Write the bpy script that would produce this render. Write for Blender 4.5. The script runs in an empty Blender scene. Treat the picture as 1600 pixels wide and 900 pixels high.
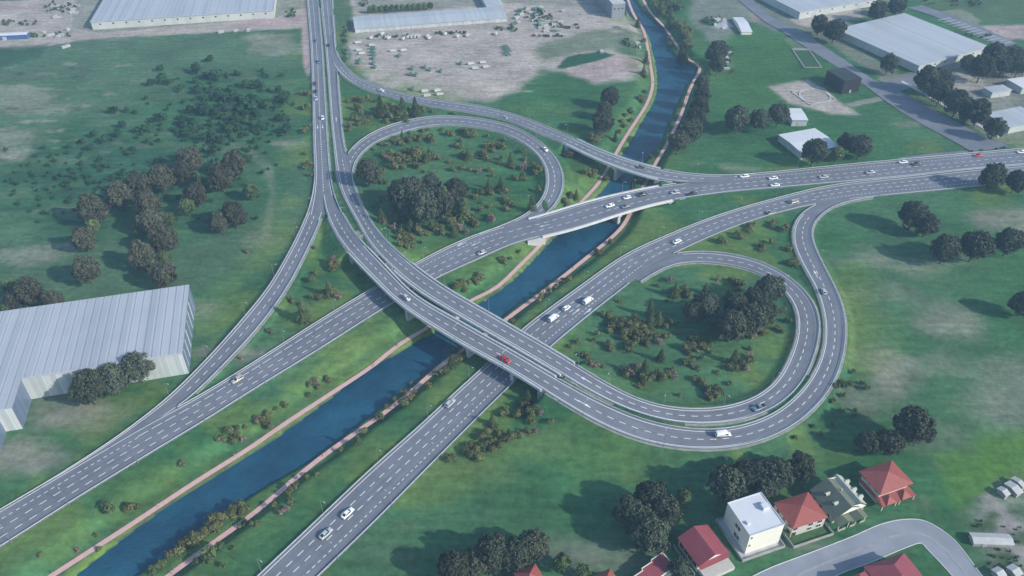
import bpy, bmesh, math, random
import numpy as np
from mathutils import Vector, Matrix

random.seed(7)
RNG = np.random.default_rng(11)
S = bpy.context.scene
C = S.collection
R = math.radians

# ------------------------------------------------------------------ camera, sky, sun, exposure
CAM_H = 240.0
FPX = 1275.0                      # focal length in photo pixels (1600 wide)
TH = math.atan(0.792)             # pitch below the horizon
cam_d = bpy.data.cameras.new('camera')
cam = bpy.data.objects.new('camera', cam_d)
C.objects.link(cam)
cam.location = (0, 0, CAM_H)
cam.rotation_euler = (math.pi / 2 - TH, 0, 0)
cam_d.sensor_width = 36.0
cam_d.lens = 36.0 * FPX / 1600.0
cam_d.clip_start = 1.0
cam_d.clip_end = 20000.0
S.camera = cam

SUN_EL = R(30)
SUN_DIR = Vector((0.89, -0.45, 0)).normalized()      # horizontal direction towards the sun
SKY_STRENGTH = 0.14
SUN_STRENGTH = 3.6
EXPOSURE = 0.54
W = bpy.data.worlds.new('World')
S.world = W
W.use_nodes = True
nt = W.node_tree
nt.nodes.clear()
wo = nt.nodes.new('ShaderNodeOutputWorld')
bg = nt.nodes.new('ShaderNodeBackground')
sk = nt.nodes.new('ShaderNodeTexSky')
sk.sky_type = 'NISHITA'
sk.sun_disc = False
sk.sun_elevation = SUN_EL
sk.sun_rotation = math.atan2(SUN_DIR.x, SUN_DIR.y)
sk.air_density = 1.3
sk.dust_density = 1.0
sk.ozone_density = 2.6
bg.inputs['Strength'].default_value = SKY_STRENGTH
nt.links.new(sk.outputs[0], bg.inputs['Color'])
nt.links.new(bg.outputs[0], wo.inputs['Surface'])

sd = bpy.data.lights.new('sun', 'SUN')
sd.energy = SUN_STRENGTH
sd.angle = R(0.9)
sd.color = (1.0, 0.93, 0.82)
so = bpy.data.objects.new('sun', sd)
C.objects.link(so)
sv = Vector((SUN_DIR.x * math.cos(SUN_EL), SUN_DIR.y * math.cos(SUN_EL), math.sin(SUN_EL)))
so.rotation_euler = sv.to_track_quat('Z', 'Y').to_euler()
so.location = (200, -100, 300)

S.view_settings.view_transform = 'Standard'
S.view_settings.look = 'None'
S.view_settings.exposure = EXPOSURE
S.view_settings.gamma = 1.0
S.view_settings.use_curve_mapping = False
S.render.resolution_x = 1024
S.render.resolution_y = 576
S.render.film_transparent = False

# ------------------------------------------------------------------ helpers
CT, ST = math.cos(TH), math.sin(TH)


def G(x, y, z=0.0):
    """photo pixel -> world point at height z"""
    px, py = x - 800.0, 450.0 - y
    d = Vector((px, FPX * CT + py * ST, -FPX * ST + py * CT))
    t = (z - CAM_H) / d.z
    return Vector((d.x * t, d.y * t, z))


def pxm(y, z=0.0):
    """photo pixels per metre across the view at image row y"""
    p = G(800, y, z)
    dep = p.y * CT + (CAM_H - z) * ST
    return FPX / dep


def tag(o, label=None, cat=None, group=None, kind=None):
    if label: o['label'] = label
    if cat: o['category'] = cat
    if group: o['group'] = group
    if kind: o['kind'] = kind
    return o


def empty(name, loc, rz=0.0):
    o = bpy.data.objects.new(name, None)
    o.empty_display_size = 0.5
    C.objects.link(o)
    o.location = loc
    o.rotation_euler = (0, 0, rz)
    return o


class MB:
    """collects faces, builds one mesh object"""
    def __init__(s):
        s.v, s.f, s.m = [], [], []
        s.mats = []

    def mi(s, m):
        if m is None: return 0
        if m not in s.mats: s.mats.append(m)
        return s.mats.index(m)

    def poly(s, pts, m=None):
        b = len(s.v)
        s.v += [tuple(p) for p in pts]
        s.f.append(tuple(range(b, b + len(pts))))
        s.m.append(s.mi(m))

    def prism(s, pts, z0, z1, m=None, top=None, bottom=True):
        n = len(pts)
        b = len(s.v)
        # make counter clockwise
        ar = sum(pts[i][0] * pts[(i + 1) % n][1] - pts[(i + 1) % n][0] * pts[i][1] for i in range(n))
        if ar < 0: pts = pts[::-1]
        s.v += [(p[0], p[1], z0) for p in pts] + [(p[0], p[1], z1) for p in pts]
        k = s.mi(m)
        for i in range(n):
            j = (i + 1) % n
            s.f.append((b + i, b + j, b + n + j, b + n + i)); s.m.append(k)
        s.f.append(tuple(range(b + n, b + 2 * n))); s.m.append(s.mi(top) if top else k)
        if bottom:
            s.f.append(tuple(range(b + n - 1, b - 1, -1))); s.m.append(k)

    def box(s, c, d, rz=0.0, m=None):
        x, y, z = c; a, b2, h = d[0] / 2, d[1] / 2, d[2] / 2
        ca, sa = math.cos(rz), math.sin(rz)
        pts = [(x + u * ca - w * sa, y + u * sa + w * ca) for u, w in ((-a, -b2), (a, -b2), (a, b2), (-a, b2))]
        s.prism(pts, z - h, z + h, m)

    def bar(s, p, q, r0, r1=None, n=6, m=None):
        r1 = r0 if r1 is None else r1
        p, q = Vector(p), Vector(q)
        ax = (q - p)
        if ax.length < 1e-6: return
        ax.normalize()
        u = ax.orthogonal().normalized(); w = ax.cross(u)
        b = len(s.v); k = s.mi(m)
        for c_, r_ in ((p, r0), (q, r1)):
            for i in range(n):
                a = 2 * math.pi * i / n
                s.v.append(tuple(c_ + u * (r_ * math.cos(a)) + w * (r_ * math.sin(a))))
        for i in range(n):
            j = (i + 1) % n
            s.f.append((b + i, b + j, b + n + j, b + n + i)); s.m.append(k)
        s.f.append(tuple(range(b + n - 1, b - 1, -1))); s.m.append(k)
        s.f.append(tuple(range(b + n, b + 2 * n))); s.m.append(k)

    def sweep(s, pts, prof, m=None, closed=True):
        """pts: list of (origin, normal2d) ; prof: list of (lateral, z)"""
        b = len(s.v); k = s.mi(m); n = len(prof)
        for (o, nr) in pts:
            for (l, z) in prof:
                s.v.append((o[0] + nr[0] * l, o[1] + nr[1] * l, o[2] + z))
        for i in range(len(pts) - 1):
            for j in range(n if closed else n - 1):
                j2 = (j + 1) % n
                s.f.append((b + i * n + j, b + (i + 1) * n + j, b + (i + 1) * n + j2, b + i * n + j2)); s.m.append(k)
        if closed:
            s.f.append(tuple(b + j for j in range(n))); s.m.append(k)
            e = b + (len(pts) - 1) * n
            s.f.append(tuple(e + j for j in range(n - 1, -1, -1))); s.m.append(k)

    def mesh(s, name, smooth=False):
        me = bpy.data.meshes.new(name)
        me.from_pydata(s.v, [], s.f)
        for m in s.mats: me.materials.append(m)
        if s.mats:
            me.polygons.foreach_set('material_index', s.m)
        if smooth:
            me.polygons.foreach_set('use_smooth', [True] * len(me.polygons))
        me.update()
        return me

    def build(s, name, mat=None, parent=None, smooth=False, fix=True):
        if mat and not s.mats: s.mats = [mat]; s.m = [0] * len(s.f)
        me = s.mesh(name, smooth)
        if fix:
            bm = bmesh.new(); bm.from_mesh(me)
            bmesh.ops.recalc_face_normals(bm, faces=bm.faces)
            bm.to_mesh(me); bm.free()
        o = bpy.data.objects.new(name, me)
        C.objects.link(o)
        if parent: o.parent = parent
        return o


def copy_tree(o, parent=None):
    c = o.copy()
    C.objects.link(c)
    c.parent = parent
    for ch in list(o.children):
        copy_tree(ch, c)
    return c


ONES = ['', 'first', 'second', 'third', 'fourth', 'fifth', 'sixth', 'seventh', 'eighth', 'ninth', 'tenth', 'eleventh',
        'twelfth', 'thirteenth', 'fourteenth', 'fifteenth', 'sixteenth', 'seventeenth', 'eighteenth', 'nineteenth']
TENS = ['', '', 'twenty', 'thirty', 'forty', 'fifty', 'sixty', 'seventy', 'eighty', 'ninety']
TENTH = ['', '', 'twentieth', 'thirtieth', 'fortieth', 'fiftieth', 'sixtieth', 'seventieth', 'eightieth', 'ninetieth']


def ordinal(n):
    if n < 20: return ONES[n]
    if n % 10 == 0: return TENTH[n // 10]
    return TENS[n // 10] + '-' + ONES[n % 10]


REG = {}     # phrase -> list of (sort key, object)


def reg(o, phrase, cat, group, key):
    o['category'] = cat
    o['group'] = group
    REG.setdefault(phrase, []).append((key, o))


def finish_labels(order='from the left'):
    for ph, lst in REG.items():
        lst.sort(key=lambda t: t[0])
        n = len(lst)
        for i, (k, o) in enumerate(lst):
            if n == 1: o['label'] = ph
            elif i == 0: o['label'] = ph + ', leftmost'
            elif i == n - 1: o['label'] = ph + ', rightmost'
            else: o['label'] = ph + ', ' + ordinal(i + 1) + ' ' + order


# ------------------------------------------------------------------ materials
def mat(name, col, rough=0.8, var=0.12, scale=0.5, bump=0.0, metal=0.0, detail=4, spec=0.3, coat=0.0, aniso=None):
    m = bpy.data.materials.new(name)
    m.use_nodes = True
    t = m.node_tree
    p = t.nodes['Principled BSDF']
    p.inputs['Roughness'].default_value = rough
    p.inputs['Metallic'].default_value = metal
    p.inputs['Specular IOR Level'].default_value = spec
    if coat:
        p.inputs['Coat Weight'].default_value = coat
        p.inputs['Coat Roughness'].default_value = 0.08
    tc = t.nodes.new('ShaderNodeTexCoord')
    n = t.nodes.new('ShaderNodeTexNoise')
    n.inputs['Scale'].default_value = scale
    n.inputs['Detail'].default_value = detail
    if aniso:
        mp = t.nodes.new('ShaderNodeMapping')
        mp.inputs['Scale'].default_value = aniso
        t.links.new(tc.outputs['Object'], mp.inputs['Vector'])
        t.links.new(mp.outputs[0], n.inputs['Vector'])
    else:
        t.links.new(tc.outputs['Object'], n.inputs['Vector'])
    mx = t.nodes.new('ShaderNodeMix')
    mx.data_type = 'RGBA'
    mx.inputs[6].default_value = tuple(c * (1 - var) for c in col[:3]) + (1,)
    mx.inputs[7].default_value = tuple(min(1, c * (1 + var)) for c in col[:3]) + (1,)
    cr = t.nodes.new('ShaderNodeMapRange')
    cr.inputs[1].default_value = 0.3; cr.inputs[2].default_value = 0.7
    t.links.new(n.outputs[0], cr.inputs[0])
    t.links.new(cr.outputs[0], mx.inputs[0])
    t.links.new(mx.outputs[2], p.inputs['Base Color'])
    if bump:
        b = t.nodes.new('ShaderNodeBump')
        b.inputs['Strength'].default_value = bump
        b.inputs['Distance'].default_value = 0.1
        t.links.new(n.outputs[0], b.inputs['Height'])
        t.links.new(b.outputs[0], p.inputs['Normal'])
    return m


def panel_mat(name, c0, c1, axis, pitch, rough=0.5, bumpd=0.12, seam=0.5):
    """ribbed metal sheet: broad sheet-to-sheet tone changes and fine ribs, in object space"""
    m = bpy.data.materials.new(name)
    m.use_nodes = True
    t = m.node_tree
    p = t.nodes['Principled BSDF']
    p.inputs['Roughness'].default_value = rough
    p.inputs['Specular IOR Level'].default_value = 0.35
    tc = t.nodes.new('ShaderNodeTexCoord')
    sp = t.nodes.new('ShaderNodeSeparateXYZ')
    t.links.new(tc.outputs['Object'], sp.inputs[0])
    src = sp.outputs[axis] if axis < 2 else None
    if axis == 2:   # walls: use x+y
        ad = t.nodes.new('ShaderNodeMath'); ad.operation = 'ADD'
        t.links.new(sp.outputs[0], ad.inputs[0]); t.links.new(sp.outputs[1], ad.inputs[1])
        src = ad.outputs[0]
    dv = t.nodes.new('ShaderNodeMath'); dv.operation = 'DIVIDE'
    t.links.new(src, dv.inputs[0]); dv.inputs[1].default_value = pitch
    fl = t.nodes.new('ShaderNodeMath'); fl.operation = 'FLOOR'
    t.links.new(dv.outputs[0], fl.inputs[0])
    wn = t.nodes.new('ShaderNodeTexWhiteNoise'); wn.noise_dimensions = '1D'
    t.links.new(fl.outputs[0], wn.inputs['W'])
    fr = t.nodes.new('ShaderNodeMath'); fr.operation = 'FRACT'
    t.links.new(dv.outputs[0], fr.inputs[0])
    # seam: dark thin stripe at panel joint
    sm = t.nodes.new('ShaderNodeMapRange')
    sm.inputs[1].default_value = 0.0; sm.inputs[2].default_value = 0.35
    sm.inputs[3].default_value = 1.0; sm.inputs[4].default_value = 0.0
    t.links.new(fr.outputs[0], sm.inputs[0])
    nz = t.nodes.new('ShaderNodeTexNoise'); nz.inputs['Scale'].default_value = 0.08; nz.inputs['Detail'].default_value = 5
    t.links.new(tc.outputs['Object'], nz.inputs['Vector'])
    a1 = t.nodes.new('ShaderNodeMath'); a1.operation = 'MULTIPLY'; a1.inputs[1].default_value = seam
    t.links.new(sm.outputs[0], a1.inputs[0])
    a2 = t.nodes.new('ShaderNodeMath'); a2.operation = 'MULTIPLY_ADD'; a2.inputs[1].default_value = 0.45
    t.links.new(wn.outputs[0], a2.inputs[0]); t.links.new(a1.outputs[0], a2.inputs[2])
    a3 = t.nodes.new('ShaderNodeMath'); a3.operation = 'MULTIPLY_ADD'; a3.inputs[1].default_value = 0.5
    t.links.new(nz.outputs[0], a3.inputs[0]); t.links.new(a2.outputs[0], a3.inputs[2])
    mx = t.nodes.new('ShaderNodeMix'); mx.data_type = 'RGBA'
    mx.inputs[6].default_value = tuple(c0) + (1,); mx.inputs[7].default_value = tuple(c1) + (1,)
    t.links.new(a3.outputs[0], mx.inputs[0])
    t.links.new(mx.outputs[2], p.inputs['Base Color'])
    b = t.nodes.new('ShaderNodeBump'); b.inputs['Strength'].default_value = 0.6; b.inputs['Distance'].default_value = bumpd
    w2 = t.nodes.new('ShaderNodeMath'); w2.operation = 'PINGPONG'; w2.inputs[1].default_value = 0.5
    t.links.new(dv.outputs[0], w2.inputs[0])
    t.links.new(w2.outputs[0], b.inputs['Height'])
    t.links.new(b.outputs[0], p.inputs['Normal'])
    return m


def leaf_mat(name, dark, light, rough=0.75, scale=2.2, objvar=0.32):
    m = bpy.data.materials.new(name)
    m.use_nodes = True
    t = m.node_tree
    p = t.nodes['Principled BSDF']
    p.inputs['Roughness'].default_value = rough
    p.inputs['Specular IOR Level'].default_value = 0.2
    tc = t.nodes.new('ShaderNodeTexCoord')
    n = t.nodes.new('ShaderNodeTexNoise')
    n.inputs['Scale'].default_value = scale; n.inputs['Detail'].default_value = 6
    n.inputs['Roughness'].default_value = 0.7
    t.links.new(tc.outputs['Object'], n.inputs['Vector'])
    cr = t.nodes.new('ShaderNodeMapRange')
    cr.inputs[1].default_value = 0.32; cr.inputs[2].default_value = 0.68
    t.links.new(n.outputs[0], cr.inputs[0])
    mx = t.nodes.new('ShaderNodeMix'); mx.data_type = 'RGBA'
    mx.inputs[6].default_value = tuple(dark) + (1,); mx.inputs[7].default_value = tuple(light) + (1,)
    t.links.new(cr.outputs[0], mx.inputs[0])
    oi = t.nodes.new('ShaderNodeObjectInfo')
    hs = t.nodes.new('ShaderNodeHueSaturation')
    vr = t.nodes.new('ShaderNodeMapRange')
    vr.inputs[3].default_value = 1 - objvar; vr.inputs[4].default_value = 1 + objvar
    t.links.new(oi.outputs['Random'], vr.inputs[0])
    t.links.new(vr.outputs[0], hs.inputs['Value'])
    hr = t.nodes.new('ShaderNodeMapRange')
    hr.inputs[3].default_value = 0.485; hr.inputs[4].default_value = 0.525
    ml = t.nodes.new('ShaderNodeMath'); ml.operation = 'MULTIPLY'; ml.inputs[1].default_value = 7.31
    fr = t.nodes.new('ShaderNodeMath'); fr.operation = 'FRACT'
    t.links.new(oi.outputs['Random'], ml.inputs[0]); t.links.new(ml.outputs[0], fr.inputs[0])
    t.links.new(fr.outputs[0], hr.inputs[0]); t.links.new(hr.outputs[0], hs.inputs['Hue'])
    t.links.new(mx.outputs[2], hs.inputs['Color'])
    t.links.new(hs.outputs[0], p.inputs['Base Color'])
    return m


M = {}
M['asphalt'] = mat('asphalt', (0.150, 0.163, 0.194), 0.85, 0.10, 0.15, 0.0, detail=8)
M['asphalt_street'] = mat('asphalt_street', (0.235, 0.255, 0.295), 0.85, 0.12, 0.12, detail=8)
M['asphalt_old'] = mat('asphalt_old', (0.155, 0.170, 0.205), 0.9, 0.2, 0.06, detail=8)
M['paint'] = mat('road_paint', (0.72, 0.73, 0.75), 0.6, 0.08, 1.5)
M['paint_worn'] = mat('road_paint_worn', (0.33, 0.34, 0.36), 0.8, 0.1, 0.8)
M['rail'] = mat('galvanised_rail', (0.50, 0.52, 0.55), 0.45, 0.10, 0.6, metal=0.3)
M['concrete'] = mat('concrete', (0.42, 0.43, 0.43), 0.85, 0.14, 0.25, detail=7)
M['concrete_light'] = mat('parapet_concrete', (0.55, 0.56, 0.56), 0.8, 0.10, 0.4, detail=7)
M['verge'] = mat('verge_concrete', (0.23, 0.25, 0.22), 0.9, 0.25, 0.35, detail=7)
M['pink'] = mat('pink_paving', (0.56, 0.36, 0.34), 0.9, 0.08, 0.8, detail=6)
M['lamphead'] = mat('lamp_head_metal', (0.40, 0.42, 0.44), .5)
M['lamp'] = mat('lamp_metal', (0.30, 0.32, 0.34), 0.4, 0.05, 1.0, metal=0.5)
M['trunk'] = mat('bark', (0.10, 0.085, 0.07), 0.95, 0.3, 3.0)
M['broad'] = leaf_mat('leaf_dark', (0.024, 0.036, 0.024), (0.105, 0.122, 0.085), scale=4.5)
M['broadwarm'] = leaf_mat('leaf_warm', (0.032, 0.038, 0.024), (0.110, 0.114, 0.080), scale=4.5)
M['light'] = leaf_mat('leaf_light', (0.045, 0.075, 0.028), (0.14, 0.20, 0.085))
M['conifer'] = leaf_mat('needle', (0.035, 0.055, 0.024), (0.120, 0.145, 0.060), scale=3.0)
M['shrub'] = leaf_mat('shrub_leaf', (0.056, 0.070, 0.026), (0.180, 0.188, 0.080), scale=1.0, objvar=0.3)
M['shrubgreen'] = leaf_mat('shrub_leaf_green', (0.040, 0.072, 0.028), (0.12, 0.165, 0.060), scale=1.0)
M['fieldshrub'] = leaf_mat('field_shrub_leaf', (0.014, 0.048, 0.025), (0.032, 0.090, 0.042), scale=1.0)
M['pinkshrub'] = leaf_mat('shrub_leaf_pink', (0.12, 0.09, 0.07), (0.30, 0.19, 0.18), scale=1.2)
M['glass'] = mat('dark_glass', (0.018, 0.022, 0.028), 0.12, 0.05, 1.0, spec=0.6)
M['rubber'] = mat('rubber', (0.02, 0.02, 0.02), 0.8)
M['rim'] = mat('wheel_rim', (0.35, 0.35, 0.36), 0.35, metal=0.7)
M['headlight'] = mat('headlight_lens', (0.75, 0.76, 0.78), 0.15, spec=0.6)
M['taillight'] = mat('taillight_lens', (0.35, 0.02, 0.02), 0.25)
# ------------------------------------------------------------------ roads: traced edges -> world ribbons
def fill_z(pts):
    L = [0.0]
    for a, b in zip(pts[:-1], pts[1:]):
        L.append(L[-1] + math.hypot(a[0] - b[0], a[1] - b[1]))
    ks = [(L[i], p[2]) for i, p in enumerate(pts) if len(p) > 2]
    zs = np.interp(L, [k[0] for k in ks], [k[1] for k in ks])
    return [G(p[0], p[1], z) for p, z in zip(pts, zs)]


def crom(P, n=12):
    P = [Vector(p) for p in P]
    Q = [P[0] * 2 - P[1]] + P + [P[-1] * 2 - P[-2]]
    out = []
    for i in range(1, len(Q) - 2):
        p0, p1, p2, p3 = Q[i - 1:i + 3]
        # centripetal parametrisation keeps the curve from bulging between uneven points
        t0 = 0.0; t1 = t0 + max(1e-3, (p1 - p0).length) ** .5
        t2 = t1 + max(1e-3, (p2 - p1).length) ** .5; t3 = t2 + max(1e-3, (p3 - p2).length) ** .5
        for k in range(n):
            t = t1 + (t2 - t1) * k / n
            a1 = p0 * ((t1 - t) / (t1 - t0)) + p1 * ((t - t0) / (t1 - t0))
            a2 = p1 * ((t2 - t) / (t2 - t1)) + p2 * ((t - t1) / (t2 - t1))
            a3 = p2 * ((t3 - t) / (t3 - t2)) + p3 * ((t - t2) / (t3 - t2))
            b1 = a1 * ((t2 - t) / (t2 - t0)) + a2 * ((t - t0) / (t2 - t0))
            b2 = a2 * ((t3 - t) / (t3 - t1)) + a3 * ((t - t1) / (t3 - t1))
            out.append(b1 * ((t2 - t) / (t2 - t1)) + b2 * ((t - t1) / (t2 - t1)))
    out.append(P[-1])
    return np.array([tuple(p) for p in out])


def resample(A, step=None, n=None):
    d = np.r_[0, np.cumsum(np.linalg.norm(np.diff(A[:, :2], axis=0), axis=1))]
    if n is None: n = max(2, int(d[-1] / step) + 1)
    s = np.linspace(0, d[-1], n)
    return np.stack([np.interp(s, d, A[:, k]) for k in range(A.shape[1])], 1)


def smooth(A, w):
    if w < 1: return A
    A = np.asarray(A, float)
    k = np.exp(-0.5 * (np.arange(-3 * w, 3 * w + 1) / w) ** 2); k /= k.sum()
    one = A.ndim == 1
    if one: A = A[:, None]
    pad = 3 * w
    lo = 2 * A[0] - A[1:pad + 1][::-1] if len(A) > pad else np.repeat(A[:1], pad, 0)
    hi = 2 * A[-1] - A[-pad - 1:-1][::-1] if len(A) > pad else np.repeat(A[-1:], pad, 0)
    B = np.concatenate([lo, A, hi])
    out = np.stack([np.convolve(B[:, j], k, 'valid') for j in range(A.shape[1])], 1)
    return out[:, 0] if one else out


STEP = 2.0


class Road:
    def __init__(s, left, right, sm=4):
        Lp, Rp = crom(fill_z(left)), crom(fill_z(right))
        n = 400
        A, B = resample(Lp, n=n), resample(Rp, n=n)
        c = resample((A + B) / 2, step=STEP)
        c = smooth(c, sm)
        for it in range(2):
            t = np.gradient(c[:, :2], axis=0); t /= np.linalg.norm(t, axis=1)[:, None]
            nr = np.stack([-t[:, 1], t[:, 0]], 1)          # left normal
            wl, wr = [], []
            for i in range(len(c)):
                for P, out in ((Lp, wl), (Rp, wr)):
                    d = P[:, :2] - c[i, :2]
                    al = np.abs(d @ t[i]); la = d @ nr[i]
                    ok = np.abs(la) < 30
                    al = np.where(ok, al, 1e9)
                    j = int(np.argmin(al))
                    # interpolate between neighbours
                    out.append(la[j])
            wl, wr = smooth(np.array(wl), sm + 1), smooth(np.array(wr), sm + 1)
            if it == 0:
                c[:, :2] += nr * ((wl + wr) / 2)[:, None]
                c = smooth(c, 2)
        s.c, s.t, s.n = c, t, nr
        s.wl, s.wr = wl, wr
        s.hw = np.abs(wl - wr) / 2
        s.mid = (wl + wr) / 2
        s.s = np.r_[0, np.cumsum(np.linalg.norm(np.diff(c[:, :2], axis=0), axis=1))]
        s.bridge = np.zeros(len(c), bool)
        s.dz = 0.0

    def at(s, dist, f, dz=0.0, off=0.0):
        """point at arc length dist, fraction f across (0 left edge, 1 right edge)"""
        c = [np.interp(dist, s.s, s.c[:, k]) for k in range(3)]
        n = [np.interp(dist, s.s, s.n[:, k]) for k in range(2)]
        wl = np.interp(dist, s.s, s.wl); wr = np.interp(dist, s.s, s.wr)
        l = wl + (wr - wl) * f + off
        return (c[0] + n[0] * l, c[1] + n[1] * l, c[2] + dz)

    def near(s, p):
        return int(np.argmin((s.c[:, 0] - p[0]) ** 2 + (s.c[:, 1] - p[1]) ** 2))

    def npx(s, x, y):
        """station index nearest to a photo pixel (iterating on height)"""
        z = 0.5
        for _ in range(4):
            i = s.near(G(x, y, z)); z = s.c[i, 2]
        return i

    def edge(s, i, side, off):
        w = s.wl[i] if side > 0 else s.wr[i]
        l = w + off * side
        return (s.c[i, 0] + s.n[i, 0] * l, s.c[i, 1] + s.n[i, 1] * l, s.c[i, 2])


def ribbon(rd, i0, i1, f0, f1, dz, mb, m, o0=0.0, o1=0.0, cross=1):
    idx = list(range(i0, i1 + 1))
    b = len(mb.v); k = mb.mi(m)
    for i in idx:
        wl, wr = rd.wl[i], rd.wr[i]
        for j in range(cross + 1):
            u = j / cross
            f = f0 + (f1 - f0) * u; o = o0 + (o1 - o0) * u
            l = wl + (wr - wl) * f + o
            mb.v.append((rd.c[i, 0] + rd.n[i, 0] * l, rd.c[i, 1] + rd.n[i, 1] * l, rd.c[i, 2] + dz))
    w = cross + 1
    for a in range(len(idx) - 1):
        for j in range(cross):
            mb.f.append((b + a * w + j, b + a * w + j + 1, b + (a + 1) * w + j + 1, b + (a + 1) * w + j)); mb.m.append(k)


def line(rd, mb, f, s0, s1, w=0.26, dash=None, dz=0.02, m=None):
    """painted line along a road; dash=(length, pitch)"""
    if dash is None:
        st = np.arange(s0, s1 + 0.01, 2.0)
        pieces = [st]
    else:
        pieces = []
        a = s0
        while a + dash[0] < s1:
            pieces.append(np.linspace(a, a + dash[0], 3)); a += dash[1]
    for st in pieces:
        if len(st) < 2: continue
        b = len(mb.v)
        for d in st:
            mb.v.append(rd.at(d, f, dz, w / 2)); mb.v.append(rd.at(d, f, dz, -w / 2))
        for q in range(len(st) - 1):
            mb.f.append((b + 2 * q, b + 2 * q + 1, b + 2 * q + 3, b + 2 * q + 2)); mb.m.append(0)


A_UP = [(-150, 884, .5), (0, 797.5), (50, 768), (100, 739), (197, 682), (240, 657), (307, 622), (400, 565), (500, 501), (585, 450), (647, 414), (725, 375, .6), (800, 350, 1.0),
        (840, 340), (900, 321, 1.8), (975, 302, 2.0), (1050, 288, 1.2), (1090, 283, .9), (1132, 276, .6), (1200, 270), (1350, 255), (1450, 246),
        (1600, 232.5), (1800, 217, .5)]
A_LO = [(-150, 942, .5), (0, 856), (100, 792), (217, 720), (292, 675), (400, 607), (500, 546), (600, 482), (622, 470), (680, 436), (750, 405, .8), (800, 382, 1.0),
        (900, 356, 1.8), (975, 332, 2.0), (1035, 316, 1.4), (1125, 302, .6), (1200, 295), (1300, 286), (1400, 277), (1500, 266), (1600, 257), (1800, 241, .5)]
B_LF = [(305, 995, .5), (404, 900), (500, 809), (575, 737.5), (646, 675), (732, 595), (766, 565), (814, 517), (905, 449), (975, 400), (1050, 365), (1125, 336),
        (1200, 314), (1300, 290), (1400, 278.5), (1532, 264), (1600, 258.5), (1800, 243, .5)]
B_RT = [(396, 1000, .5), (499, 900), (607, 795), (675, 725), (725, 675), (800, 601), (860, 544), (912, 500), (950, 469), (977, 449), (1003, 427), (1037, 405), (1080, 384),
        (1125, 364), (1200, 337.5), (1262, 322), (1310, 314), (1400, 304), (1475, 297), (1532, 291), (1600, 284), (1800, 266, .5)]
C_LF = [(476, -60, .5), (480, 0), (486, 75), (489, 150), (490.5, 225), (492, 275), (487, 312), (479, 338, .9)]
C_RT = [(494, -60, .5), (497, 0), (503, 75), (507.5, 150), (512, 225), (516, 275), (525, 312), (534, 334, .9)]
C1_L = [(490.5, 250, .5), (491.5, 285, .6), (487, 312, .8), (475, 346), (462, 375, 1.2), (419, 450), (400, 474, 1.5), (325, 560, 1.0), (262, 621, .5), (192, 677.5), (100, 738),
        (50, 768, .5)]
C1_R = [(508, 275, .5), (508, 300, .6), (507, 322, .8), (503, 338), (487.5, 375, 1.2), (449, 450), (400, 517, 1.5), (370, 550, 1.0), (282, 635, .5), (240, 660), (150, 713), (60, 767, .5)]
C2_L = [(503, 290, .6), (506, 315, .9), (510, 334, 1.3), (527, 370, 3.2), (550, 400, 5.2), (590, 440, 6.8), (630, 477, 7), (675, 507, 7), (730, 541, 7), (800, 579, 7), (850, 610, 6.8), (907, 645, 5.8),
        (957, 672, 4.5), (1025, 695, 3), (1087, 702, 2.2), (1150, 699, 1.8), (1222, 675), (1275, 635), (1300, 602), (1317, 555), (1321, 512, 1.8), (1317, 480), (1304, 450),
        (1285, 410, 1.3), (1270, 375), (1270, 355, .6), (1290, 332, .5), (1325, 315.5, .5), (1380, 307, .5)]
C2_R = [(514, 270, .6), (521, 298, .9), (526, 315, 1.3), (540, 340, 2.8), (552, 361, 4.2), (575, 387, 5.8), (617, 432, 6.9), (650, 464, 7), (700, 493, 7), (800, 550, 7), (872, 592, 6.6), (927, 622, 5.6),
        (1000, 654, 3.6), (1050, 666, 2.8), (1125, 671, 2.0), (1200, 651, 1.8), (1237, 625), (1267, 590), (1285, 550), (1289, 512, 1.8), (1282, 475), (1274, 448),
        (1255, 417, 1.3), (1240, 380), (1241, 355, .6), (1255, 332, .5), (1277, 319, .5), (1345, 308, .5)]
D_LF = [(498, -60, .5), (501, 0), (509, 75), (514, 137), (519, 200), (522, 225), (527, 275, .6), (537, 307, 1.3), (562, 352, 3.5), (582, 386, 5.4), (617, 422, 6.6), (650, 450, 7), (725, 496, 7), (800, 539.5, 7),
        (880, 586, 6.6), (935, 619, 5.4), (975, 637, 4.4), (1025, 655, 3.2), (1075, 663, 2.4), (1150, 659, 1.8), (1200, 642), (1237, 615), (1262, 582), (1277, 534), (1279, 495, 1.6),
        (1267, 467), (1251, 449), (1200, 414, .8), (1150, 399, .5), (1100, 394), (1062, 395.5), (1030, 405), (990, 434, .5)]
D_RT = [(514, -60, .5), (519, 0), (522.5, 50), (527, 110), (532, 175), (537, 225), (541, 240), (549, 262), (551, 278, .6), (560, 307, 1.3), (580, 347, 3.5), (607, 380, 5.4), (650, 417, 6.6), (697, 451, 7), (750, 482, 7),
        (800, 511, 7), (900, 569, 6.6), (950, 600, 5.4), (1010, 629, 4.0), (1050, 637, 3), (1100, 640, 2.2), (1150, 632, 1.8), (1200, 609), (1225, 575), (1242, 537),
        (1246, 500, 1.6), (1237, 472), (1225, 455), (1200, 435, .8), (1150, 417, .5), (1100, 411), (1071, 411.5), (1040, 419), (1000, 442, .5)]
R5_O = [(541, 296, .9), (537, 268, .6), (543, 242, .6), (557, 225.5, .8), (585, 207, 1.2), (625, 191, 1.6), (687, 182, 2), (750, 186, 2.4), (800, 197, 2.8), (847, 225, 3), (872, 255, 3), (880, 282, 2.6),
        (875, 305, 2.1), (858, 331, 1.5), (838, 345, 1.1), (800, 362, 1.0), (760, 377, .8)]
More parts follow.
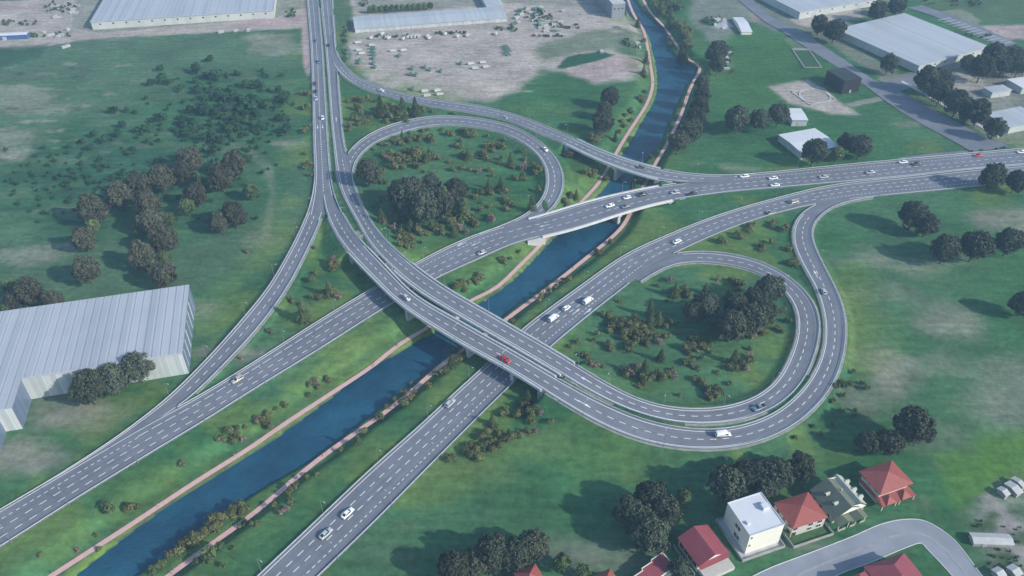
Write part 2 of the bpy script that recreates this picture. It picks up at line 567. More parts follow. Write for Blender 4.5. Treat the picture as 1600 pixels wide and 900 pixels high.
R5_I = [(556, 302, .9), (551, 278, .6), (553, 258, .6), (566, 240, .8), (587, 222, 1.2), (637, 205, 1.6), (687, 195.5, 2), (750, 200, 2.4), (800, 214, 2.8), (835, 237, 3), (850, 257, 3), (854, 282, 2.6),
        (847, 310, 2.1), (825, 332, 1.5), (798, 347.5, 1.1), (768, 358.5, 1.0), (728, 375, .8)]
R6_U = [(520, 15, .5), (521.5, 50), (526, 82), (542, 107), (575, 129), (625, 145, 1), (675, 155), (725, 161, 2), (800, 178, 3), (862, 201, 4), (917, 225.5, 5), (962, 244, 4.8), (1020, 261, 3.4),
        (1075, 271, 1.8), (1132, 274.5, .7), (1190, 272, .5)]
R6_L = [(510, 20, .5), (513, 60), (519, 96), (540, 122), (575, 141), (625, 155.5, 1), (675, 167), (750, 179, 2), (800, 191, 3), (850, 212, 4), (887, 226, 4.6), (925, 245, 5), (975, 264, 4.4), (1025, 279, 3.2),
        (1088, 285.5, 1.5), (1132, 282, .7), (1180, 276, .5)]
ROADS = {
    'A': Road(A_UP, A_LO), 'B': Road(B_LF, B_RT), 'C': Road(C_LF, C_RT), 'C1': Road(C1_L, C1_R), 'C2': Road(C2_R, C2_L),
    'D': Road(D_RT, D_LF), 'R5': Road(R5_O, R5_I), 'R6': Road(R6_U, R6_L)}
# left/right ordering: make wl > wr always
for k, r in ROADS.items():
    if np.mean(r.wl) < np.mean(r.wr):
        r.wl, r.wr = r.wr, r.wl
RA, RB, RC, RC1, RC2, RD, R5, R6 = [ROADS[k] for k in ('A', 'B', 'C', 'C1', 'C2', 'D', 'R5', 'R6')]
LAYER = {'A': 0, 'B': -0.004, 'C': 0, 'C1': -0.03, 'C2': -0.045, 'D': -0.01, 'R5': -0.05, 'R6': -0.055}
for k, r in ROADS.items():
    r.c[:, 2] += LAYER[k]


def span(rd, a, b):
    i, j = rd.npx(*a), rd.npx(*b)
    return min(i, j), max(i, j)


BR = {'A': span(RA, (838, 356), (1040, 302)), 'C2': span(RC2, (558, 393), (858, 600)), 'D': span(RD, (630, 418), (888, 574)), 'R6': span(R6, (893, 222), (1030, 272))}
for k, (i, j) in BR.items():
    ROADS[k].bridge[i:j + 1] = True

# ------------------------------------------------------------------ river and paths
WATER_Z = -5.0
PATH_Z = -3.2
W_LB = [(930, -120), (955, -45), (970, 0), (985, 27), (1003, 42), (1012, 55), (1021, 87), (1026, 112), (1026, 145), (1020, 162), (1000, 195), (984, 225), (965, 252), (955, 280), (932, 308),
        (875, 362), (825, 415), (800, 440), (747, 476), (700, 508), (650, 535), (612, 557), (550, 595), (500, 635), (447, 673), (400, 706), (275, 782), (200, 835),
        (120, 900), (20, 980)]
W_RB = [(950, -120), (975, -45), (990, 0), (1007, 20), (1035, 45), (1045, 75), (1055, 90), (1068, 98), (1088, 108), (1075, 130), (1062, 157), (1042, 198), (1035, 220), (1030, 228), (1010, 250),
        (990, 277), (982, 310), (976, 333), (960, 364), (935, 387), (900, 412), (850, 448), (800, 484), (782, 499), (727, 537), (695, 560), (650, 597), (605, 630), (550, 672), (495, 715), (450, 742),
        (400, 771), (320, 828), (260, 871), (205, 905), (110, 985)]
P_W = [(978, -10), (990, 22), (1005, 46), (1012, 75), (1017, 105), (1020, 132), (1012, 160), (990, 195), (971, 225), (950, 262), (935, 287), (907, 317), (857, 370), (800, 427), (775, 451), (732, 471), (672, 510),
       (617, 542), (592, 565), (540, 600), (430, 672), (400, 694), (307, 752), (212, 815), (82, 899), (-20, 965)]
P_E = [(1000, -10), (1017, 20), (1037, 41), (1057, 70), (1070, 89), (1082, 97), (1095, 103), (1088, 120), (1077, 142), (1066, 175), (1042, 225), (1022, 260), (1007, 290), (985, 332), (975, 352), (955, 372),
       (920, 400), (860, 448), (800, 492), (785, 504), (725, 545), (695, 566), (645, 610), (612, 637), (562, 672), (505, 712), (450, 757), (400, 800), (300, 872), (265, 899), (165, 975)]


def pline(P, z, step, sm):
    A = crom([G(x, y, z) for x, y in P])
    return smooth(resample(A, step=step), sm)


WL = pline(W_LB, WATER_Z, 2.0, 3)
WR = pline(W_RB, WATER_Z, 2.0, 2)
PW = pline(P_W, PATH_Z, 2.0, 3)
PE = pline(P_E, PATH_Z, 2.0, 3)

# ------------------------------------------------------------------ terrain height field
CX0, CX1, CY0, CY1, CS = -560.0, 560.0, 70.0, 800.0, 1.25
gx = np.arange(CX0, CX1 + CS / 2, CS); gy = np.arange(CY0, CY1 + CS / 2, CS)
NX, NY = len(gx), len(gy)
XX, YY = np.meshgrid(gx, gy)          # shape (NY, NX)


def stamp(P, rad, extra=None):
    """distance to a polyline (stations) and nearest station index, windowed"""
    D = np.full((NY, NX), 1e6); I = np.zeros((NY, NX), int)
    for i, p in enumerate(P):
        r = rad
        x0 = int(max(0, (p[0] - r - CX0) / CS)); x1 = int(min(NX, (p[0] + r - CX0) / CS + 2))
        y0 = int(max(0, (p[1] - r - CY0) / CS)); y1 = int(min(NY, (p[1] + r - CY0) / CS + 2))
        if x0 >= x1 or y0 >= y1: continue
        d = np.hypot(XX[y0:y1, x0:x1] - p[0], YY[y0:y1, x0:x1] - p[1])
        m = d < D[y0:y1, x0:x1]
        D[y0:y1, x0:x1][m] = d[m]; I[y0:y1, x0:x1][m] = i
    return D, I


def inside(poly):
    px, py = poly[:, 0], poly[:, 1]
    x0 = int(max(0, (px.min() - CX0) / CS)); x1 = int(min(NX, (px.max() - CX0) / CS + 2))
    y0 = int(max(0, (py.min() - CY0) / CS)); y1 = int(min(NY, (py.max() - CY0) / CS + 2))
    res = np.zeros((NY, NX), bool)
    if x0 >= x1 or y0 >= y1: return res
    X, Y = XX[y0:y1, x0:x1], YY[y0:y1, x0:x1]
    ins = np.zeros(X.shape, bool)
    n = len(px); j = n - 1
    for i in range(n):
        c = ((py[i] > Y) != (py[j] > Y))
        xi = (px[j] - px[i]) * (Y - py[i]) / ((py[j] - py[i]) + 1e-12) + px[i]
        ins ^= c & (X < xi)
        j = i
    res[y0:y1, x0:x1] = ins
    return res


def vnoise(X, Y, sc, seed):
    r = np.random.default_rng(seed)
    T = r.random((256, 256))
    u, v = X / sc + 1000.5, Y / sc + 1000.5
    i, j = np.floor(u).astype(int), np.floor(v).astype(int)
    fu, fv = u - i, v - j
    fu = fu * fu * (3 - 2 * fu); fv = fv * fv * (3 - 2 * fv)
    g = lambda a, b: T[b % 256, a % 256]
    return (g(i, j) * (1 - fu) + g(i + 1, j) * fu) * (1 - fv) + (g(i, j + 1) * (1 - fu) + g(i + 1, j + 1) * fu) * fv


def fbm(X, Y, sc, seed, o=5):
    s = 0; a = 1; t = 0
    for k in range(o):
        s = s + a * vnoise(X, Y, sc / 2 ** k, seed + k); t += a; a *= 0.55
    return s / t


RIVPOLY = np.concatenate([WL[:, :2], WR[::-1, :2]])
inriv = inside(RIVPOLY)
dW, _ = stamp(WL, 30); dE, _ = stamp(WR, 30)
bank = np.interp
zW = np.where(inriv, -np.minimum(dW, 3) * 0.5 + WATER_Z, np.interp(dW, [0, 1.2, 2.0, 7.0, 13.5, 16], [WATER_Z, -4.2, PATH_Z - .1, PATH_Z + .3, -0.25, 0.0]))
zE = np.where(inriv, -np.minimum(dE, 3) * 0.5 + WATER_Z, np.interp(dE, [0, 1.0, 1.8, 5.5, 10.0, 11.5], [WATER_Z, -4.2, PATH_Z - .1, PATH_Z + .2, -0.2, 0.0]))
HH = np.where(dW < dE, zW, zE)
HH = np.where(inriv, np.minimum(HH, WATER_Z - 0.2), HH)
HH = np.where((dW > 30) & (dE > 30) & ~inriv, 0, HH)
HH += (fbm(XX, YY, 40, 5) - 0.5) * 0.5 * np.clip((np.minimum(dW, dE) - 14) / 10, 0, 1)

RDIST = {}
lows = []
for k, r in ROADS.items():
    D, I = stamp(r.c, 34)
    # signed lateral distance refined with local frame
    cx, cy = r.c[I, 0], r.c[I, 1]
    dx, dy = XX - cx, YY - cy
    lat = dx * r.n[I, 0] + dy * r.n[I, 1]
    out = np.maximum(np.maximum(lat - r.wl[I], r.wr[I] - lat), 0)
    along = np.abs(dx * r.t[I, 0] + dy * r.t[I, 1])
    e = np.where((I == 0) | (I == len(r.c) - 1), np.maximum(along - 2, 0), 0)
    out = np.hypot(out, e)
    out = np.where(D > 33, 1e6, out)
    RDIST[k] = out
    z = r.c[I, 2] - 0.18
    br = r.bridge[I]
    # embankment lower bound
    low = np.where(br | (out > 30), -1e3, z - 0.5 * np.maximum(0, out - 1.4))
    # cells near a bridge end are only lifted by real embankment stations
    HH = np.maximum(HH, np.where(inriv, -1e3, low))
    lows.append((out, z, br))
for out, z, br in lows:
    up = np.where(out > 30, 1e3, np.where(br, z - 1.7, z) + 0.8 * np.maximum(0, out - 0.9))
    HH = np.minimum(HH, up)
for P, hw in ((PW, 1.1), (PE, 1.1)):
    D, I = stamp(P, 12)
    out = np.maximum(D - hw, 0)
    z = np.full(D.shape, PATH_Z - 0.06)
    ok = D < 11.9
    HH = np.where(ok & ~inriv, np.minimum(HH, z + 0.72 * np.maximum(0, out - .6)), HH)
    HH = np.where(ok & ~inriv, np.maximum(HH, z - 1.2 * np.maximum(0, out - .4)), HH)
PATHD = np.minimum(stamp(PW, 25)[0], stamp(PE, 25)[0])


def gh(x, y):
    u = (x - CX0) / CS; v = (y - CY0) / CS
    if not (0 <= u < NX - 1 and 0 <= v < NY - 1): return 0.0
    i, j = int(u), int(v); fu, fv = u - i, v - j
    return float((HH[j, i] * (1 - fu) + HH[j, i + 1] * fu) * (1 - fv) + (HH[j + 1, i] * (1 - fu) + HH[j + 1, i + 1] * fu) * fv)


def on_ground(x, y, dz=0.0):
    """photo pixel -> point on the terrain (dz above it)"""
    z = 0.0
    for _ in range(8):
        p = G(x, y, z + dz); z = 0.5 * z + 0.5 * gh(p.x, p.y)
    p = G(x, y, z + dz)
    return Vector((p.x, p.y, gh(p.x, p.y)))


# ground cover colours (albedo) by area ------------------------------------------------
GRASS = np.array([0.035, 0.115, 0.045]); GRASS2 = np.array([0.052, 0.130, 0.062])
col = np.zeros((NY, NX, 3))
n1 = fbm(XX, YY, 60, 21); n2 = fbm(XX, YY, 14, 31); n3 = fbm(XX, YY, 160, 41, 3)
n4 = fbm(XX * 0.35 + YY * 0.1, YY * 1.3, 7, 51)
w = np.clip((n1 - 0.35) / 0.3, 0, 1)[..., None]
col[:] = GRASS * (1 - w) + GRASS2 * w
col *= (0.82 + 0.36 * n2)[..., None]


def mixin(mask, c):
    global col
    mask = np.clip(mask, 0, 1)[..., None]
    col[:] = col * (1 - mask) + np.array(c) * mask


def gpoly(P, soft, c, strength=1.0, z=0.0, warp=6.0, wsc=12, seed=3):
    Wp = np.array([tuple(G(x, y, z))[:2] for x, y in P])
    x0 = int(max(0, (Wp[:, 0].min() - 2 * soft - warp - CX0) / CS)); x1 = int(min(NX, (Wp[:, 0].max() + 2 * soft + warp - CX0) / CS + 2))
    y0 = int(max(0, (Wp[:, 1].min() - 2 * soft - warp - CY0) / CS)); y1 = int(min(NY, (Wp[:, 1].max() + 2 * soft + warp - CY0) / CS + 2))
    if x0 >= x1 or y0 >= y1: return
    X, Y = XX[y0:y1, x0:x1], YY[y0:y1, x0:x1]
    ins = np.zeros(X.shape, bool); D = np.full(X.shape, 1e9)
    n = len(Wp); j = n - 1
    for i in range(n):
        a, b = Wp[j], Wp[i]
        c_ = ((a[1] > Y) != (b[1] > Y))
        xi = (a[0] - b[0]) * (Y - b[1]) / ((a[1] - b[1]) + 1e-12) + b[0]
        ins ^= c_ & (X < xi)
        ab = b - a; L = (ab @ ab) + 1e-9
        t = np.clip(((X - a[0]) * ab[0] + (Y - a[1]) * ab[1]) / L, 0, 1)
        D = np.minimum(D, np.hypot(X - a[0] - t * ab[0], Y - a[1] - t * ab[1]))
        j = i
    sdv = np.where(ins, D, -D)
    sdv = sdv + (fbm(X, Y, wsc, seed) - 0.5) * 2 * warp
    k = np.clip(sdv / (2 * soft) + 0.5, 0, 1); k = k * k * (3 - 2 * k) * strength
    k = k * (0.8 + 0.4 * fbm(X, Y, 5, seed + 9)) if strength < 1 else k
    k = np.clip(k, 0, 1)[..., None]
    sub = col[y0:y1, x0:x1]
    tex = (0.86 + 0.28 * fbm(X, Y, 9, seed + 5))[..., None]
    sub[:] = sub * (1 - k) + np.array(c) * tex * k


def gell(cx, cy, rx, ry, soft, c, strength=1.0, **kw):
    gpoly([(cx + rx * math.cos(a), cy + ry * math.sin(a)) for a in np.linspace(0, 2 * math.pi, 14)[:-1]], soft, c, strength, **kw)


MAUVE = (0.340, 0.305, 0.275); PINKD = (0.34, 0.27, 0.26); PAVE = (0.20, 0.215, 0.18); DULL = (0.072, 0.135, 0.080); PALE = (0.24, 0.245, 0.20)
DARKG = (0.022, 0.078, 0.040); BRIGHT = (0.060, 0.165, 0.060); YEL = (0.125, 0.165, 0.030)
# left field
gpoly([(-200, 60), (470, 44), (482, 380), (300, 470), (-200, 500)], 10, DULL, 0.75, warp=14, wsc=40)
gpoly([(100, 190), (300, 110), (470, 120), (485, 230), (420, 330), (260, 380), (60, 360), (-40, 330)], 14, (0.034, 0.108, 0.050), 0.85, warp=18, wsc=30)
for (x, y, rx, ry, s) in ((20, 150, 70, 16, .6), (60, 170, 60, 10, .5), (15, 215, 40, 14, .6), (50, 398, 55, 14, .65), (20, 240, 30, 9, .9), (110, 330, 60, 6, .3), (100, 385, 40, 5, .5), (430, 75, 45, 12, .6),
                          (455, 225, 30, 6, .6), (420, 60, 40, 8, .7), (10, 60, 30, 6, .7), (410, 375, 35, 9, .35), (150, 60, 60, 4, .4)):
    gell(x, y, rx, ry, 4, PALE, s, warp=6, wsc=6, seed=int(x) % 17 + 3)
for i in range(40):
    x, y = random.uniform(0, 200), random.uniform(95, 260)
    gell(x, y, random.uniform(5, 16), random.uniform(1.2, 3), 1.5, PALE if i % 2 else (0.05, 0.07, 0.05), .55, warp=3, wsc=4, seed=i)
gpoly([(360, 222), (395, 232), (425, 262), (432, 300), (420, 370), (410, 370), (421, 300), (412, 265), (385, 240), (355, 228)], 2, PALE, .35, warp=2)
# wavy dark and light streaks of rough grass in the left field
wv = fbm(XX * 0.30 + YY * 0.12, YY * 1.15 - XX * .18, 8, 151, 4)
c0 = G(150, 290); m_ = np.clip(1.3 - np.hypot((XX - c0.x) / 95, (YY - c0.y) / 62), 0, 1)
mixin(np.clip((wv - .52) / .10, 0, 1) * m_ * .55, (0.085, 0.155, 0.085))
mixin(np.clip((.46 - wv) / .10, 0, 1) * m_ * .7, (0.018, 0.070, 0.042))
c0 = G(120, 160); m_ = np.clip(1.3 - np.hypot((XX - c0.x) / 190, (YY - c0.y) / 120), 0, 1)
mixin(np.clip((wv - .54) / .12, 0, 1) * m_ * .40, (0.12, 0.15, 0.10))
gpoly([(551, 361), (560, 358.5), (570, 369), (563, 376)], .6, (.34, .33, .24), .9, z=4.0, warp=.4)
gpoly([(905, 612), (928, 617), (922, 626), (900, 618)], .6, (.30, .30, .23), .9, z=5.0, warp=.4)
# top left yards
gpoly([(-120, -40), (500, -60), (478, 30), (470, 44), (300, 52), (150, 60), (60, 74), (-120, 78)], 3, MAUVE, 1, warp=3)
gpoly([(125, -30), (480, -40), (474, 12), (430, 28), (150, 52), (112, 44)], 2, PAVE, .85, warp=1.5)
gpoly([(-60, 4), (120, -4), (60, -40), (-60, -40)], 3, DARKG, .9, warp=4)
gell(20, 12, 45, 3, 2, PINKD, 1)
gpoly([(0, 74), (70, 70), (60, 90), (0, 110), (-40, 90)], 4, DARKG, .7)
gpoly([(470, -20), (484, -20), (490, 105), (482, 120), (474, 100)], 1.5, PINKD, 1, warp=1.5)
gpoly([(380, 32), (474, 24), (474, 38), (380, 44)], 1.5, PINKD, 1, warp=1.5)
# big lorry yard
gpoly([(533, 52), (552, 22), (540, -40), (960, -60), (970, 5), (985, 28), (1000, 46), (1008, 60), (960, 78), (1004, 92), (1010, 106), (990, 122), (930, 130), (880, 112), (845, 108),
       (815, 138), (760, 158), (700, 156), (640, 146), (580, 124), (545, 98)], 5, MAUVE, 1, warp=5, wsc=18)
gpoly([(520, -20), (545, -20), (550, 20), (545, 60), (548, 100), (530, 88)], 3, (0.07, 0.12, 0.06), .9)
gpoly([(548, -20), (960, -40), (940, 10), (800, 6), (556, 24)], 3, PAVE, .75, warp=4)
gpoly([(830, 74), (880, 58), (960, 42), (1004, 50), (1004, 84), (960, 76), (900, 82), (850, 98)], 5, (0.10, 0.15, 0.09), .8, warp=6)
gpoly([(868, 106), (885, 90), (905, 84), (940, 82), (962, 86), (930, 96), (905, 102), (880, 108)], 1.5, DARKG, 1, warp=1.5)
gpoly([(905, 106), (960, 90), (1000, 90), (1000, 112), (940, 124), (890, 118)], 3, PINKD, .9, warp=3)
for i in range(26):
    x, y = random.uniform(800, 990), random.uniform(2, 60)
    gell(x, y, random.uniform(4, 14), random.uniform(1, 2.5), 1.0, [DARKG, PALE, (.33, .31, .28), PINKD][i % 4], .8, warp=2, wsc=4, seed=i + 60)
# east of river, north
gpoly([(1085, -30), (1200, -40), (1300, -40), (1330, 60), (1228, 55), (1190, 40), (1165, 34), (1130, 76), (1105, 60), (1075, 25)], 4, (0.17, 0.19, 0.16), .85, warp=5)
gell(1128, 38, 16, 8, 2, (.4, .42, .42), .9, warp=4, wsc=4)
gell(1110, 34, 16, 5, 2, DARKG, .9, warp=3)
gell(1138, 95, 7, 22, 2, (.3, .32, .3), .5, warp=5, wsc=4)
gell(1180, 28, 8, 9, 2, (.30, .22, .18), .7)
gpoly([(1160, 45), (1230, 55), (1300, 100), (1340, 150), (1240, 170), (1130, 190), (1110, 120), (1130, 60)], 8, (0.045, 0.125, 0.040), .8, warp=6)
gpoly([(1232, 55), (1262, 78), (1272, 105), (1255, 108), (1242, 78), (1225, 62)], 1.5, (.13, .17, .12), .6, warp=2)
gell(1262, 98, 17, 13, 1, DARKG, .9, warp=1)
gpoly([(1202, 135), (1262, 124), (1290, 142), (1345, 180), (1300, 178), (1232, 161)], 2.5, MAUVE, .95, warp=2)
gpoly([(1318, 162), (1378, 150), (1386, 155), (1332, 168)], 1, PAVE, .9, warp=1)
gell(1412, 194, 22, 4, 2, (.14, .16, .12), .7)
# industrial right
gpoly([(1215, 40), (1240, 22), (1360, -10), (1400, -20), (1420, 14), (1320, 34), (1326, 64), (1420, 124), (1400, 138), (1370, 118), (1300, 70)], 3, (.145, .165, .125), .9, warp=4)
gpoly([(1230, 30), (1345, 14), (1350, 26), (1260, 44)], 2, MAUVE, .9)
gpoly([(1372, 124), (1440, 108), (1530, 88), (1620, 80), (1640, 240), (1560, 222), (1500, 190), (1410, 136)], 2, (.185, .19, .16), .95, warp=2)
gpoly([(1478, 128), (1510, 112), (1540, 120), (1545, 140), (1500, 150)], 2, MAUVE, .6)
gpoly([(1412, 130), (1450, 150), (1520, 196), (1560, 222), (1548, 226), (1490, 196), (1436, 164)], 1, (.06, .115, .045), .9, warp=2)
gpoly([(1420, -30), (1640, -30), (1640, 30), (1560, 34), (1500, 20), (1440, 14)], 4, (.075, .12, .06), .8)
gpoly([(1520, 40), (1640, 36), (1640, 62), (1560, 62)], 3, PINKD, .9)
gpoly([(1460, 16), (1500, 14), (1540, 40), (1500, 44)], 3, PALE, .6)
for (x, y, rx, ry, s) in ((1372, 460, 60, 12, .35), (1480, 505, 48, 24, .5), (1385, 575, 42, 26, .75), (1440, 570, 60, 14, .45), (1370, 620, 50, 22, .45), (1420, 415, 46, 12, .5), (1345, 405, 36, 12, .45),
                          (1570, 340, 55, 16, .6), (1590, 365, 30, 22, .5), (1580, 600, 60, 40, .35), (1470, 680, 50, 20, .25), (1560, 640, 60, 30, .3), (1160, 264, 26, 4, .4), (1480, 405, 50, 6, .3), (1085, 255, 16, 5, .3)):
    gell(x, y, rx, ry, 9 if rx > 30 else 3, (.26, .235, .205), s, warp=10, wsc=16, seed=int(x + y) % 29)
gpoly([(1480, 720), (1540, 690), (1640, 670), (1640, 760), (1500, 790)], 8, (.075, .165, .030), .9, warp=8)
# near warehouse and riverside
for (x, y, rx, ry, s) in ((110, 650, 70, 24, .75), (40, 715, 60, 26, .7), (160, 640, 40, 14, .5), (330, 553, 34, 5, .8), (320, 480, 24, 12, .4), (395, 552, 20, 4, .7), (860, 690, 30, 10, .2), (730, 730, 50, 14, .2),
                          (900, 860, 60, 16, .45), (960, 880, 60, 20, .5), (600, 860, 40, 20, .1), (1268, 852, 26, 7, .5)):
    gell(x, y, rx, ry, 6, (.22, .205, .18), s, warp=7, wsc=12, seed=int(x + y) % 31)
# village at lower right edge
gpoly([(1520, 800), (1545, 770), (1580, 762), (1640, 740), (1640, 960), (1560, 960), (1530, 880)], 5, (.16, .18, .15), .8, warp=7, wsc=10)
gpoly([(1525, 780), (1545, 772), (1580, 800), (1640, 860), (1640, 900), (1585, 870), (1548, 820)], 2, (.24, .225, .215), .9, warp=2)
for (x, y, rx, ry) in ((1600, 798, 26, 8), (1535, 822, 22, 4), (1552, 808, 12, 10), (1570, 872, 14, 8), (1598, 838, 20, 12)):
    gell(x, y, rx, ry, 2, (.04, .085, .03), .9, warp=3)
for (x, y, rx, ry, s) in ((860, 700, 110, 26, .6), (760, 730, 70, 30, .4), (950, 720, 60, 22, .45), (1010, 735, 50, 14, .4), (620, 690, 60, 30, .25), (990, 600, 70, 20, .35), (1210, 560, 26, 40, .4), (900, 520, 30, 24, .5), (1000, 345, 60, 16, .5),
                          (480, 500, 50, 30, .3), (700, 250, 90, 14, .25), (800, 320, 50, 14, .3), (1150, 560, 50, 40, .25), (760, 405, 40, 12, .5), (690, 385, 30, 14, .3), (860, 170, 60, 10, .3), (960, 180, 30, 12, .3)):
    gell(x, y, rx, ry, 8, (.10, .185, .055), s, warp=12, wsc=18, seed=int(x + 3 * y) % 37)
for i in range(150):     # worn, scrubby patches scattered over the open grass
    x, y = random.uniform(0, 1600), random.uniform(60, 880)
    if 520 < x < 1300 and y < 620: continue
    gell(x, y, random.uniform(5, 24), random.uniform(2, 7), 3, [(.035, .10, .045), (.10, .165, .075), (.13, .16, .09)][i % 3], random.uniform(.15, .4), warp=5, wsc=6, seed=i)
for i in range(60):      # wheel tracks and stains in the lorry yard
    x, y = random.uniform(570, 830), random.uniform(60, 150)
    gell(x, y, random.uniform(10, 45), random.uniform(.5, 1.5), 1.5, [(.26, .235, .22), (.38, .345, .33)][i % 2], .5, warp=3, wsc=9, seed=i)
# river banks
bd = np.where(inriv, 0, np.minimum(dW, dE))
west = dW < dE
g1 = np.clip(1 - np.abs(dW - 9.5) / 5, 0, 1) * (west & ~inriv) * (YY < G(0, 150).y)
mixin(g1 * (0.35 + 0.6 * fbm(XX, YY, 25, 71)), (0.066, 0.175, 0.070))
mixin(np.clip(1.2 - dW / 3.0, 0, 1) * ~inriv * west * .9, (0.12, 0.20, 0.04))
yel = np.clip((fbm(XX, YY, 34, 81, 4) - 0.46) / 0.12, 0, 1) * np.clip(1 - (np.minimum(dW, dE) - 10) / 19, 0, 1)
nearroad = np.minimum.reduce([RDIST[k] for k in RDIST])
mixin(yel * 0.5, (0.100, 0.165, 0.045))
mixin(np.clip((fbm(XX, YY, 30, 91, 4) - 0.53) / 0.1, 0, 1) * 0.6 * np.clip(1 - (nearroad - 8) / 22, 0, 1), (0.115, 0.175, 0.045))
mixin(inriv.astype(float), (0.03, 0.06, 0.07))
mixin(np.clip((PATHD < 1.9) & (PATHD > .5), 0, 1) * .35, (.10, .09, .05))

# one ground sheet: fine in the middle, growing cells out to the horizon
ext = []
d = CS; a = 0
while a < 9000:
    d *= 1.45; a += d; ext.append(a)
ext = np.array(ext)
fx = np.r_[CX0 - ext[::-1], gx, CX1 + ext]; fy = np.r_[CY0 - ext[::-1], gy, CY1 + ext]
NE = len(ext)
FX, FY = np.meshgrid(fx, fy)
ix = np.clip(np.arange(len(fx)) - NE, 0, NX - 1); iy = np.clip(np.arange(len(fy)) - NE, 0, NY - 1)
FH = HH[np.ix_(iy, ix)].copy(); FC = col[np.ix_(iy, ix)].copy()
far = np.maximum(np.maximum(CX0 - FX, FX - CX1), np.maximum(CY0 - FY, FY - CY1))
kf = np.clip(far / 250, 0, 1)
FH = FH * (1 - kf)
FC = FC * (1 - kf[..., None]) + np.array((0.06, 0.11, 0.055)) * kf[..., None] * (0.7 + 0.6 * fbm(FX, FY, 120, 99))[..., None]
nv = FX.size; cols_, rows_ = len(fx), len(fy)
me = bpy.data.meshes.new('ground')
me.vertices.add(nv)
me.vertices.foreach_set('co', np.stack([FX, FY, FH], -1).astype(np.float32).ravel())
a = (np.arange(rows_ - 1)[:, None] * cols_ + np.arange(cols_ - 1)[None, :]).ravel()
quads = np.stack([a, a + 1, a + 1 + cols_, a + cols_], 1).astype(np.int32)
me.loops.add(quads.size); me.loops.foreach_set('vertex_index', quads.ravel())
me.polygons.add(len(quads))
me.polygons.foreach_set('loop_start', np.arange(0, quads.size, 4, dtype=np.int32))
me.polygons.foreach_set('loop_total', np.full(len(quads), 4, dtype=np.int32))
me.update(calc_edges=True)
me.polygons.foreach_set('use_smooth', np.ones(len(quads), bool))
ca = me.color_attributes.new('cover', 'FLOAT_COLOR', 'POINT')
ca.data.foreach_set('color', np.concatenate([np.clip(FC, 0, 1), np.ones(FC.shape[:2] + (1,))], -1).astype(np.float32).ravel())
ground = bpy.data.objects.new('ground', me); C.objects.link(ground); tag(ground, kind='structure')
gm = bpy.data.materials.new('ground_cover'); gm.use_nodes = True
t = gm.node_tree; p = t.nodes['Principled BSDF']; p.inputs['Roughness'].default_value = 0.95; p.inputs['Specular IOR Level'].default_value = 0.1
at = t.nodes.new('ShaderNodeAttribute'); at.attribute_name = 'cover'
tc = t.nodes.new('ShaderNodeTexCoord')
def nz(scale, det, vec=None, rough=.6):
    n = t.nodes.new('ShaderNodeTexNoise'); n.inputs['Scale'].default_value = scale; n.inputs['Detail'].default_value = det; n.inputs['Roughness'].default_value = rough
    t.links.new(vec or tc.outputs['Object'], n.inputs['Vector']); return n
na, nb = nz(0.35, 7, rough=.7), nz(0.03, 6)
mp = t.nodes.new('ShaderNodeMapping'); mp.inputs['Scale'].default_value = (0.12, 0.5, 1); mp.inputs['Rotation'].default_value = (0, 0, 0.35)
t.links.new(tc.outputs['Object'], mp.inputs['Vector'])
nc = nz(0.6, 6, mp.outputs[0])
def mr(n, a, b, c, d):
    x = t.nodes.new('ShaderNodeMapRange'); x.inputs[1].default_value = a; x.inputs[2].default_value = b; x.inputs[3].default_value = c; x.inputs[4].default_value = d
    t.links.new(n.outputs[0], x.inputs[0]); return x
m1, m2, m3 = mr(na, .3, .7, .70, 1.30), mr(nb, .3, .7, .80, 1.20), mr(nc, .3, .7, .78, 1.22)
pr = t.nodes.new('ShaderNodeMath'); pr.operation = 'MULTIPLY'; t.links.new(m1.outputs[0], pr.inputs[0]); t.links.new(m2.outputs[0], pr.inputs[1])
pr2 = t.nodes.new('ShaderNodeMath'); pr2.operation = 'MULTIPLY'; t.links.new(pr.outputs[0], pr2.inputs[0]); t.links.new(m3.outputs[0], pr2.inputs[1])
vm = t.nodes.new('ShaderNodeVectorMath'); vm.operation = 'SCALE'
t.links.new(at.outputs['Color'], vm.inputs[0]); t.links.new(pr2.outputs[0], vm.inputs['Scale'])
t.links.new(vm.outputs[0], p.inputs['Base Color'])
bp = t.nodes.new('ShaderNodeBump'); bp.inputs['Strength'].default_value = 0.35; bp.inputs['Distance'].default_value = 0.25
t.links.new(na.outputs[0], bp.inputs['Height']); t.links.new(bp.outputs[0], p.inputs['Normal'])
me.materials.append(gm)

# water
wm = bpy.data.materials.new('river_water'); wm.use_nodes = True
t = wm.node_tree; p = t.nodes['Principled BSDF']
p.inputs['Roughness'].default_value = 0.12; p.inputs['IOR'].default_value = 1.33
p.inputs['Specular IOR Level'].default_value = 0.5
tc = t.nodes.new('ShaderNodeTexCoord')
mp_ = t.nodes.new('ShaderNodeMapping'); mp_.inputs['Scale'].default_value = (0.8, 1.9, 1); mp_.inputs['Rotation'].default_value = (0, 0, .5)
t.links.new(tc.outputs['Object'], mp_.inputs['Vector'])
n = nz(0.55, 6, mp_.outputs[0], rough=.7); n2_ = nz(0.05, 4)
mx = t.nodes.new('ShaderNodeMix'); mx.data_type = 'RGBA'
mx.inputs[6].default_value = (0.007, 0.052, 0.102, 1); mx.inputs[7].default_value = (0.014, 0.094, 0.162, 1)
m1 = mr(n2_, .35, .65, 0, 1); t.links.new(m1.outputs[0], mx.inputs[0]); t.links.new(mx.outputs[2], p.inputs['Base Color'])
bp = t.nodes.new('ShaderNodeBump'); bp.inputs['Strength'].default_value = 1.0; bp.inputs['Distance'].default_value = 0.8
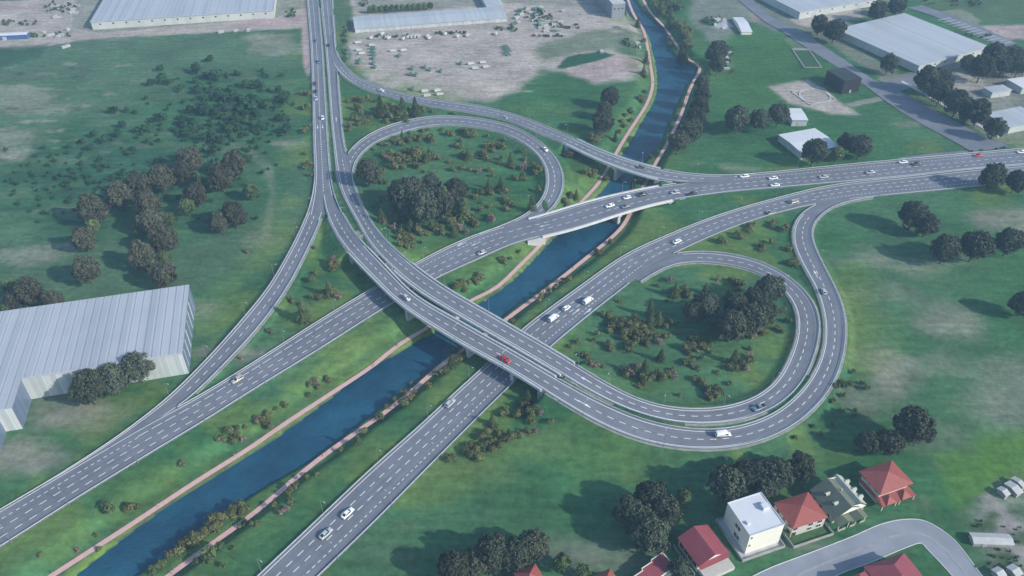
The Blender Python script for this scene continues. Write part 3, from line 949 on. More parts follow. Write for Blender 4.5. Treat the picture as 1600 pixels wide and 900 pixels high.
t.links.new(n.outputs[0], bp.inputs['Height']); t.links.new(bp.outputs[0], p.inputs['Normal'])
mb = MB()
def water_strip():
    n = 260
    a, b = resample(WL, n=n), resample(WR, n=n)
    # widen into the banks
    v = b[:, :2] - a[:, :2]; l = np.linalg.norm(v, axis=1)[:, None]
    a2 = a.copy(); b2 = b.copy(); a2[:, :2] -= v / l * 1.5; b2[:, :2] += v / l * 1.5
    bs = len(mb.v)
    mb.v.extend([(q[0], q[1], WATER_Z) for pr_ in zip(a2, b2) for q in pr_])
    for i in range(n - 1):
        mb.f.append((bs + 2 * i, bs + 2 * i + 1, bs + 2 * i + 3, bs + 2 * i + 2)); mb.m.append(0)
water_strip()
rv = mb.build('river', wm, fix=False); tag(rv, kind='structure')

# paths
def path_ribbon(name, P, hw):
    t_ = np.gradient(P[:, :2], axis=0); t_ /= np.linalg.norm(t_, axis=1)[:, None]
    mb = MB()
    pts = [((q[0], q[1], PATH_Z + 0.03), (-t_[i, 1], t_[i, 0])) for i, q in enumerate(P)]
    mb.sweep(pts, [(-hw, 0), (hw, 0)], closed=False)
    o = mb.build(name, M['pink'], fix=False); tag(o, kind='structure'); return o
path_ribbon('path', PW, 1.05); path_ribbon('path', PE, 1.05)

# ------------------------------------------------------------------ road surfaces, lines
def sidx(rd, x, y): return rd.s[rd.npx(x, y)]
LONG = (2.6, 5.0); SHORT = (1.25, 2.45)
MARKS = {
 'A': [(.05, None, (-100, 860), (800, 362)), (.96, None, (-100, 900), (1700, 255)), (.26, SHORT, (-100, 860), (215, 683)), (.23, (4.2, 5.6), (215, 683), (600, 465)),
       (.25, SHORT, (640, 424), (790, 362)), (.50, LONG, (-100, 900), (800, 366)), (.74, LONG, (-100, 900), (800, 366)),
       (.36, LONG, (800, 366), (1080, 292)), (.67, LONG, (800, 366), (1120, 290)), (.07, None, (838, 342), (1095, 285)),
       (.06, None, (1135, 280), (1750, 225)), (.24, SHORT, (1120, 283), (1750, 225)), (.49, LONG, (1085, 292), (1750, 225)), (.74, LONG, (1120, 290), (1750, 225))],
 'B': [(.07, None, (330, 960), (1750, 245)), (.95, None, (800, 601), (960, 462)), (.30, LONG, (380, 900), (1000, 400)), (.51, LONG, (380, 900), (1000, 410)), (.75, SHORT, (380, 900), (1010, 415)),
       (.37, LONG, (1000, 400), (1270, 305)), (.66, LONG, (1010, 410), (1270, 305)), (.94, None, (1055, 396), (1262, 322)),
       (.28, LONG, (1270, 305), (1750, 250)), (.51, LONG, (1270, 305), (1750, 250)), (.75, SHORT, (1280, 310), (1750, 250)), (.95, None, (1330, 310), (1750, 260))],
 'C': [(.88, None, (476, -50), (479, 338)), (.12, None, (490, -50), (530, 330)), (.49, (1.9, 3.2), (486, -50), (507, 300))],
 'C1': [(.88, None, (480, 330), (60, 767)), (.50, LONG, (490, 338), (285, 620)), (.10, None, (507, 303), (240, 660))],
 'C2': [(.10, None, (530, 330), (1255, 332)), (.50, LONG, (519, 335), (1262, 335)), (.88, None, (507, 303), (1275, 338))],
 'D': [(.86, None, (500, -50), (1071, 405)), (.46, (1.9, 3.2), (505, -50), (519, 95)), (.12, None, (527, 130), (541, 238)), (.10, None, (553, 290), (1071, 405)),
       (.47, LONG, (538, 250), (1075, 402)), (.12, None, (517, -50), (522, 50))],
 'R5': [(.12, None, (551, 232), (868, 315)), (.5, LONG, (548, 262), (835, 335)), (.88, None, (556, 255), (800, 348))],
 'R6': [(.13, None, (524, 60), (1130, 276)), (.5, LONG, (535, 105), (1100, 278)), (.87, None, (520, 98), (1080, 284))],
}
ROADLBL = {'A': 'motorway', 'B': 'motorway', 'C': 'road', 'C1': 'ramp', 'C2': 'ramp', 'D': 'road', 'R5': 'ramp', 'R6': 'ramp'}
# tyre streaks and resurfaced lengths follow the carriageway
t = M['asphalt'].node_tree; p = t.nodes['Principled BSDF']
base_ = p.inputs['Base Color'].links[0].from_socket
at = t.nodes.new('ShaderNodeAttribute'); at.attribute_name = 'lane'
mpp = t.nodes.new('ShaderNodeMapping'); mpp.inputs['Scale'].default_value = (0.9, 0.022, 1); t.links.new(at.outputs['Vector'], mpp.inputs['Vector'])
n_a = t.nodes.new('ShaderNodeTexNoise'); n_a.inputs['Scale'].default_value = 1.0; n_a.inputs['Detail'].default_value = 5; t.links.new(mpp.outputs[0], n_a.inputs['Vector'])
ra = t.nodes.new('ShaderNodeMapRange'); ra.inputs[1].default_value = .3; ra.inputs[2].default_value = .7; ra.inputs[3].default_value = .84; ra.inputs[4].default_value = 1.14; t.links.new(n_a.outputs[0], ra.inputs[0])
sx_ = t.nodes.new('ShaderNodeSeparateXYZ'); t.links.new(at.outputs['Vector'], sx_.inputs[0])
dd_ = t.nodes.new('ShaderNodeMath'); dd_.operation = 'DIVIDE'; dd_.inputs[1].default_value = 37.0; t.links.new(sx_.outputs[1], dd_.inputs[0])
ff_ = t.nodes.new('ShaderNodeMath'); ff_.operation = 'FLOOR'; t.links.new(dd_.outputs[0], ff_.inputs[0])
wn_ = t.nodes.new('ShaderNodeTexWhiteNoise'); wn_.noise_dimensions = '1D'; t.links.new(ff_.outputs[0], wn_.inputs['W'])
rb = t.nodes.new('ShaderNodeMapRange'); rb.inputs[3].default_value = .95; rb.inputs[4].default_value = 1.05; t.links.new(wn_.outputs[0], rb.inputs[0])
mm = t.nodes.new('ShaderNodeMath'); mm.operation = 'MULTIPLY'; t.links.new(ra.outputs[0], mm.inputs[0]); t.links.new(rb.outputs[0], mm.inputs[1])
vs_ = t.nodes.new('ShaderNodeVectorMath'); vs_.operation = 'SCALE'; t.links.new(base_, vs_.inputs[0]); t.links.new(mm.outputs[0], vs_.inputs['Scale'])
t.links.new(vs_.outputs[0], p.inputs['Base Color'])
for k, r in ROADS.items():
    mb = MB()
    ribbon(r, 0, len(r.c) - 1, 0, 1, 0, mb, M['asphalt'], cross=2)
    # sides so that the slab has thickness
    for side in (0, 1):
        o = 1 if side == 0 else -1
        b = len(mb.v)
        for i in range(len(r.c)):
            w_ = r.wl[i] if side == 0 else r.wr[i]
            x, y = r.c[i, 0] + r.n[i, 0] * w_, r.c[i, 1] + r.n[i, 1] * w_
            mb.v += [(x, y, r.c[i, 2]), (x, y, r.c[i, 2] - 0.35)]
        for i in range(len(r.c) - 1):
            mb.f.append((b + 2 * i, b + 2 * i + 1, b + 2 * i + 3, b + 2 * i + 2)); mb.m.append(0)
    ro = mb.build(ROADLBL[k], M['asphalt'], fix=False)
    la = ro.data.attributes.new('lane', 'FLOAT_VECTOR', 'POINT')
    av = []
    for i in range(len(r.c)):
        for q_ in (r.wl[i], (r.wl[i] + r.wr[i]) / 2, r.wr[i]): av += [q_, r.s[i], 0]
    av += [0] * (3 * len(ro.data.vertices) - len(av))
    la.data.foreach_set('vector', av)
    tag(ro, kind='structure')
    mb = MB()
    for (f, dash, a_, b_) in MARKS[k]:
        s0, s1 = sidx(r, *a_), sidx(r, *b_)
        if s0 > s1: s0, s1 = s1, s0
        line(r, mb, f, s0, s1, dash=dash, w=0.27 if dash else 0.24)
    mo = mb.build('lane_marking', M['paint'], ro, fix=False)
    # narrow concrete verge strips outside the ramps
    if k not in ('A', 'B'):
        mb = MB()
        for side in (1, -1):
            idx = [i for i in range(len(r.c)) if not r.bridge[i]]
            run = []
            def flush(run):
                if len(run) > 3:
                    mb.sweep([(r.edge(i, side, 0.0), (r.n[i, 0] * side, r.n[i, 1] * side)) for i in run], [(0.0, -0.02), (0.95, -0.06), (0.95, -0.5), (0.0, -0.5)])
            for i in range(len(r.c)):
                blocked = r.bridge[i]
                if not blocked:
                    q = r.edge(i, side, 1.0)
                    for k2, r2 in ROADS.items():
                        if k2 == k: continue
                        j = r2.near(q)
                        dd = np.array([q[0] - r2.c[j, 0], q[1] - r2.c[j, 1]])
                        la = dd @ r2.n[j]; al = abs(dd @ r2.t[j])
                        if al < 3 and r2.wr[j] - 1.2 < la < r2.wl[j] + 1.2 and abs(r2.c[j, 2] - q[2]) < 3: blocked = True
                if blocked: flush(run); run = []
                else: run.append(i)
            flush(run)
        mb.build('kerb', M['verge'], ro, fix=False)


def blocked_at(k, q, margin=1.0, vz=3.0):
    for k2, r2 in ROADS.items():
        if k2 == k: continue
        j = r2.near(q)
        dd = np.array([q[0] - r2.c[j, 0], q[1] - r2.c[j, 1]])
        la = dd @ r2.n[j]; al = abs(dd @ r2.t[j])
        if al < 3 and r2.wr[j] - margin < la < r2.wl[j] + margin and abs(r2.c[j, 2] - q[2]) < vz: return True
    return False


# arrows painted on the lanes
def arrow(rd, x, y, f, rev, L=6.0, parent=None, turn=0):
    s0 = sidx(rd, x, y)
    mb = MB()
    sg = -1 if rev else 1
    def P(u, v): return rd.at(s0 + sg * u, f, 0.022, -sg * v)
    mb.poly([P(0, -.14), P(L * .6, -.14), P(L * .6, .14), P(0, .14)])
    mb.poly([P(L * .6, -.5), P(L, 0), P(L * .6, .5)])
    if turn: mb.poly([P(L * .25, .14 * turn), P(L * .6, 1.0 * turn), P(L * .66, .8 * turn), P(L * .4, .14 * turn)])
    return mb
roadobjs = {o.name: o for o in C.objects}
for (k, x, y, f, rev, tn) in (('A', 735, 384, .12, True, 1), ('B', 905, 488, .86, False, 1), ('B', 893, 490, .63, False, 0), ('C', 497, 195, .3, False, 0), ('C', 505, 195, .7, False, 0),
                              ('D', 525, 190, .5, True, 0), ('A', 855, 350, .5, True, 0), ('A', 758, 385, .35, True, 0), ('C2', 902, 622, .48, False, 0), ('D', 925, 597, .48, True, 0),
                              ('C2', 1280, 434, .4, False, 0)):
    mb = arrow(ROADS[k], x, y, f, rev, turn=tn)
    par = [o for o in C.objects if o.type == 'MESH' and o.name.split('.')[0] == ROADLBL[k] and o.parent is None]
    order = [kk for kk in ROADS if ROADLBL[kk] == ROADLBL[k]]
    mb.build('lane_arrow', M['paint'], par[order.index(k)], fix=False)

# ------------------------------------------------------------------ guardrails (non bridge) and viaducts
GR_LABEL = {
 ('A', 1): 'steel guardrail on the upper edge of the upper motorway', ('A', -1): 'steel guardrail on the lower edge of the upper motorway',
 ('B', 1): 'steel guardrail on the river side of the lower motorway', ('B', -1): 'steel guardrail on the right side of the lower motorway',
 ('C', 1): 'steel guardrail on the median side of the left straight road', ('C', -1): 'steel guardrail on the field side of the left straight road',
 ('C1', 1): 'steel guardrail on the inner side of the left ramp', ('C1', -1): 'steel guardrail on the field side of the left ramp',
 ('C2', 1): 'steel guardrail on the inner side of the outer loop ramp', ('C2', -1): 'steel guardrail on the outer side of the outer loop ramp',
 ('D', 1): 'steel guardrail on the garden side of the inner loop ramp', ('D', -1): 'steel guardrail of the inner loop facing the outer loop',
 ('R5', 1): 'steel guardrail on the outer side of the upper loop', ('R5', -1): 'steel guardrail round the inside of the upper loop',
 ('R6', 1): 'steel guardrail on the yard side of the long curved ramp', ('R6', -1): 'steel guardrail on the loop side of the long curved ramp'}
for k, r in ROADS.items():
    for side in (1, -1):
        mb = MB()
        run = []
        def fl(run):
            if len(run) < 4: return
            mb = MB()
            pts = [(r.edge(i, side, -0.12), (r.n[i, 0] * side, r.n[i, 1] * side)) for i in run]
            mb.sweep(pts, [(-.13, .44), (.0, .40), (.13, .44), (.13, .74), (.0, .79), (-.13, .74)])
            for q in range(0, len(run), 2):
                e = r.edge(run[q], side, 0.02)
                mb.bar((e[0], e[1], e[2] - 0.3), (e[0], e[1], e[2] + 0.78), 0.07, n=4)
            o = mb.build('guardrail', M['rail'], fix=False)
            reg(o, GR_LABEL[(k, side)], 'guardrail', 'steel guardrails along the carriageways', r.c[run[len(run) // 2], 0])
        for i in range(len(r.c)):
            q = r.edge(i, side, 0.4)
            if r.bridge[i] or blocked_at(k, q, -0.1): fl(run); run = []
            else: run.append(i)
        fl(run)

BR_LABEL = {'A': 'low concrete motorway bridge over the river with white sides', 'C2': 'long concrete viaduct carrying the front ramp over both motorways and the river',
            'D': 'long concrete viaduct carrying the rear ramp over both motorways and the river', 'R6': 'curved concrete ramp bridge over the river'}
PIERS = {'A': [(960, 323)], 'R6': [(968, 254)],
         'C2': [(572, 408), (640, 475), (735, 535), (806, 575)], 'D': [(668, 420), (715, 462), (790, 520), (858, 556)]}
for k, (i0, i1) in BR.items():
    r = ROADS[k]
    e0 = tuple(r.c[i0])
    root = empty('viaduct' if k in ('C2', 'D') else 'bridge', (e0[0], e0[1], e0[2]))
    tag(root, BR_LABEL[k], 'viaduct' if k in ('C2', 'D') else 'bridge', 'concrete bridges of the interchange')
    off = Vector(e0)
    def loc(p): return (p[0] - off.x, p[1] - off.y, p[2] - off.z)
    idx = list(range(i0, i1 + 1))
    th = 1.5 if k in ('C2', 'D') else 1.25
    mb = MB()
    b0 = []
    for i in idx:
        wl, wr = r.wl[i] + .55, r.wr[i] - .55
        mid = (wl + wr) / 2; q = (wl - wr) / 2
        c = loc(r.c[i])
        ring = []
        for (l, z) in ((wl, -.06), (wl, -.62), (mid + q * .62, -.95), (mid + q * .5, -th), (mid - q * .5, -th), (mid - q * .62, -.95), (wr, -.62), (wr, -.06)):
            ring.append((c[0] + r.n[i, 0] * l, c[1] + r.n[i, 1] * l, c[2] + z))
        b0.append(ring)
    n = len(b0[0]); b = 0
    for ring in b0: mb.v += ring
    for a_ in range(len(b0) - 1):
        for j in range(n):
            j2 = (j + 1) % n
            mb.f.append((a_ * n + j, (a_ + 1) * n + j, (a_ + 1) * n + j2, a_ * n + j2)); mb.m.append(0)
    mb.f.append(tuple(range(n))); mb.m.append(0)
    e_ = (len(b0) - 1) * n; mb.f.append(tuple(e_ + j for j in range(n - 1, -1, -1))); mb.m.append(0)
    mb.build('deck', M['concrete'], root)
    for side in (1, -1):
        mb = MB()
        pts = [(loc(r.edge(i, side, 0.0)), (r.n[i, 0] * side, r.n[i, 1] * side)) for i in idx]
        mb.sweep(pts, [(.0, -.02), (.05, .42), (.12, .46), (.75, .46), (.82, .40), (.84, -.75), (.58, -.75), (.57, -.02)])
        mb.build('parapet', M['concrete_light'], root)
        mb = MB()
        mb.sweep([(p_, n_) for p_, n_ in pts], [(.33, .85), (.45, .85), (.45, 1.0), (.33, 1.0)])
        for q in range(0, len(pts), 1):
            (p_, n_) = pts[q]
            mb.bar((p_[0] + n_[0] * .39, p_[1] + n_[1] * .39, p_[2] + .44), (p_[0] + n_[0] * .39, p_[1] + n_[1] * .39, p_[2] + .86), .045, n=4)
        mb.build('handrail', M['rail'], root, fix=False)
    # piers under the deck
    for (x, y) in PIERS[k]:
        i = r.npx(x, y); c = r.c[i]; g_ = min(gh(c[0], c[1]), c[2] - 2) - 1.0
        mb = MB()
        w_ = r.hw[i] * (1.1 if k in ('A',) else 1.05)
        ang = math.atan2(r.n[i, 1], r.n[i, 0])
        m_ = r.mid[i]
        cx_, cy_ = c[0] + r.n[i, 0] * m_, c[1] + r.n[i, 1] * m_
        lp = loc((cx_, cy_, 0))
        zt = c[2] - th + .06 - off.z
        mb.box((lp[0], lp[1], (zt - 0.5 + (g_ - off.z)) / 2), (w_ * 1.75, 1.7, zt - .5 - (g_ - off.z)), ang)
        mb.box((lp[0], lp[1], zt - 0.26), (w_ * 1.95, 2.1, .55), ang)
        mb.build('pier', M['concrete'], root)
    # abutments: wing walls at both ends
    for i, sg in ((i0, 1), (i1, -1)):
        c = r.c[i]; ang = math.atan2(r.n[i, 1], r.n[i, 0])
        m_ = r.mid[i]; cx_, cy_ = c[0] + r.n[i, 0] * m_ + r.t[i, 0] * sg * 1.0, c[1] + r.n[i, 1] * m_ + r.t[i, 1] * sg * 1.0
        lp = loc((cx_, cy_, c[2])); dep = max(3.0, c[2] + (4.5 if k in ('A', 'R6') else 1.2))
        mb = MB()
        w_ = 2 * r.hw[i] + 1.0
        mb.box((lp[0], lp[1], lp[2] - th + .1 - dep / 2), (w_, 1.6, dep), ang)
        # side walls running back into the embankment
        for s2 in (1, -1):
            q0 = r.edge(i, s2, .35); L_ = 9.0
            q = (q0[0] - r.t[i, 0] * sg * L_ / 2 + r.t[i, 0] * sg * .8, q0[1] - r.t[i, 1] * sg * L_ / 2 + r.t[i, 1] * sg * .8, 0)
            q = loc((q[0], q[1], c[2]))
            mb.box((q[0], q[1], q[2] - .3 - dep / 2 - .3), (.45, L_, dep + .6), ang)
        mb.build('abutment', M['concrete'], root)

# grass island between the upper loop end and the motorway
mb = MB(); zt_ = R5.c[R5.npx(852, 320), 2] + .03
isl = [(848, 312), (852, 314), (856, 321), (857, 327), (854, 330), (850, 325), (847.5, 318)]
P_ = [G(x, y, zt_) for x, y in isl]
mb.prism([(p.x, p.y) for p in P_], zt_ - .2, zt_ + .10)
o = mb.build('traffic_island', mat('island_grass', (.03, .10, .03), .95)); tag(o, kind='structure')
# ------------------------------------------------------------------ local streets
def flat_street(name, left, right, z, m, n=60, sm=1, edge=None):
    a = resample(crom([G(x, y, z) for x, y in left]), n=n); b = resample(crom([G(x, y, z) for x, y in right]), n=n)
    mb = MB(); k = 6
    for i in range(n):
        for j in range(k + 1):
            q = a[i] + (b[i] - a[i]) * j / k
            mb.v.append((q[0], q[1], max(z, gh(q[0], q[1]) + 0.04)))
    for i in range(n - 1):
        for j in range(k):
            mb.f.append((i * (k + 1) + j, i * (k + 1) + j + 1, (i + 1) * (k + 1) + j + 1, (i + 1) * (k + 1) + j)); mb.m.append(0)
    o = mb.build(name, m, fix=False); tag(o, kind='structure')
    if edge:
        for P in (a, b):
            mb = MB()
            t_ = np.gradient(P[:, :2], axis=0); t_ /= np.linalg.norm(t_, axis=1)[:, None]
            mb.sweep([((q[0], q[1], max(z, gh(q[0], q[1]) + 0.04)), (-t_[i, 1], t_[i, 0])) for i, q in enumerate(P)], [(-.13, -.1), (-.13, .12), (.13, .12), (.13, -.1)])
            mb.build('kerb', M['concrete_light'], o)
    return o, a, b


flat_street('street', [(1130, -20), (1200, 37), (1215, 45), (1250, 68), (1307, 104), (1347, 130), (1380, 155), (1425, 185), (1500, 226), (1520, 238)],
            [(1160, -20), (1205, 26), (1250, 47), (1287, 72), (1325, 97), (1370, 127), (1407, 143), (1450, 166), (1505, 196), (1545, 217), (1580, 228)], 0.3, M['asphalt_old'])
flat_street('street', [(1372, 132), (1390, 126), (1420, 119), (1450, 112)], [(1392, 147), (1415, 140), (1440, 128), (1470, 116)], 0.33, M['asphalt_old'], n=20)
flat_street('pavement', [(1402, 247), (1450, 240.5), (1500, 236)], [(1406, 250.5), (1452, 245.5), (1540, 236.6)], 0.33, M['asphalt_old'], n=20)
flat_street('parking_lane', [(1418, 12), (1450, 22), (1500, 42), (1545, 62), (1566, 74)], [(1440, 8), (1480, 22), (1520, 36), (1560, 54), (1590, 68)], 0.33, M['asphalt_old'], n=30)
flat_street('pavement', [(1408, 128), (1450, 152), (1500, 180), (1560, 216)], [(1410, 125.5), (1453, 149.5), (1503, 177.5), (1563, 213)], 0.34, M['concrete'], n=20)
# marked bays in the parking lane
mb = MB()
for j in range(6):
    for i in range(13):
        u = 0.32 + i * 0.052; v = 0.1 + j * 0.15
        x = (1418 + (1566 - 1418) * u) * (1 - v) + (1440 + (1590 - 1440) * u) * v; y = (12 + 62 * u) * (1 - v) + (8 + 60 * u) * v
        q = G(x, y, 0.42); mb.box((q.x, q.y, 0.42), (3.0, .45, .02), -0.55)
o = mb.build('parking_markings', M['paint']); tag(o, kind='structure')
# practice pad: painted square and circle
mb = MB()
sq = [G(*p_, 0.3) for p_ in ((1237, 143), (1285, 137), (1306, 156.5), (1266, 163.5))]
for i in range(4):
    a_, b_ = sq[i], sq[(i + 1) % 4]
    q = (a_ + b_) / 2; d_ = b_ - a_
    mb.box((q.x, q.y, 0.34), (d_.length + .8, .9, .06), math.atan2(d_.y, d_.x))
cc = (sq[0] + sq[1] + sq[2] + sq[3]) / 4
Rr = 10.5
pts = []
for i in range(48):
    a_ = 2 * math.pi * i / 48
    pts.append(((cc.x + Rr * math.cos(a_) * .95, cc.y + Rr * math.sin(a_), 0.40), (math.cos(a_), math.sin(a_))))
pts.append(pts[0])
mb.sweep(pts, [(-.45, 0), (.45, 0)], closed=False)
o = mb.build('pad_markings', mat('pad_line', (.50, .48, .46), .9)); tag(o, kind='structure')

# village street at the lower right
so_, sa, sb = flat_street('street', [(1130, 925), (1200, 889), (1260, 866), (1330, 839), (1380, 818), (1415, 811.5), (1442, 813), (1465, 824), (1490, 843), (1530, 894), (1560, 935)],
                          [(1215, 950), (1310, 898), (1360, 879), (1400, 862), (1420, 854), (1435, 849), (1441, 849), (1447, 856), (1470, 880), (1488, 900), (1520, 940)], 0.12, M['asphalt_street'], n=80, edge=True)
mb = MB()
mid = (sa * 0.5 + sb * 0.5)
t_ = np.gradient(mid[:, :2], axis=0); t_ /= np.linalg.norm(t_, axis=1)[:, None]
mid = smooth(mid, 3)
mb.sweep([((q[0], q[1], 0.16), (-t_[i, 1], t_[i, 0])) for i, q in enumerate(mid)], [(-.5, 0), (.5, 0)], closed=False)
mb.build('worn_centre_line', mat('worn_line', (.27, .28, .30), .9, .15, .4), so_, fix=False)

# ------------------------------------------------------------------ building helpers
def rectify(P, z):
    """four photo pixels of a flat rectangle at height z -> centre, angle, length (0-1 edge), width"""
    w_ = [G(x, y, z) for x, y in P]
    c = (w_[0] + w_[1] + w_[2] + w_[3]) / 4
    d = (w_[1] - w_[0]) + (w_[2] - w_[3])
    a = math.atan2(d.y, d.x)
    L_ = d.length / 2
    e = (w_[3] - w_[0]) + (w_[2] - w_[1])
    Wd = abs(-math.sin(a) * e.x + math.cos(a) * e.y) / 2
    return c, a, L_, Wd


M['roof_sheet_x'] = panel_mat('roof_sheet_x', (.27, .30, .345), (.42, .45, .49), 0, 3.4)
M['roof_sheet_fine'] = panel_mat('roof_sheet_fine', (.30, .33, .37), (.44, .47, .50), 0, 2.2)
M['wall_sheet'] = panel_mat('wall_sheet', (.30, .34, .35), (.56, .60, .60), 2, 2.6, seam=.35)
M['wall_sheet2'] = panel_mat('wall_sheet2', (.38, .41, .40), (.52, .55, .53), 2, 5.0, seam=.15)
M['black_sheet'] = panel_mat('black_sheet', (.020, .021, .024), (.034, .035, .038), 2, 2.5, seam=.15)
M['white_wall'] = mat('white_render', (.68, .67, .60), .85, .03, .5)
M['white_roof'] = mat('white_roof', (.56, .58, .62), .7, .03, .3)
M['house_wall'] = mat('house_render', (.46, .45, .41), .85, .05, .5)
M['red_roof'] = mat('red_roof', (.27, .075, .065), .65, .10, .5, detail=8)
M['crimson_roof'] = mat('crimson_roof', (.25, .062, .078), .6, .08, .5, detail=8)
M['green_roof'] = mat('grey_green_roof', (.13, .15, .115), .7, .12, .6, detail=8)
M['green_trim'] = mat('grey_green_trim', (.36, .38, .32), .8, .08, 1)
M['dark'] = mat('dark_opening', (.02, .02, .022), .7)
M['yardwall'] = mat('yard_wall', (.30, .30, .28), .9, .15, .4, detail=7)
M['lawn'] = mat('yard_lawn', (.05, .11, .04), .95, .2, .5)
M['blue_sheet'] = mat('blue_sheet', (.06, .12, .28), .5)


def shed(name, label, P, z, wall, roof, group=None, cat='warehouse', eave=.35, pitch=0.0, over=None, doors=None, ridge_axis=0, windows=0, vents=0, gutter=True):
    c, a, L_, Wd = rectify(P, z)
    g0 = gh(c.x, c.y)
    root = empty(name, (c.x, c.y, 0), a)
    tag(root, label, cat, group)
    x, y = L_ / 2, Wd / 2
    mb = MB(); mb.prism([(-x + eave, -y + eave), (x - eave, -y + eave), (x - eave, y - eave), (-x + eave, y - eave)], -.5, z - .25)
    if pitch:
        b = len(mb.v)
        xx = x - eave
        for sx in (-1, 1):
            mb.poly([(sx * xx, -y + eave, z - .25), (sx * xx, y - eave, z - .25), (sx * xx, 0, z + pitch - .3)])
    mb.build('wall', wall, root)
    mb = MB()
    if pitch:
        th = .22
        pr = [(-y, z - .2), (0, z + pitch), (y, z - .2), (y, z - .2 - th), (0, z + pitch - th), (-y, z - .2 - th)]
        b = len(mb.v)
        for sx in (-x, x):
            for (yy, zz) in pr: mb.v.append((sx, yy, zz))
        n = len(pr)
        for j in range(n):
            mb.f.append((b + j, b + (j + 1) % n, b + n + (j + 1) % n, b + n + j)); mb.m.append(0)
        mb.f.append(tuple(b + j for j in range(n))); mb.m.append(0)
        mb.f.append(tuple(b + n + j for j in range(n - 1, -1, -1))); mb.m.append(0)
    else:
        mb.prism([(-x, -y), (x, -y), (x, y), (-x, y)], z - .25, z)
    ro = mb.build('roof', roof, root)
    if gutter:
        for sy in (-1, 1):
            mb = MB(); mb.box((0, sy * (y + .12), z - .3), (2 * x, .22, .28))
            mb.build('gutter', M['rail'], root)
    for (s_, u, wd, ht) in (doors or []):
        mb = MB()
        if s_ in 'fb':
            yy = (-y + eave - .06) * (1 if s_ == 'f' else -1)
            mb.box((-x + u * 2 * x, yy, ht / 2), (wd, .16, ht))
        else:
            xx = (x - eave + .06) * (1 if s_ == 'r' else -1)
            mb.box((xx, -y + u * 2 * y, ht / 2), (.16, wd, ht))
        mb.build('door', M['rail'], root)
    for i in range(windows):
        mb = MB(); mb.box((-x + (i + .7) * 2 * x / (windows + .4), -y + eave - .05, z * .62), (1.3, .16, 1.0)); mb.build('window', M['glass'], root)
    for i in range(vents):
        mb = MB(); mb.box((-x + (i + .5) * 2 * x / vents, y * .1, z + pitch + .35), (1.6, 1.6, .8)); mb.build('roof_vent', M['rail'], root)
    return root, x, y


# near left warehouse: L shaped metal hall, 12 m high
Z1 = 12.0
c, a, L_, Wd = rectify([(45, 587.5), (282, 553), (298, 443), (62, 479)], Z1)
root = empty('warehouse', (c.x, c.y, 0), a)
tag(root, 'huge warehouse with ribbed pale metal roof and a projecting wing, beside the left ramp', 'warehouse')
x, y = L_ / 2, Wd / 2
inv = Matrix.Rotation(-a, 3, 'Z')
wf = inv @ (G(36, 634, Z1) - c)            # wing front corner
XL = -x - 62
foot = [(x, -y), (x, y), (XL, y), (XL, wf.y), (-x - .6, wf.y), (-x - .6, -y)]
mb = MB(); mb.prism([(x - .2, -y + .2), (x - .2, y - .2), (XL, y - .2), (XL, wf.y + .2), (-x - .8, wf.y + .2), (-x - .8, -y + .2)], -1, Z1 - .3)
mb.build('wall', M['wall_sheet'], root)
mb = MB(); mb.prism(foot, Z1 - .3, Z1); mb.build('roof', M['roof_sheet_x'], root)
w2 = inv @ (G(9, 677, 0) - c)              # a second step of the wing at the photo's left edge
mb = MB(); mb.prism([(w2.x, wf.y + .3), (w2.x, wf.y - 42), (XL, wf.y - 42), (XL, wf.y + .3)], -1, Z1 - .35); mb.build('lower_wing', M['wall_sheet'], root)
mb = MB(); mb.prism([(w2.x + .2, wf.y - .01), (w2.x + .2, wf.y - 42.2), (XL, wf.y - 42.2), (XL, wf.y - .01)], Z1 - .35, Z1 - .04); mb.build('roof', M['roof_sheet_x'], root)
# standing seams as raised ribs on the roof sheet
mb = MB()
u = XL + 1.7
while u < x:
    y0 = -y if u > -x - .8 else wf.y
    mb.box((u, (y0 + y) / 2, Z1 + .09), (.35, y - y0 - .3, .18)); u += 3.4
mb.build('roof_ribs', M['roof_sheet_x'], root)
mb = MB(); mb.box(((x - x - .6) / 2, -y - .12, Z1 - .35), (2 * x, .25, .4)); mb.build('gutter', M['rail'], root)
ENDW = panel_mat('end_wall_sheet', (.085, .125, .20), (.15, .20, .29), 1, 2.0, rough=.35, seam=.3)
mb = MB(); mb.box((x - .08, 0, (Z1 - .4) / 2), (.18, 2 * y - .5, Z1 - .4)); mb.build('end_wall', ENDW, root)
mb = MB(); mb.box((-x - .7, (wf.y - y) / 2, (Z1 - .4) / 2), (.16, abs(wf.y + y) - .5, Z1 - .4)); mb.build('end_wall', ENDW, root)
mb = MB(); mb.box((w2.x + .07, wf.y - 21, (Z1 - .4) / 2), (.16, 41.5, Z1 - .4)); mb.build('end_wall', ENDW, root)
for i in range(7):
    mb = MB(); mb.box((x + .02, -y * .85 + i * y * .27, 6.0), (.1, .5 + .4 * (i % 3), 9.5)); mb.build('light_strip', M['wall_sheet'], root)

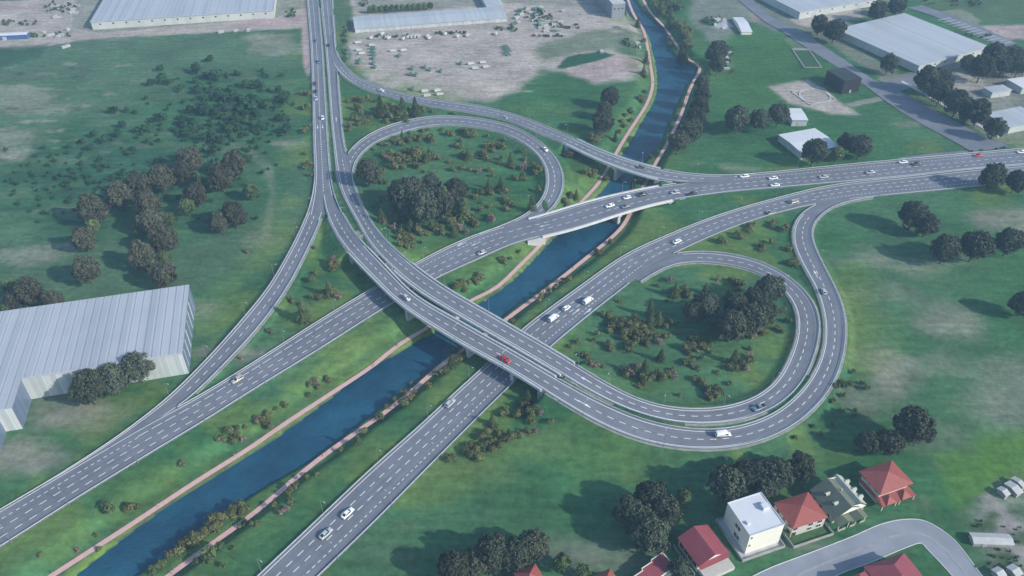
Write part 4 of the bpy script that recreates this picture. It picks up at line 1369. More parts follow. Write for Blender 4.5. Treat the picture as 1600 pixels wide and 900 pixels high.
r1, _, _ = shed('warehouse', 'wide low warehouse with striped grey roof and cream front wall, far upper left', [(146, 35), (419, 15), (445, -70), (190, -58)], 6.5, M['wall_sheet2'], M['roof_sheet_x'], windows=14, doors=[('f', .9, 5, 4)])
shed('warehouse', 'long narrow white roofed shed behind the lorry yard', [(553, 44.7), (791.7, 27), (785, 9.5), (552, 26)], 3.6, M['wall_sheet'], M['roof_sheet_fine'], pitch=.9, doors=[('f', .12 + .11 * i, 4, 2.6) for i in range(8)])
shed('annexe', 'small grey roofed annexe behind the right end of the long white shed', [(757, 9), (783, 7), (777, -14), (750, -12)], 4.6, M['wall_sheet2'], M['roof_sheet_fine'], cat='shed')
shed('office_block', 'tall grey office block standing on the river bank', [(950.5, 6), (968.6, 5), (962, -22), (940, -20)], 12.0, panel_mat('office_wall', (.16, .19, .22), (.26, .29, .32), 2, 3.0), M['concrete'], cat='office building', eave=.05, windows=3, vents=1)
shed('warehouse', 'wide pale warehouse cut by the top edge, right of the river', [(1239.5, 20.5), (1355, 1), (1300, -42), (1180, -22)], 6.0, M['wall_sheet2'], M['roof_sheet_fine'], windows=6, doors=[('f', .2, 5, 3.5), ('f', .8, 5, 3.5)])
shed('warehouse', 'big square white roofed warehouse beyond the diagonal street', [(1421, 109.5), (1540, 73), (1420, 20), (1321, 40)], 5.6, M['wall_sheet2'], M['roof_sheet_fine'], windows=7, doors=[('f', .12, 3, 3), ('f', .5, 4, 3.4), ('l', .3, 3, 3), ('l', .6, 3, 3)])
shed('dark_box_building', 'windowless black cube building beside the street', [(1318, 127), (1345.5, 122), (1321, 105), (1294, 109)], 9.7, M['black_sheet'], M['black_sheet'], cat='building', gutter=False, eave=.03, doors=[('f', .5, 1.2, 2.2)])
shed('shed', 'small white roofed shed beside a pair of trees, below the painted pad', [(1233, 187), (1261, 187.5), (1254, 168.5), (1232, 169)], 4.6, M['wall_sheet'], M['white_roof'], pitch=.3, doors=[('f', .5, 3, 2.6)])
shed('shed', 'wide white shed with two roof sections behind three trees', [(1253, 241), (1301, 228), (1284, 200), (1216, 208)], 4.4, M['wall_sheet2'], M['white_roof'], pitch=.5, doors=[('l', .5, 3, 3)], windows=3)
shed('shed', 'small white shed standing alone on the paved yard', [(1550, 145), (1582, 140), (1567, 132), (1537, 136)], 4.3, M['wall_sheet2'], M['roof_sheet_fine'], group='white sheds on the paved yard', doors=[('f', .5, 1.5, 2.2)])
shed('shed', 'white shed cut by the right edge, farther one on the paved yard', [(1592, 138), (1640, 132), (1620, 117), (1579, 123)], 4.6, M['wall_sheet2'], M['white_roof'], group='white sheds on the paved yard', doors=[('f', .3, 3, 3)])
shed('shed', 'flat grey shed cut by the right edge beside the tree row', [(1569, 202), (1630, 188), (1600, 166), (1548, 174)], 4.6, M['wall_sheet2'], M['roof_sheet_fine'], group='white sheds on the paved yard', doors=[('f', .5, 1.6, 2.2)])
shed('shed', 'long white shed with a blue front at the left edge of the photo', [(-30, 57), (44, 53), (42, 49.5), (-30, 52.5)], 4.0, M['blue_sheet'], M['white_roof'], pitch=.3, doors=[('f', .5, 3, 2.6)])
shed('shed', 'short white tunnel roofed shed between two fields near the river', [(1153, 49), (1171, 50), (1166, 26), (1150, 27)], 2.6, M['white_wall'], M['white_roof'], pitch=1.4, gutter=False)
# low sheds of the village at the right edge
for (P, lb) in (([(1518, 849), (1583, 851), (1580, 834), (1518, 831)], 'long white double roof of a low village shed at the right edge'),
                ([(1572, 776), (1579, 772), (1566, 758), (1558, 762)], 'short slanting white shed, left of the two in the village'),
                ([(1586, 776), (1596, 770), (1583, 748), (1573, 752)], 'slanting white shed, middle one above the village lane'),
                ([(1597, 764), (1603, 760), (1588, 742), (1582, 745)], 'narrow slanting white shed at the right edge above the village lane'),
                ([(1562, 905), (1574, 898), (1560, 884), (1550, 888)], 'small white shed near the lower right corner, left one'),
                ([(1588, 903), (1600, 895), (1583, 880), (1573, 884)], 'small white shed near the lower right corner, right one')):
    shed('village_shed', lb, P, 2.2, M['yardwall'], M['concrete'], pitch=.5, group='low sheds in the village', cat='shed', gutter=False, doors=[('f', .3, 1.4, 2.0)])

# small goal enclosure on the field
c, a, L_, Wd = rectify([(1250, 106), (1277, 105), (1269, 77), (1244, 76)], 0.2)
root = empty('ball_court', (c.x, c.y, 0), a); tag(root, 'small green court framed by pale kerbs beside the street', 'court')
mb = MB(); mb.box((0, 0, .1), (L_ - 1, Wd - 1, .3)); mb.build('court_surface', mat('court_green', (.03, .085, .035), .9, .1), root)
for (cx_, cy_, lx, ly) in ((0, -Wd / 2, L_, .9), (0, Wd / 2 - 1, L_, 3.5), (-L_ / 2, 0, .9, Wd), (L_ / 2, 0, .9, Wd)):
    mb = MB(); mb.box((cx_, cy_, .25), (lx, ly, .5)); mb.build('kerb', M['verge'], root)

# ------------------------------------------------------------------ houses
def hip(mb, x0, x1, y0, y1, z0, z1, ridge=0.0, th=.22, axis='x'):
    """hip roof; ridge = half length of the ridge"""
    cx_, cy_ = (x0 + x1) / 2, (y0 + y1) / 2
    base = [(x0, y0, z0), (x1, y0, z0), (x1, y1, z0), (x0, y1, z0)]
    low = [(p[0], p[1], z0 - th) for p in base]
    if ridge > .01:
        r0, r1 = ((cx_ - ridge, cy_, z1), (cx_ + ridge, cy_, z1)) if axis == 'x' else ((cx_, cy_ - ridge, z1), (cx_, cy_ + ridge, z1))
        if axis == 'x':
            F = [(base[0], base[1], r1, r0), (base[1], base[2], r1), (base[2], base[3], r0, r1), (base[3], base[0], r0)]
        else:
            F = [(base[0], base[1], r0), (base[1], base[2], r1, r0), (base[2], base[3], r1), (base[3], base[0], r0, r1)]
    else:
        ap = (cx_, cy_, z1)
        F = [(base[i], base[(i + 1) % 4], ap) for i in range(4)]
    for f in F: mb.poly(f)
    for i in range(4): mb.poly([low[i], low[(i + 1) % 4], base[(i + 1) % 4], base[i]])
    mb.poly(low[::-1])


def gable(mb, x0, x1, y0, y1, z0, z1, th=.22, axis='y'):
    """gable roof slab, ridge along axis"""
    if axis == 'y':
        pr = [(x0, z0), ((x0 + x1) / 2, z1), (x1, z0), (x1, z0 - th), ((x0 + x1) / 2, z1 - th), (x0, z0 - th)]
        A_ = [(p[0], y0, p[1]) for p in pr]; B_ = [(p[0], y1, p[1]) for p in pr]
    else:
        pr = [(y0, z0), ((y0 + y1) / 2, z1), (y1, z0), (y1, z0 - th), ((y0 + y1) / 2, z1 - th), (y0, z0 - th)]
        A_ = [(x0, p[0], p[1]) for p in pr]; B_ = [(x1, p[0], p[1]) for p in pr]
    n = 6
    for j in range(n): mb.poly([A_[j], A_[(j + 1) % n], B_[(j + 1) % n], B_[j]])
    mb.poly([A_[0], A_[1], A_[4], A_[5]]); mb.poly([A_[1], A_[2], A_[3], A_[4]])
    mb.poly([B_[5], B_[4], B_[1], B_[0]]); mb.poly([B_[4], B_[3], B_[2], B_[1]])


def win(root, x, y, z, w_, h_, face, frame=M['white_wall'], pane=M['glass']):
    """window on a wall: face f(-y) b(+y) l(-x) r(+x)"""
    dx, dy = (w_, .14) if face in 'fb' else (.14, w_)
    sx, sy = {'f': (0, -1), 'b': (0, 1), 'l': (-1, 0), 'r': (1, 0)}[face]
    mb = MB(); mb.box((x + sx * .03, y + sy * .03, z), (dx + (.2 if dx > .2 else 0), dy + (.2 if dy > .2 else 0), h_ + .2))
    o = mb.build('window', frame, root)
    mb = MB(); mb.box((x + sx * .09, y + sy * .09, z), (dx - (.05 if dx > .2 else 0), dy - (.05 if dy > .2 else 0), h_))
    mb.build('pane', pane, o)
    mb = MB(); mb.box((x + sx * .13, y + sy * .13, z), (.06 if dx > .2 else .14, .06 if dy > .2 else .14, h_))
    mb.build('mullion', frame, o)


def yard(x0, x1, y0, y1, base, h=1.1, th=.3, label='', lawn=True, ground=M['yardwall']):
    """low yard wall round a house: a thing of its own"""
    o = empty('yard_wall', base.location, base.rotation_euler[2]); tag(o, label, 'wall', 'low walls round the houses')
    for (cx_, cy_, lx, ly, nm) in (((x0 + x1) / 2, y0, x1 - x0 + th, th, 'wall_side'), ((x0 + x1) / 2, y1, x1 - x0 + th, th, 'wall_side'),
                                   (x0, (y0 + y1) / 2, th, y1 - y0 - th, 'wall_side'), (x1, (y0 + y1) / 2, th, y1 - y0 - th, 'wall_side')):
        mb = MB(); mb.box((cx_, cy_, h / 2 - .2), (lx, ly, h + .4)); mb.build(nm, M['yardwall'], o)
    mb = MB(); mb.box(((x0 + x1) / 2, (y0 + y1) / 2, .1), (x1 - x0 - th - .01, y1 - y0 - th - .01, .12)); mb.build('yard_floor', M['lawn'] if lawn else M['concrete'], o)
    return o


# H3 white apartment block
Z3 = 10.4
c, a, L_, Wd = rectify([(1172.5, 837.5), (1226, 818.7), (1189, 769.7), (1136.7, 785.8)], Z3)
h3 = empty('apartment_block', (c.x, c.y, 0), a); tag(h3, 'tall plain white block with flat white roof and two rooftop boxes', 'building')
x, y = L_ / 2, Wd / 2
mb = MB(); mb.prism([(-x, -y), (x, -y), (x, y), (-x, y)], -.5, Z3 - .25); mb.build('wall', M['white_wall'], h3)
mb = MB(); mb.prism([(-x - .06, -y - .06), (x + .06, -y - .06), (x + .06, y + .06), (-x - .06, y + .06)], Z3 - .25, Z3 - .1); rf = mb.build('roof', M['white_roof'], h3)
mb = MB()
for (cx_, cy_, lx, ly) in ((0, -y, 2 * x + .3, .22), (0, y, 2 * x + .3, .22), (-x, 0, .22, 2 * y), (x, 0, .22, 2 * y)):
    mb.box((cx_, cy_, Z3 + .02), (lx, ly, .3))
mb.build('parapet', M['white_roof'], rf)
def loc3(px, py, z): return inv3 @ (G(px, py, z) - c)
inv3 = Matrix.Rotation(-a, 3, 'Z')
q = loc3(1195, 793, Z3); mb = MB(); mb.box((q.x, q.y, Z3 + .6), (2.6, 2.0, 1.5)); mb.build('roof_box', M['white_roof'], rf)
q = loc3(1169, 818, Z3); mb = MB(); mb.box((q.x, q.y, Z3 + .3), (1.1, .9, .9)); mb.build('roof_box', M['white_roof'], rf)
for (u, z_) in ((-.1, 6.9), (-.1 - .08, 2.6)):
    for d_ in (-.75, .75): win(h3, -x, y * u + d_, z_, 1.2, 1.7, 'l')
for z_ in (8.8, 4.6): win(h3, -x + 1.0, -y, z_, .5, 1.0, 'f')
for z_ in (8.6, 5.4, 2.2):
    for u in (-.5, .5): win(h3, x, y * u, z_, 1.2, 1.4, 'r'); win(h3, x * u, y, z_, 1.2, 1.4, 'b')
yard(-x - 2.3, x + .9, -y - 2.2, y + 1.0, h3, label='grey wall round the tall white block', lawn=False)

# H2 crimson gable house
Z2 = 6.0
c, a, L_, Wd = rectify([(1089, 884), (1140, 861), (1107, 816), (1062, 836)], Z2 - .4)
h2 = empty('house', (c.x, c.y, 0), a); tag(h2, 'white house with crimson gable roof and a paved terrace, left of the tall white block', 'house')
x, y = L_ / 2, Wd / 2
mb = MB(); mb.prism([(-x + .5, -y + .8), (x - .5, -y + .8), (x - .5, y - .5), (-x + .5, y - .5)], -.5, 4.4)
for yy in (-y + .8, y - .5): mb.poly([(-x + .5, yy, 4.4), (x - .5, yy, 4.4), (0, yy, 7.0)])
mb.build('wall', M['white_wall'], h2)
mb = MB(); gable(mb, -x, x, -y, y, 4.5, 7.3); mb.build('roof', M['crimson_roof'], h2)
mb = MB()
b = [(-x + .3, -y - 1.0, 3.9), (x - .3, -y - 1.0, 3.9), (x - .3, -y + .8, 4.2), (-x + .3, -y + .8, 4.2)]
mb.poly(b); mb.poly([(p[0], p[1], p[2] - .18) for p in b][::-1])
for i in range(4): mb.poly([b[i], b[(i + 1) % 4], (b[(i + 1) % 4][0], b[(i + 1) % 4][1], b[(i + 1) % 4][2] - .18), (b[i][0], b[i][1], b[i][2] - .18)])
mb.build('awning', M['crimson_roof'], h2)
mb = MB(); mb.box((0.4, -y - 1.6, .9), (2 * x - 1, 4.4, 1.8)); mb.build('terrace', M['house_wall'], h2)
for u in (-.6, -.2, .2, .6):
    win(h2, -x + .5, y * u, 2.6, 2.0, 1.8, 'l')
win(h2, x * .5, -y + .8, 3.1, 1.4, 1.0, 'f'); win(h2, -x * .6, -y + .8, 3.1, 1.4, 1.0, 'f')
mb = MB(); mb.box((x * .1, -y + .76, 2.85), (1.0, .14, 2.0)); mb.build('door', M['dark'], h2)
for u in (-.5, .3): win(h2, x - .5, y * u, 2.8, 1.4, 1.4, 'r')
mb = MB(); mb.box((-x - .9, 0, .6), (.25, 2 * y, 1.2)); o = mb.build('yard_wall', M['yardwall']); o.location = h2.location; o.rotation_euler = h2.rotation_euler
tag(o, 'grey wall along the shaded left side of the crimson gable house', 'wall', 'low walls round the houses')

# H4 red hipped house with balcony
Z4 = 5.6
c, a, L_, Wd = rectify([(1240, 825.5), (1294.5, 808.5), (1262, 768), (1207.5, 786)], Z4)
h4 = empty('house', (c.x, c.y, 0), a); tag(h4, 'two storey house with red hipped roof and corner balcony, beside the tall white block', 'house')
x, y = L_ / 2, Wd / 2
mb = MB(); mb.prism([(-x + 2.6, -y + .4), (x - .4, -y + .4), (x - .4, y - .4), (-x + .4, y - .4), (-x + .4, -y + 3.2), (-x + 2.6, -y + 3.2)], -.5, Z4 - .2); mb.build('wall', M['house_wall'], h4)
mb = MB(); hip(mb, -x, x, -y, y, Z4, Z4 + 2.7); mb.build('roof', M['red_roof'], h4)
o = MB(); o.box((-x + 1.6, -y + 1.7, 2.7), (2.6, 2.9, .25)); bal = o.build('balcony', M['house_wall'], h4)
for (cx_, cy_, lx, ly) in ((-x + 1.6, -y + .35, 2.6, .15), (-x + .38, -y + 1.7, .15, 2.6)):
    mb = MB(); mb.box((cx_, cy_, 3.2), (lx, ly, .8)); mb.build('balustrade', M['house_wall'], bal)
mb = MB(); mb.box((-x + .5, -y + .5, 2.6), (.3, .3, 5.2)); mb.build('post', M['house_wall'], h4)
mb = MB(); mb.box((-x + 1.6, -y + 3.16, 1.3), (1.0, .14, 2.2)); mb.build('door', M['dark'], h4)
for z_ in (1.9, 4.2):
    for u in (.1, .62): win(h4, x * u, -y + .4, z_, 1.7, 1.1, 'f')
for z_ in (1.9, 4.2):
    for u in (-.1, .5): win(h4, -x + .4, y * u, z_, 1.3, 1.1, 'l')
    for u in (-.5, .5): win(h4, x - .4, y * u, z_, 1.3, 1.1, 'r')
yard(-x - .9, x + .9, -y - 3.6, y + .8, h4, label='grey wall round the lawn of the red hipped house')

# H5 grey green gabled house with dormers
Z5 = 4.2
c, a, L_, Wd = rectify([(1301, 812), (1355, 792), (1318, 745), (1269, 764)], Z5)
h5 = empty('house', (c.x, c.y, 0), a); tag(h5, 'grey-green gabled house with small dormers and a porch', 'house')
x, y = L_ / 2, Wd / 2
mb = MB(); mb.prism([(-x + .6, -y + 1), (x - .6, -y + 1), (x - .6, y - .5), (-x + .6, y - .5)], -.5, Z5)
mb.build('wall', M['green_trim'], h5)
rd_ = -x * .12
mb = MB()
for (p0, p1) in (((-x, Z5 - .2), (rd_, Z5 + 3.6)), ((rd_, Z5 + 3.6), (x * .42, Z5 + 1.6))):
    A_ = [(p0[0], -y, p0[1]), (p1[0], -y, p1[1]), (p1[0], y, p1[1]), (p0[0], y, p0[1])]
    mb.poly(A_); mb.poly([(p[0], p[1], p[2] - .2) for p in A_][::-1])
    for i in range(4):
        q0, q1 = A_[i], A_[(i + 1) % 4]; mb.poly([q0, q1, (q1[0], q1[1], q1[2] - .2), (q0[0], q0[1], q0[2] - .2)])
mb.build('roof', M['green_roof'], h5)
mb = MB(); gable(mb, x * .08, x * 1.0, -y + .8, y + .6, Z5 + .2, Z5 + 2.9, axis='y'); mb.build('roof', M['green_trim'], h5)
for yy in (-y + .5, y - .3):
    mb = MB(); mb.poly([(-x + .4, yy, Z5 - .1), (x - .4, yy, Z5 - .1), (x * .5, yy, Z5 + 2.5), (rd_, yy, Z5 + 3.4)]); mb.build('gable_wall', M['white_wall'], h5)
for (u, s_) in ((-.35, -1), (.3, -1), (-.45, 1), (.05, 1), (.6, 1)):
    X_ = -x * .55 if s_ < 0 else x * .88
    mb = MB(); mb.prism([(X_ - .7, y * u - .6), (X_ + .8, y * u - .6), (X_ + .8, y * u + .6), (X_ - .7, y * u + .6)], Z5 + .2, Z5 + 2.0 if s_ < 0 else Z5 + 1.5)
    dm = mb.build('dormer', M['white_wall'], h5)
    mb = MB(); gable(mb, X_ - .9, X_ + 1.0, y * u - .8, y * u + .8, (Z5 + 2.0 if s_ < 0 else Z5 + 1.5), (Z5 + 2.6 if s_ < 0 else Z5 + 2.1), axis='x', th=.1); mb.build('dormer_roof', M['green_trim'], dm)
    mb = MB(); mb.box((X_ + s_ * .78, y * u, Z5 + 1.45 if s_ < 0 else Z5 + 1.1), (.12, .7, .6)); mb.build('window', M['glass'], dm)
mb = MB()
for (xa, xb, d_) in ((-x + .2, -x * .05, .5), (-x * .05, x * .72, .9)):
    gable(mb, xa, xb, -y - 2.0 - d_, -y + 1.2, Z5 - 1.2, Z5 + .1, axis='y', th=.12)
mb.build('porch_roof', M['green_roof'], h5)
for u in (-.95, -.35, .1, .65):
    mb = MB(); mb.box((x * u, -y - 2.2, 1.35), (.2, .2, 2.9)); mb.build('porch_post', M['white_wall'], h5)
for (u0, u1) in ((-.95, -.5), (-.25, .05), (.35, .65)):
    mb = MB(); mb.box((x * (u0 + u1) / 2, -y - 2.45, .45), (x * (u1 - u0), .2, .9)); mb.build('porch_rail', M['green_trim'], h5)
mb = MB(); mb.box((-x * .05, -y + .95, 1.2), (1.0, .14, 2.2)); mb.build('door', M['dark'], h5)
for u in (-.55, .45): win(h5, x * u, -y + 1, 1.8, 1.2, 1.1, 'f')
for u in (-.5, .1, .6): win(h5, -x + .6, y * u, 2.0, 1.2, 1.2, 'l')
mb = MB(); mb.box((x * .1, y * .1, Z5 + 3.2), (.5, .5, 1.4)); mb.build('chimney', M['green_trim'], h5)

# H6 red two tier house
Z6 = 6.3
c, a, L_, Wd = rectify([(1376, 773), (1427, 756), (1394, 718), (1341, 737)], Z6)
h6 = empty('house', (c.x, c.y, 0), a); tag(h6, 'red house with a pyramid roof above a wide lower porch roof, rightmost of the row', 'house')
x, y = L_ / 2, Wd / 2
mb = MB(); mb.prism([(-x + 1.1, -y + 1.1), (x - 1.1, -y + 1.1), (x - 1.1, y - 1.1), (-x + 1.1, y - 1.1)], -.5, Z6 - .2); mb.build('wall', M['house_wall'], h6)
mb = MB(); hip(mb, -x, x, -y, y, Z6, Z6 + 3.2); mb.build('roof', M['red_roof'], h6)
mb = MB()
hip(mb, -x + .1, x + .3, -y - 2.6, y - .6, 2.7, 3.9, ridge=x * .7, axis='x')
mb.build('lower_roof', M['red_roof'], h6)
for u in (-.45, .45):
    mb = MB(); hip(mb, x * u - 2.1, x * u + 2.1, -y - 2.7, -y + 1.4, 3.0, 4.6); mb.build('porch_hip', M['red_roof'], h6)
for u in (-.92, -.1, .12, .98):
    mb = MB(); mb.box((x * u, -y - 2.3, 1.2), (.22, .22, 2.6)); mb.build('porch_post', M['white_wall'], h6)
for u in (-.5, .1, .6): win(h6, -x + 1.1, y * u, 5.1, 1.3, 1.1, 'l', pane=M['glass'])
for u in (-.4, .4): win(h6, x * u, -y + 1.1, 5.2, 1.2, .9, 'f'); win(h6, x - 1.1, y * u, 5.1, 1.2, 1.0, 'r')
mb = MB(); mb.box((0, -y + 1.06, 1.2), (1.0, .14, 2.2)); mb.build('door', M['dark'], h6)

# H1 crimson flat stepped roof at the bottom edge
Z0 = 4.2
c, a, L_, Wd = rectify([(1000, 925), (1054, 884), (1036, 865), (978, 899)], Z0)
h1 = empty('house', (c.x, c.y, 0), a); tag(h1, 'low house with a stepped crimson roof edged in white, cut by the bottom edge', 'house')
x, y = L_ / 2, Wd / 2
foot = [(-x, -y), (x, -y), (x, y), (x * .35, y), (x * .35, y * .8), (-x * .25, y * .8), (-x * .25, y * .55), (-x, y * .55)]
mb = MB(); mb.prism([(p[0] * .96, p[1] * .96) for p in foot], -.5, Z0 - .3); mb.build('wall', M['white_wall'], h1)
mb = MB(); mb.prism(foot, Z0 - .3, Z0); mb.build('roof', M['crimson_roof'], h1)
mb = MB()
for i in range(len(foot)):
    p_, q_ = Vector(foot[i]), Vector(foot[(i + 1) % len(foot)]); m_ = (p_ + q_) / 2; d_ = q_ - p_
    mb.box((m_.x, m_.y, Z0 + .04), (d_.length + .25, .25, .28), math.atan2(d_.y, d_.x))
mb.build('roof_edge', M['white_wall'], h1)
for u in (-.5, .3): win(h1, x * .96, y * u, 2.0, 1.4, 1.2, 'r'); win(h1, x * u, -y * .96, 2.0, 1.4, 1.2, 'f')

# H7 two crimson hipped houses below the street
for (P, z_, lb, rg) in (([(1376, 937), (1452, 911), (1412, 864), (1358, 882)], 5.0, 'large house with crimson hipped roof inside the street bend, cut by the bottom edge', 2.0),
                        ([(1325, 930), (1368, 912), (1358, 890), (1318, 904)], 4.0, 'smaller house with crimson hipped roof left of the one inside the street bend', 1.0)):
    c, a, L_, Wd = rectify(P, z_)
    hh = empty('house', (c.x, c.y, 0), a); tag(hh, lb, 'house'); x, y = L_ / 2, Wd / 2
    mb = MB(); mb.prism([(-x + .5, -y + .5), (x - .5, -y + .5), (x - .5, y - .5), (-x + .5, y - .5)], -.5, z_ - .2); mb.build('wall', M['house_wall'], hh)
    mb = MB(); hip(mb, -x, x, -y, y, z_, z_ + 2.8, ridge=rg, axis='y'); mb.build('roof', M['crimson_roof'], hh)
    for u in (-.4, .4): win(hh, -x + .5, y * u, 2.4, 1.3, 1.2, 'l'); win(hh, x * u, y - .5, 2.4, 1.3, 1.2, 'b'); win(hh, x - .5, y * u, 2.4, 1.3, 1.2, 'r'); win(hh, x * u, -y + .5, 2.4, 1.3, 1.2, 'f')
# roof tips at the bottom edge
for (px_, py_, w_, lb) in ((828, 903, 8, 'red hipped roof tip just showing at the bottom edge below the tree pair'), (948, 908, 7, 'small red hipped roof tip at the bottom edge beside the low crimson house')):
    q = G(px_, py_, 5.0)
    hh = empty('house', (q.x, q.y, 0), .45); tag(hh, lb, 'house', 'houses cut by the bottom edge')
    mb = MB(); mb.prism([(-w_ / 2 + .4, -w_ / 2 + .4), (w_ / 2 - .4, -w_ / 2 + .4), (w_ / 2 - .4, w_ / 2 - .4), (-w_ / 2 + .4, w_ / 2 - .4)], -.5, 4.8); mb.build('wall', M['house_wall'], hh)
    mb = MB(); hip(mb, -w_ / 2, w_ / 2, -w_ / 2, w_ / 2, 5.0, 7.6); mb.build('roof', M['red_roof'], hh)
# ------------------------------------------------------------------ vegetation
def leaf_mesh(name, centers, normals, size, mat_, rng, tri=False, flat=0.35):
    n = len(centers)
    nr = normals + rng.normal(0, 0.55, (n, 3)); nr /= np.linalg.norm(nr, axis=1)[:, None] + 1e-9
    u = np.cross(nr, rng.normal(0, 1, (n, 3))); u /= np.linalg.norm(u, axis=1)[:, None] + 1e-9
    v = np.cross(nr, u)
    s = (size * rng.uniform(.6, 1.35, n))[:, None]
    a, b = u * s, v * s * .75
    V = np.stack([centers - a, centers - b * .9 + a * .1, centers + a, centers + b], 1).reshape(-1, 3)
    me = bpy.data.meshes.new(name)
    me.vertices.add(4 * n); me.vertices.foreach_set('co', V.astype(np.float32).ravel())
    me.loops.add(4 * n); me.loops.foreach_set('vertex_index', np.arange(4 * n, dtype=np.int32))
    me.polygons.add(n)
    me.polygons.foreach_set('loop_start', np.arange(0, 4 * n, 4, dtype=np.int32))
    me.polygons.foreach_set('loop_total', np.full(n, 4, dtype=np.int32))
    me.update(calc_edges=True)
    me.materials.append(mat_)
    return me


def dirs(n, rng):
    d = rng.normal(0, 1, (n, 3)); return d / np.linalg.norm(d, axis=1)[:, None]


def broad_crown(seed, mat_, n=9500, lobes=44, size=.050, name='crown'):
    """crown of unit radius centred at z = 0.95; leaf clumps on many lobes of unequal size"""
    rng = np.random.default_rng(seed)
    L_ = []
    while len(L_) < lobes:
        d = dirs(1, rng)[0]
        if d[2] < -.72: continue
        rr = rng.uniform(.50, .76)
        p = d * rr * np.array([1, 1, .86]); L_.append((p, rng.uniform(.17, .31)))
    L_.append((np.zeros(3), .74))
    w = np.array([l[1] ** 2 for l in L_]); w /= w.sum()
    cs, ns = [], []
    for (p, r), ww in zip(L_, w):
        k = int(n * ww) + 10
        # sub clumps on each lobe
        sub = dirs(max(6, int(k / 34)), rng); pick = rng.integers(0, len(sub), k)
        d = sub[pick] + rng.normal(0, .28, (k, 3)); d /= np.linalg.norm(d, axis=1)[:, None]
        q = p + d * (r * rng.uniform(.72, 1.08, k))[:, None]
        cs.append(q); ns.append(d)
    c_, n_ = np.concatenate(cs), np.concatenate(ns)
    # drop leaves deep inside
    keep = np.linalg.norm(c_ / np.array([1, 1, .9]), axis=1) > .42
    c_, n_ = c_[keep], n_[keep]
    c_[:, 2] = c_[:, 2] * .95 + .98
    return leaf_mesh(name, c_, n_, size, mat_, rng), L_


def trunk_mesh(seed, L_, name='trunk', z0=0.0, r=.05):
    rng = random.Random(seed)
    mb = MB()
    mb.bar((0, 0, -.12), (0.01, 0, .35), r * 1.25, r * .9, 7)
    mb.bar((0.01, 0, .33), (.02, .02, .95), r * .9, r * .45, 7)
    for (p, rr) in rng.sample(L_, min(8, len(L_))):
        q = (p[0] * .8, p[1] * .8, p[2] * .8 + .98)
        mb.bar((.01, 0, .34 + rng.random() * .3), q, r * .5, r * .14, 5)
    mb.mats = [M['trunk']]; mb.m = [0] * len(mb.f)
    return mb.mesh(name, True)


def conifer_crown(seed, mat_, n=3200, name='crown', slim=.34):
    """height 1, base radius slim: whorls of drooping boughs"""
    rng = np.random.default_rng(seed)
    cs, ns = [], []
    lev = 13
    for k in range(lev):
        z = .08 + .88 * (k / (lev - 1)) ** .95
        R0 = slim * (1 - (k / (lev - .3))) ** .85 * rng.uniform(.85, 1.12) + .012
        nb = int(11 - k * .45); a0 = rng.uniform(0, 6.28)
        for j in range(nb):
            a = a0 + 2 * math.pi * j / nb + rng.normal(0, .18); L_ = R0 * rng.uniform(.7, 1.15)
            m = max(6, int(n / lev / nb * (1.7 - 1.4 * k / lev)))
            t_ = rng.uniform(.08, 1, m) ** .7
            sw = rng.normal(0, .13, m) * L_ * (1.1 - t_ * .6)
            x = t_ * L_ * math.cos(a) - sw * math.sin(a); y = t_ * L_ * math.sin(a) + sw * math.cos(a)
            zz = z - t_ * t_ * .055 + rng.normal(0, .009, m)
            cs.append(np.stack([x, y, zz], 1)); ns.append(np.tile([math.cos(a) * .5, math.sin(a) * .5, .8], (m, 1)))
    return leaf_mesh(name, np.concatenate(cs), np.concatenate(ns), .021, mat_, rng)


def conifer_trunk(name='trunk'):
    mb = MB(); mb.bar((0, 0, -.05), (0, 0, .95), .022, .004, 6); mb.mats = [M['trunk']]; mb.m = [0] * len(mb.f)
    return mb.mesh(name, True)


def shrub_mesh(seed, mat_, n=420, name='foliage', lobes=6):
    rng = np.random.default_rng(seed)
    cs, ns = [], []
    for i in range(lobes):
        r = rng.uniform(.32, .55); a = rng.uniform(0, 6.28); d0 = rng.uniform(.0, .55) if i else 0
        p = np.array([math.cos(a) * d0, math.sin(a) * d0, rng.uniform(.35, .75)])
        d = dirs(n // lobes, rng); d[:, 2] = np.where(d[:, 2] < -.5, -d[:, 2], d[:, 2])
        cs.append(p + d * (r * rng.uniform(.7, 1.1, len(d)))[:, None]); ns.append(d)
    return leaf_mesh(name, np.concatenate(cs), np.concatenate(ns), .115, mat_, rng)


def stem_mesh(name='stem'):
    mb = MB()
    for i in range(4):
        a = i * 1.6; mb.bar((0, 0, -.1), (.3 * math.cos(a), .3 * math.sin(a), .6), .05, .02, 4)
    mb.mats = [M['trunk']]; mb.m = [0] * len(mb.f); return mb.mesh(name)


BC, BT = {}, {}
for key, mk in (('dark', 'broad'), ('warm', 'broadwarm')):
    BC[key], BT[key] = [], []
    for s_ in range(4):
        me_, L_ = broad_crown(100 + s_ * 7 + (50 if key == 'warm' else 0), M[mk]); BC[key].append(me_); BT[key].append(trunk_mesh(s_, L_))
BC['light'], BT['light'] = [], []
for s_ in range(2):
    me_, L_ = broad_crown(300 + s_, M['light'], n=3400, lobes=22, size=.070); BC['light'].append(me_); BT['light'].append(trunk_mesh(s_, L_))
CC = [conifer_crown(400 + i, M['conifer'], slim=.27 + .03 * i) for i in range(3)]
CCL = [conifer_crown(420 + i, M['light'], slim=.36) for i in range(2)]
CTK = conifer_trunk()
SH = {'olive': [shrub_mesh(500 + i, M['shrub']) for i in range(4)], 'green': [shrub_mesh(520 + i, M['shrubgreen']) for i in range(3)],
      'pink': [shrub_mesh(540 + i, M['pinkshrub'], n=300) for i in range(2)], 'field': [shrub_mesh(560 + i, M['fieldshrub']) for i in range(3)]}
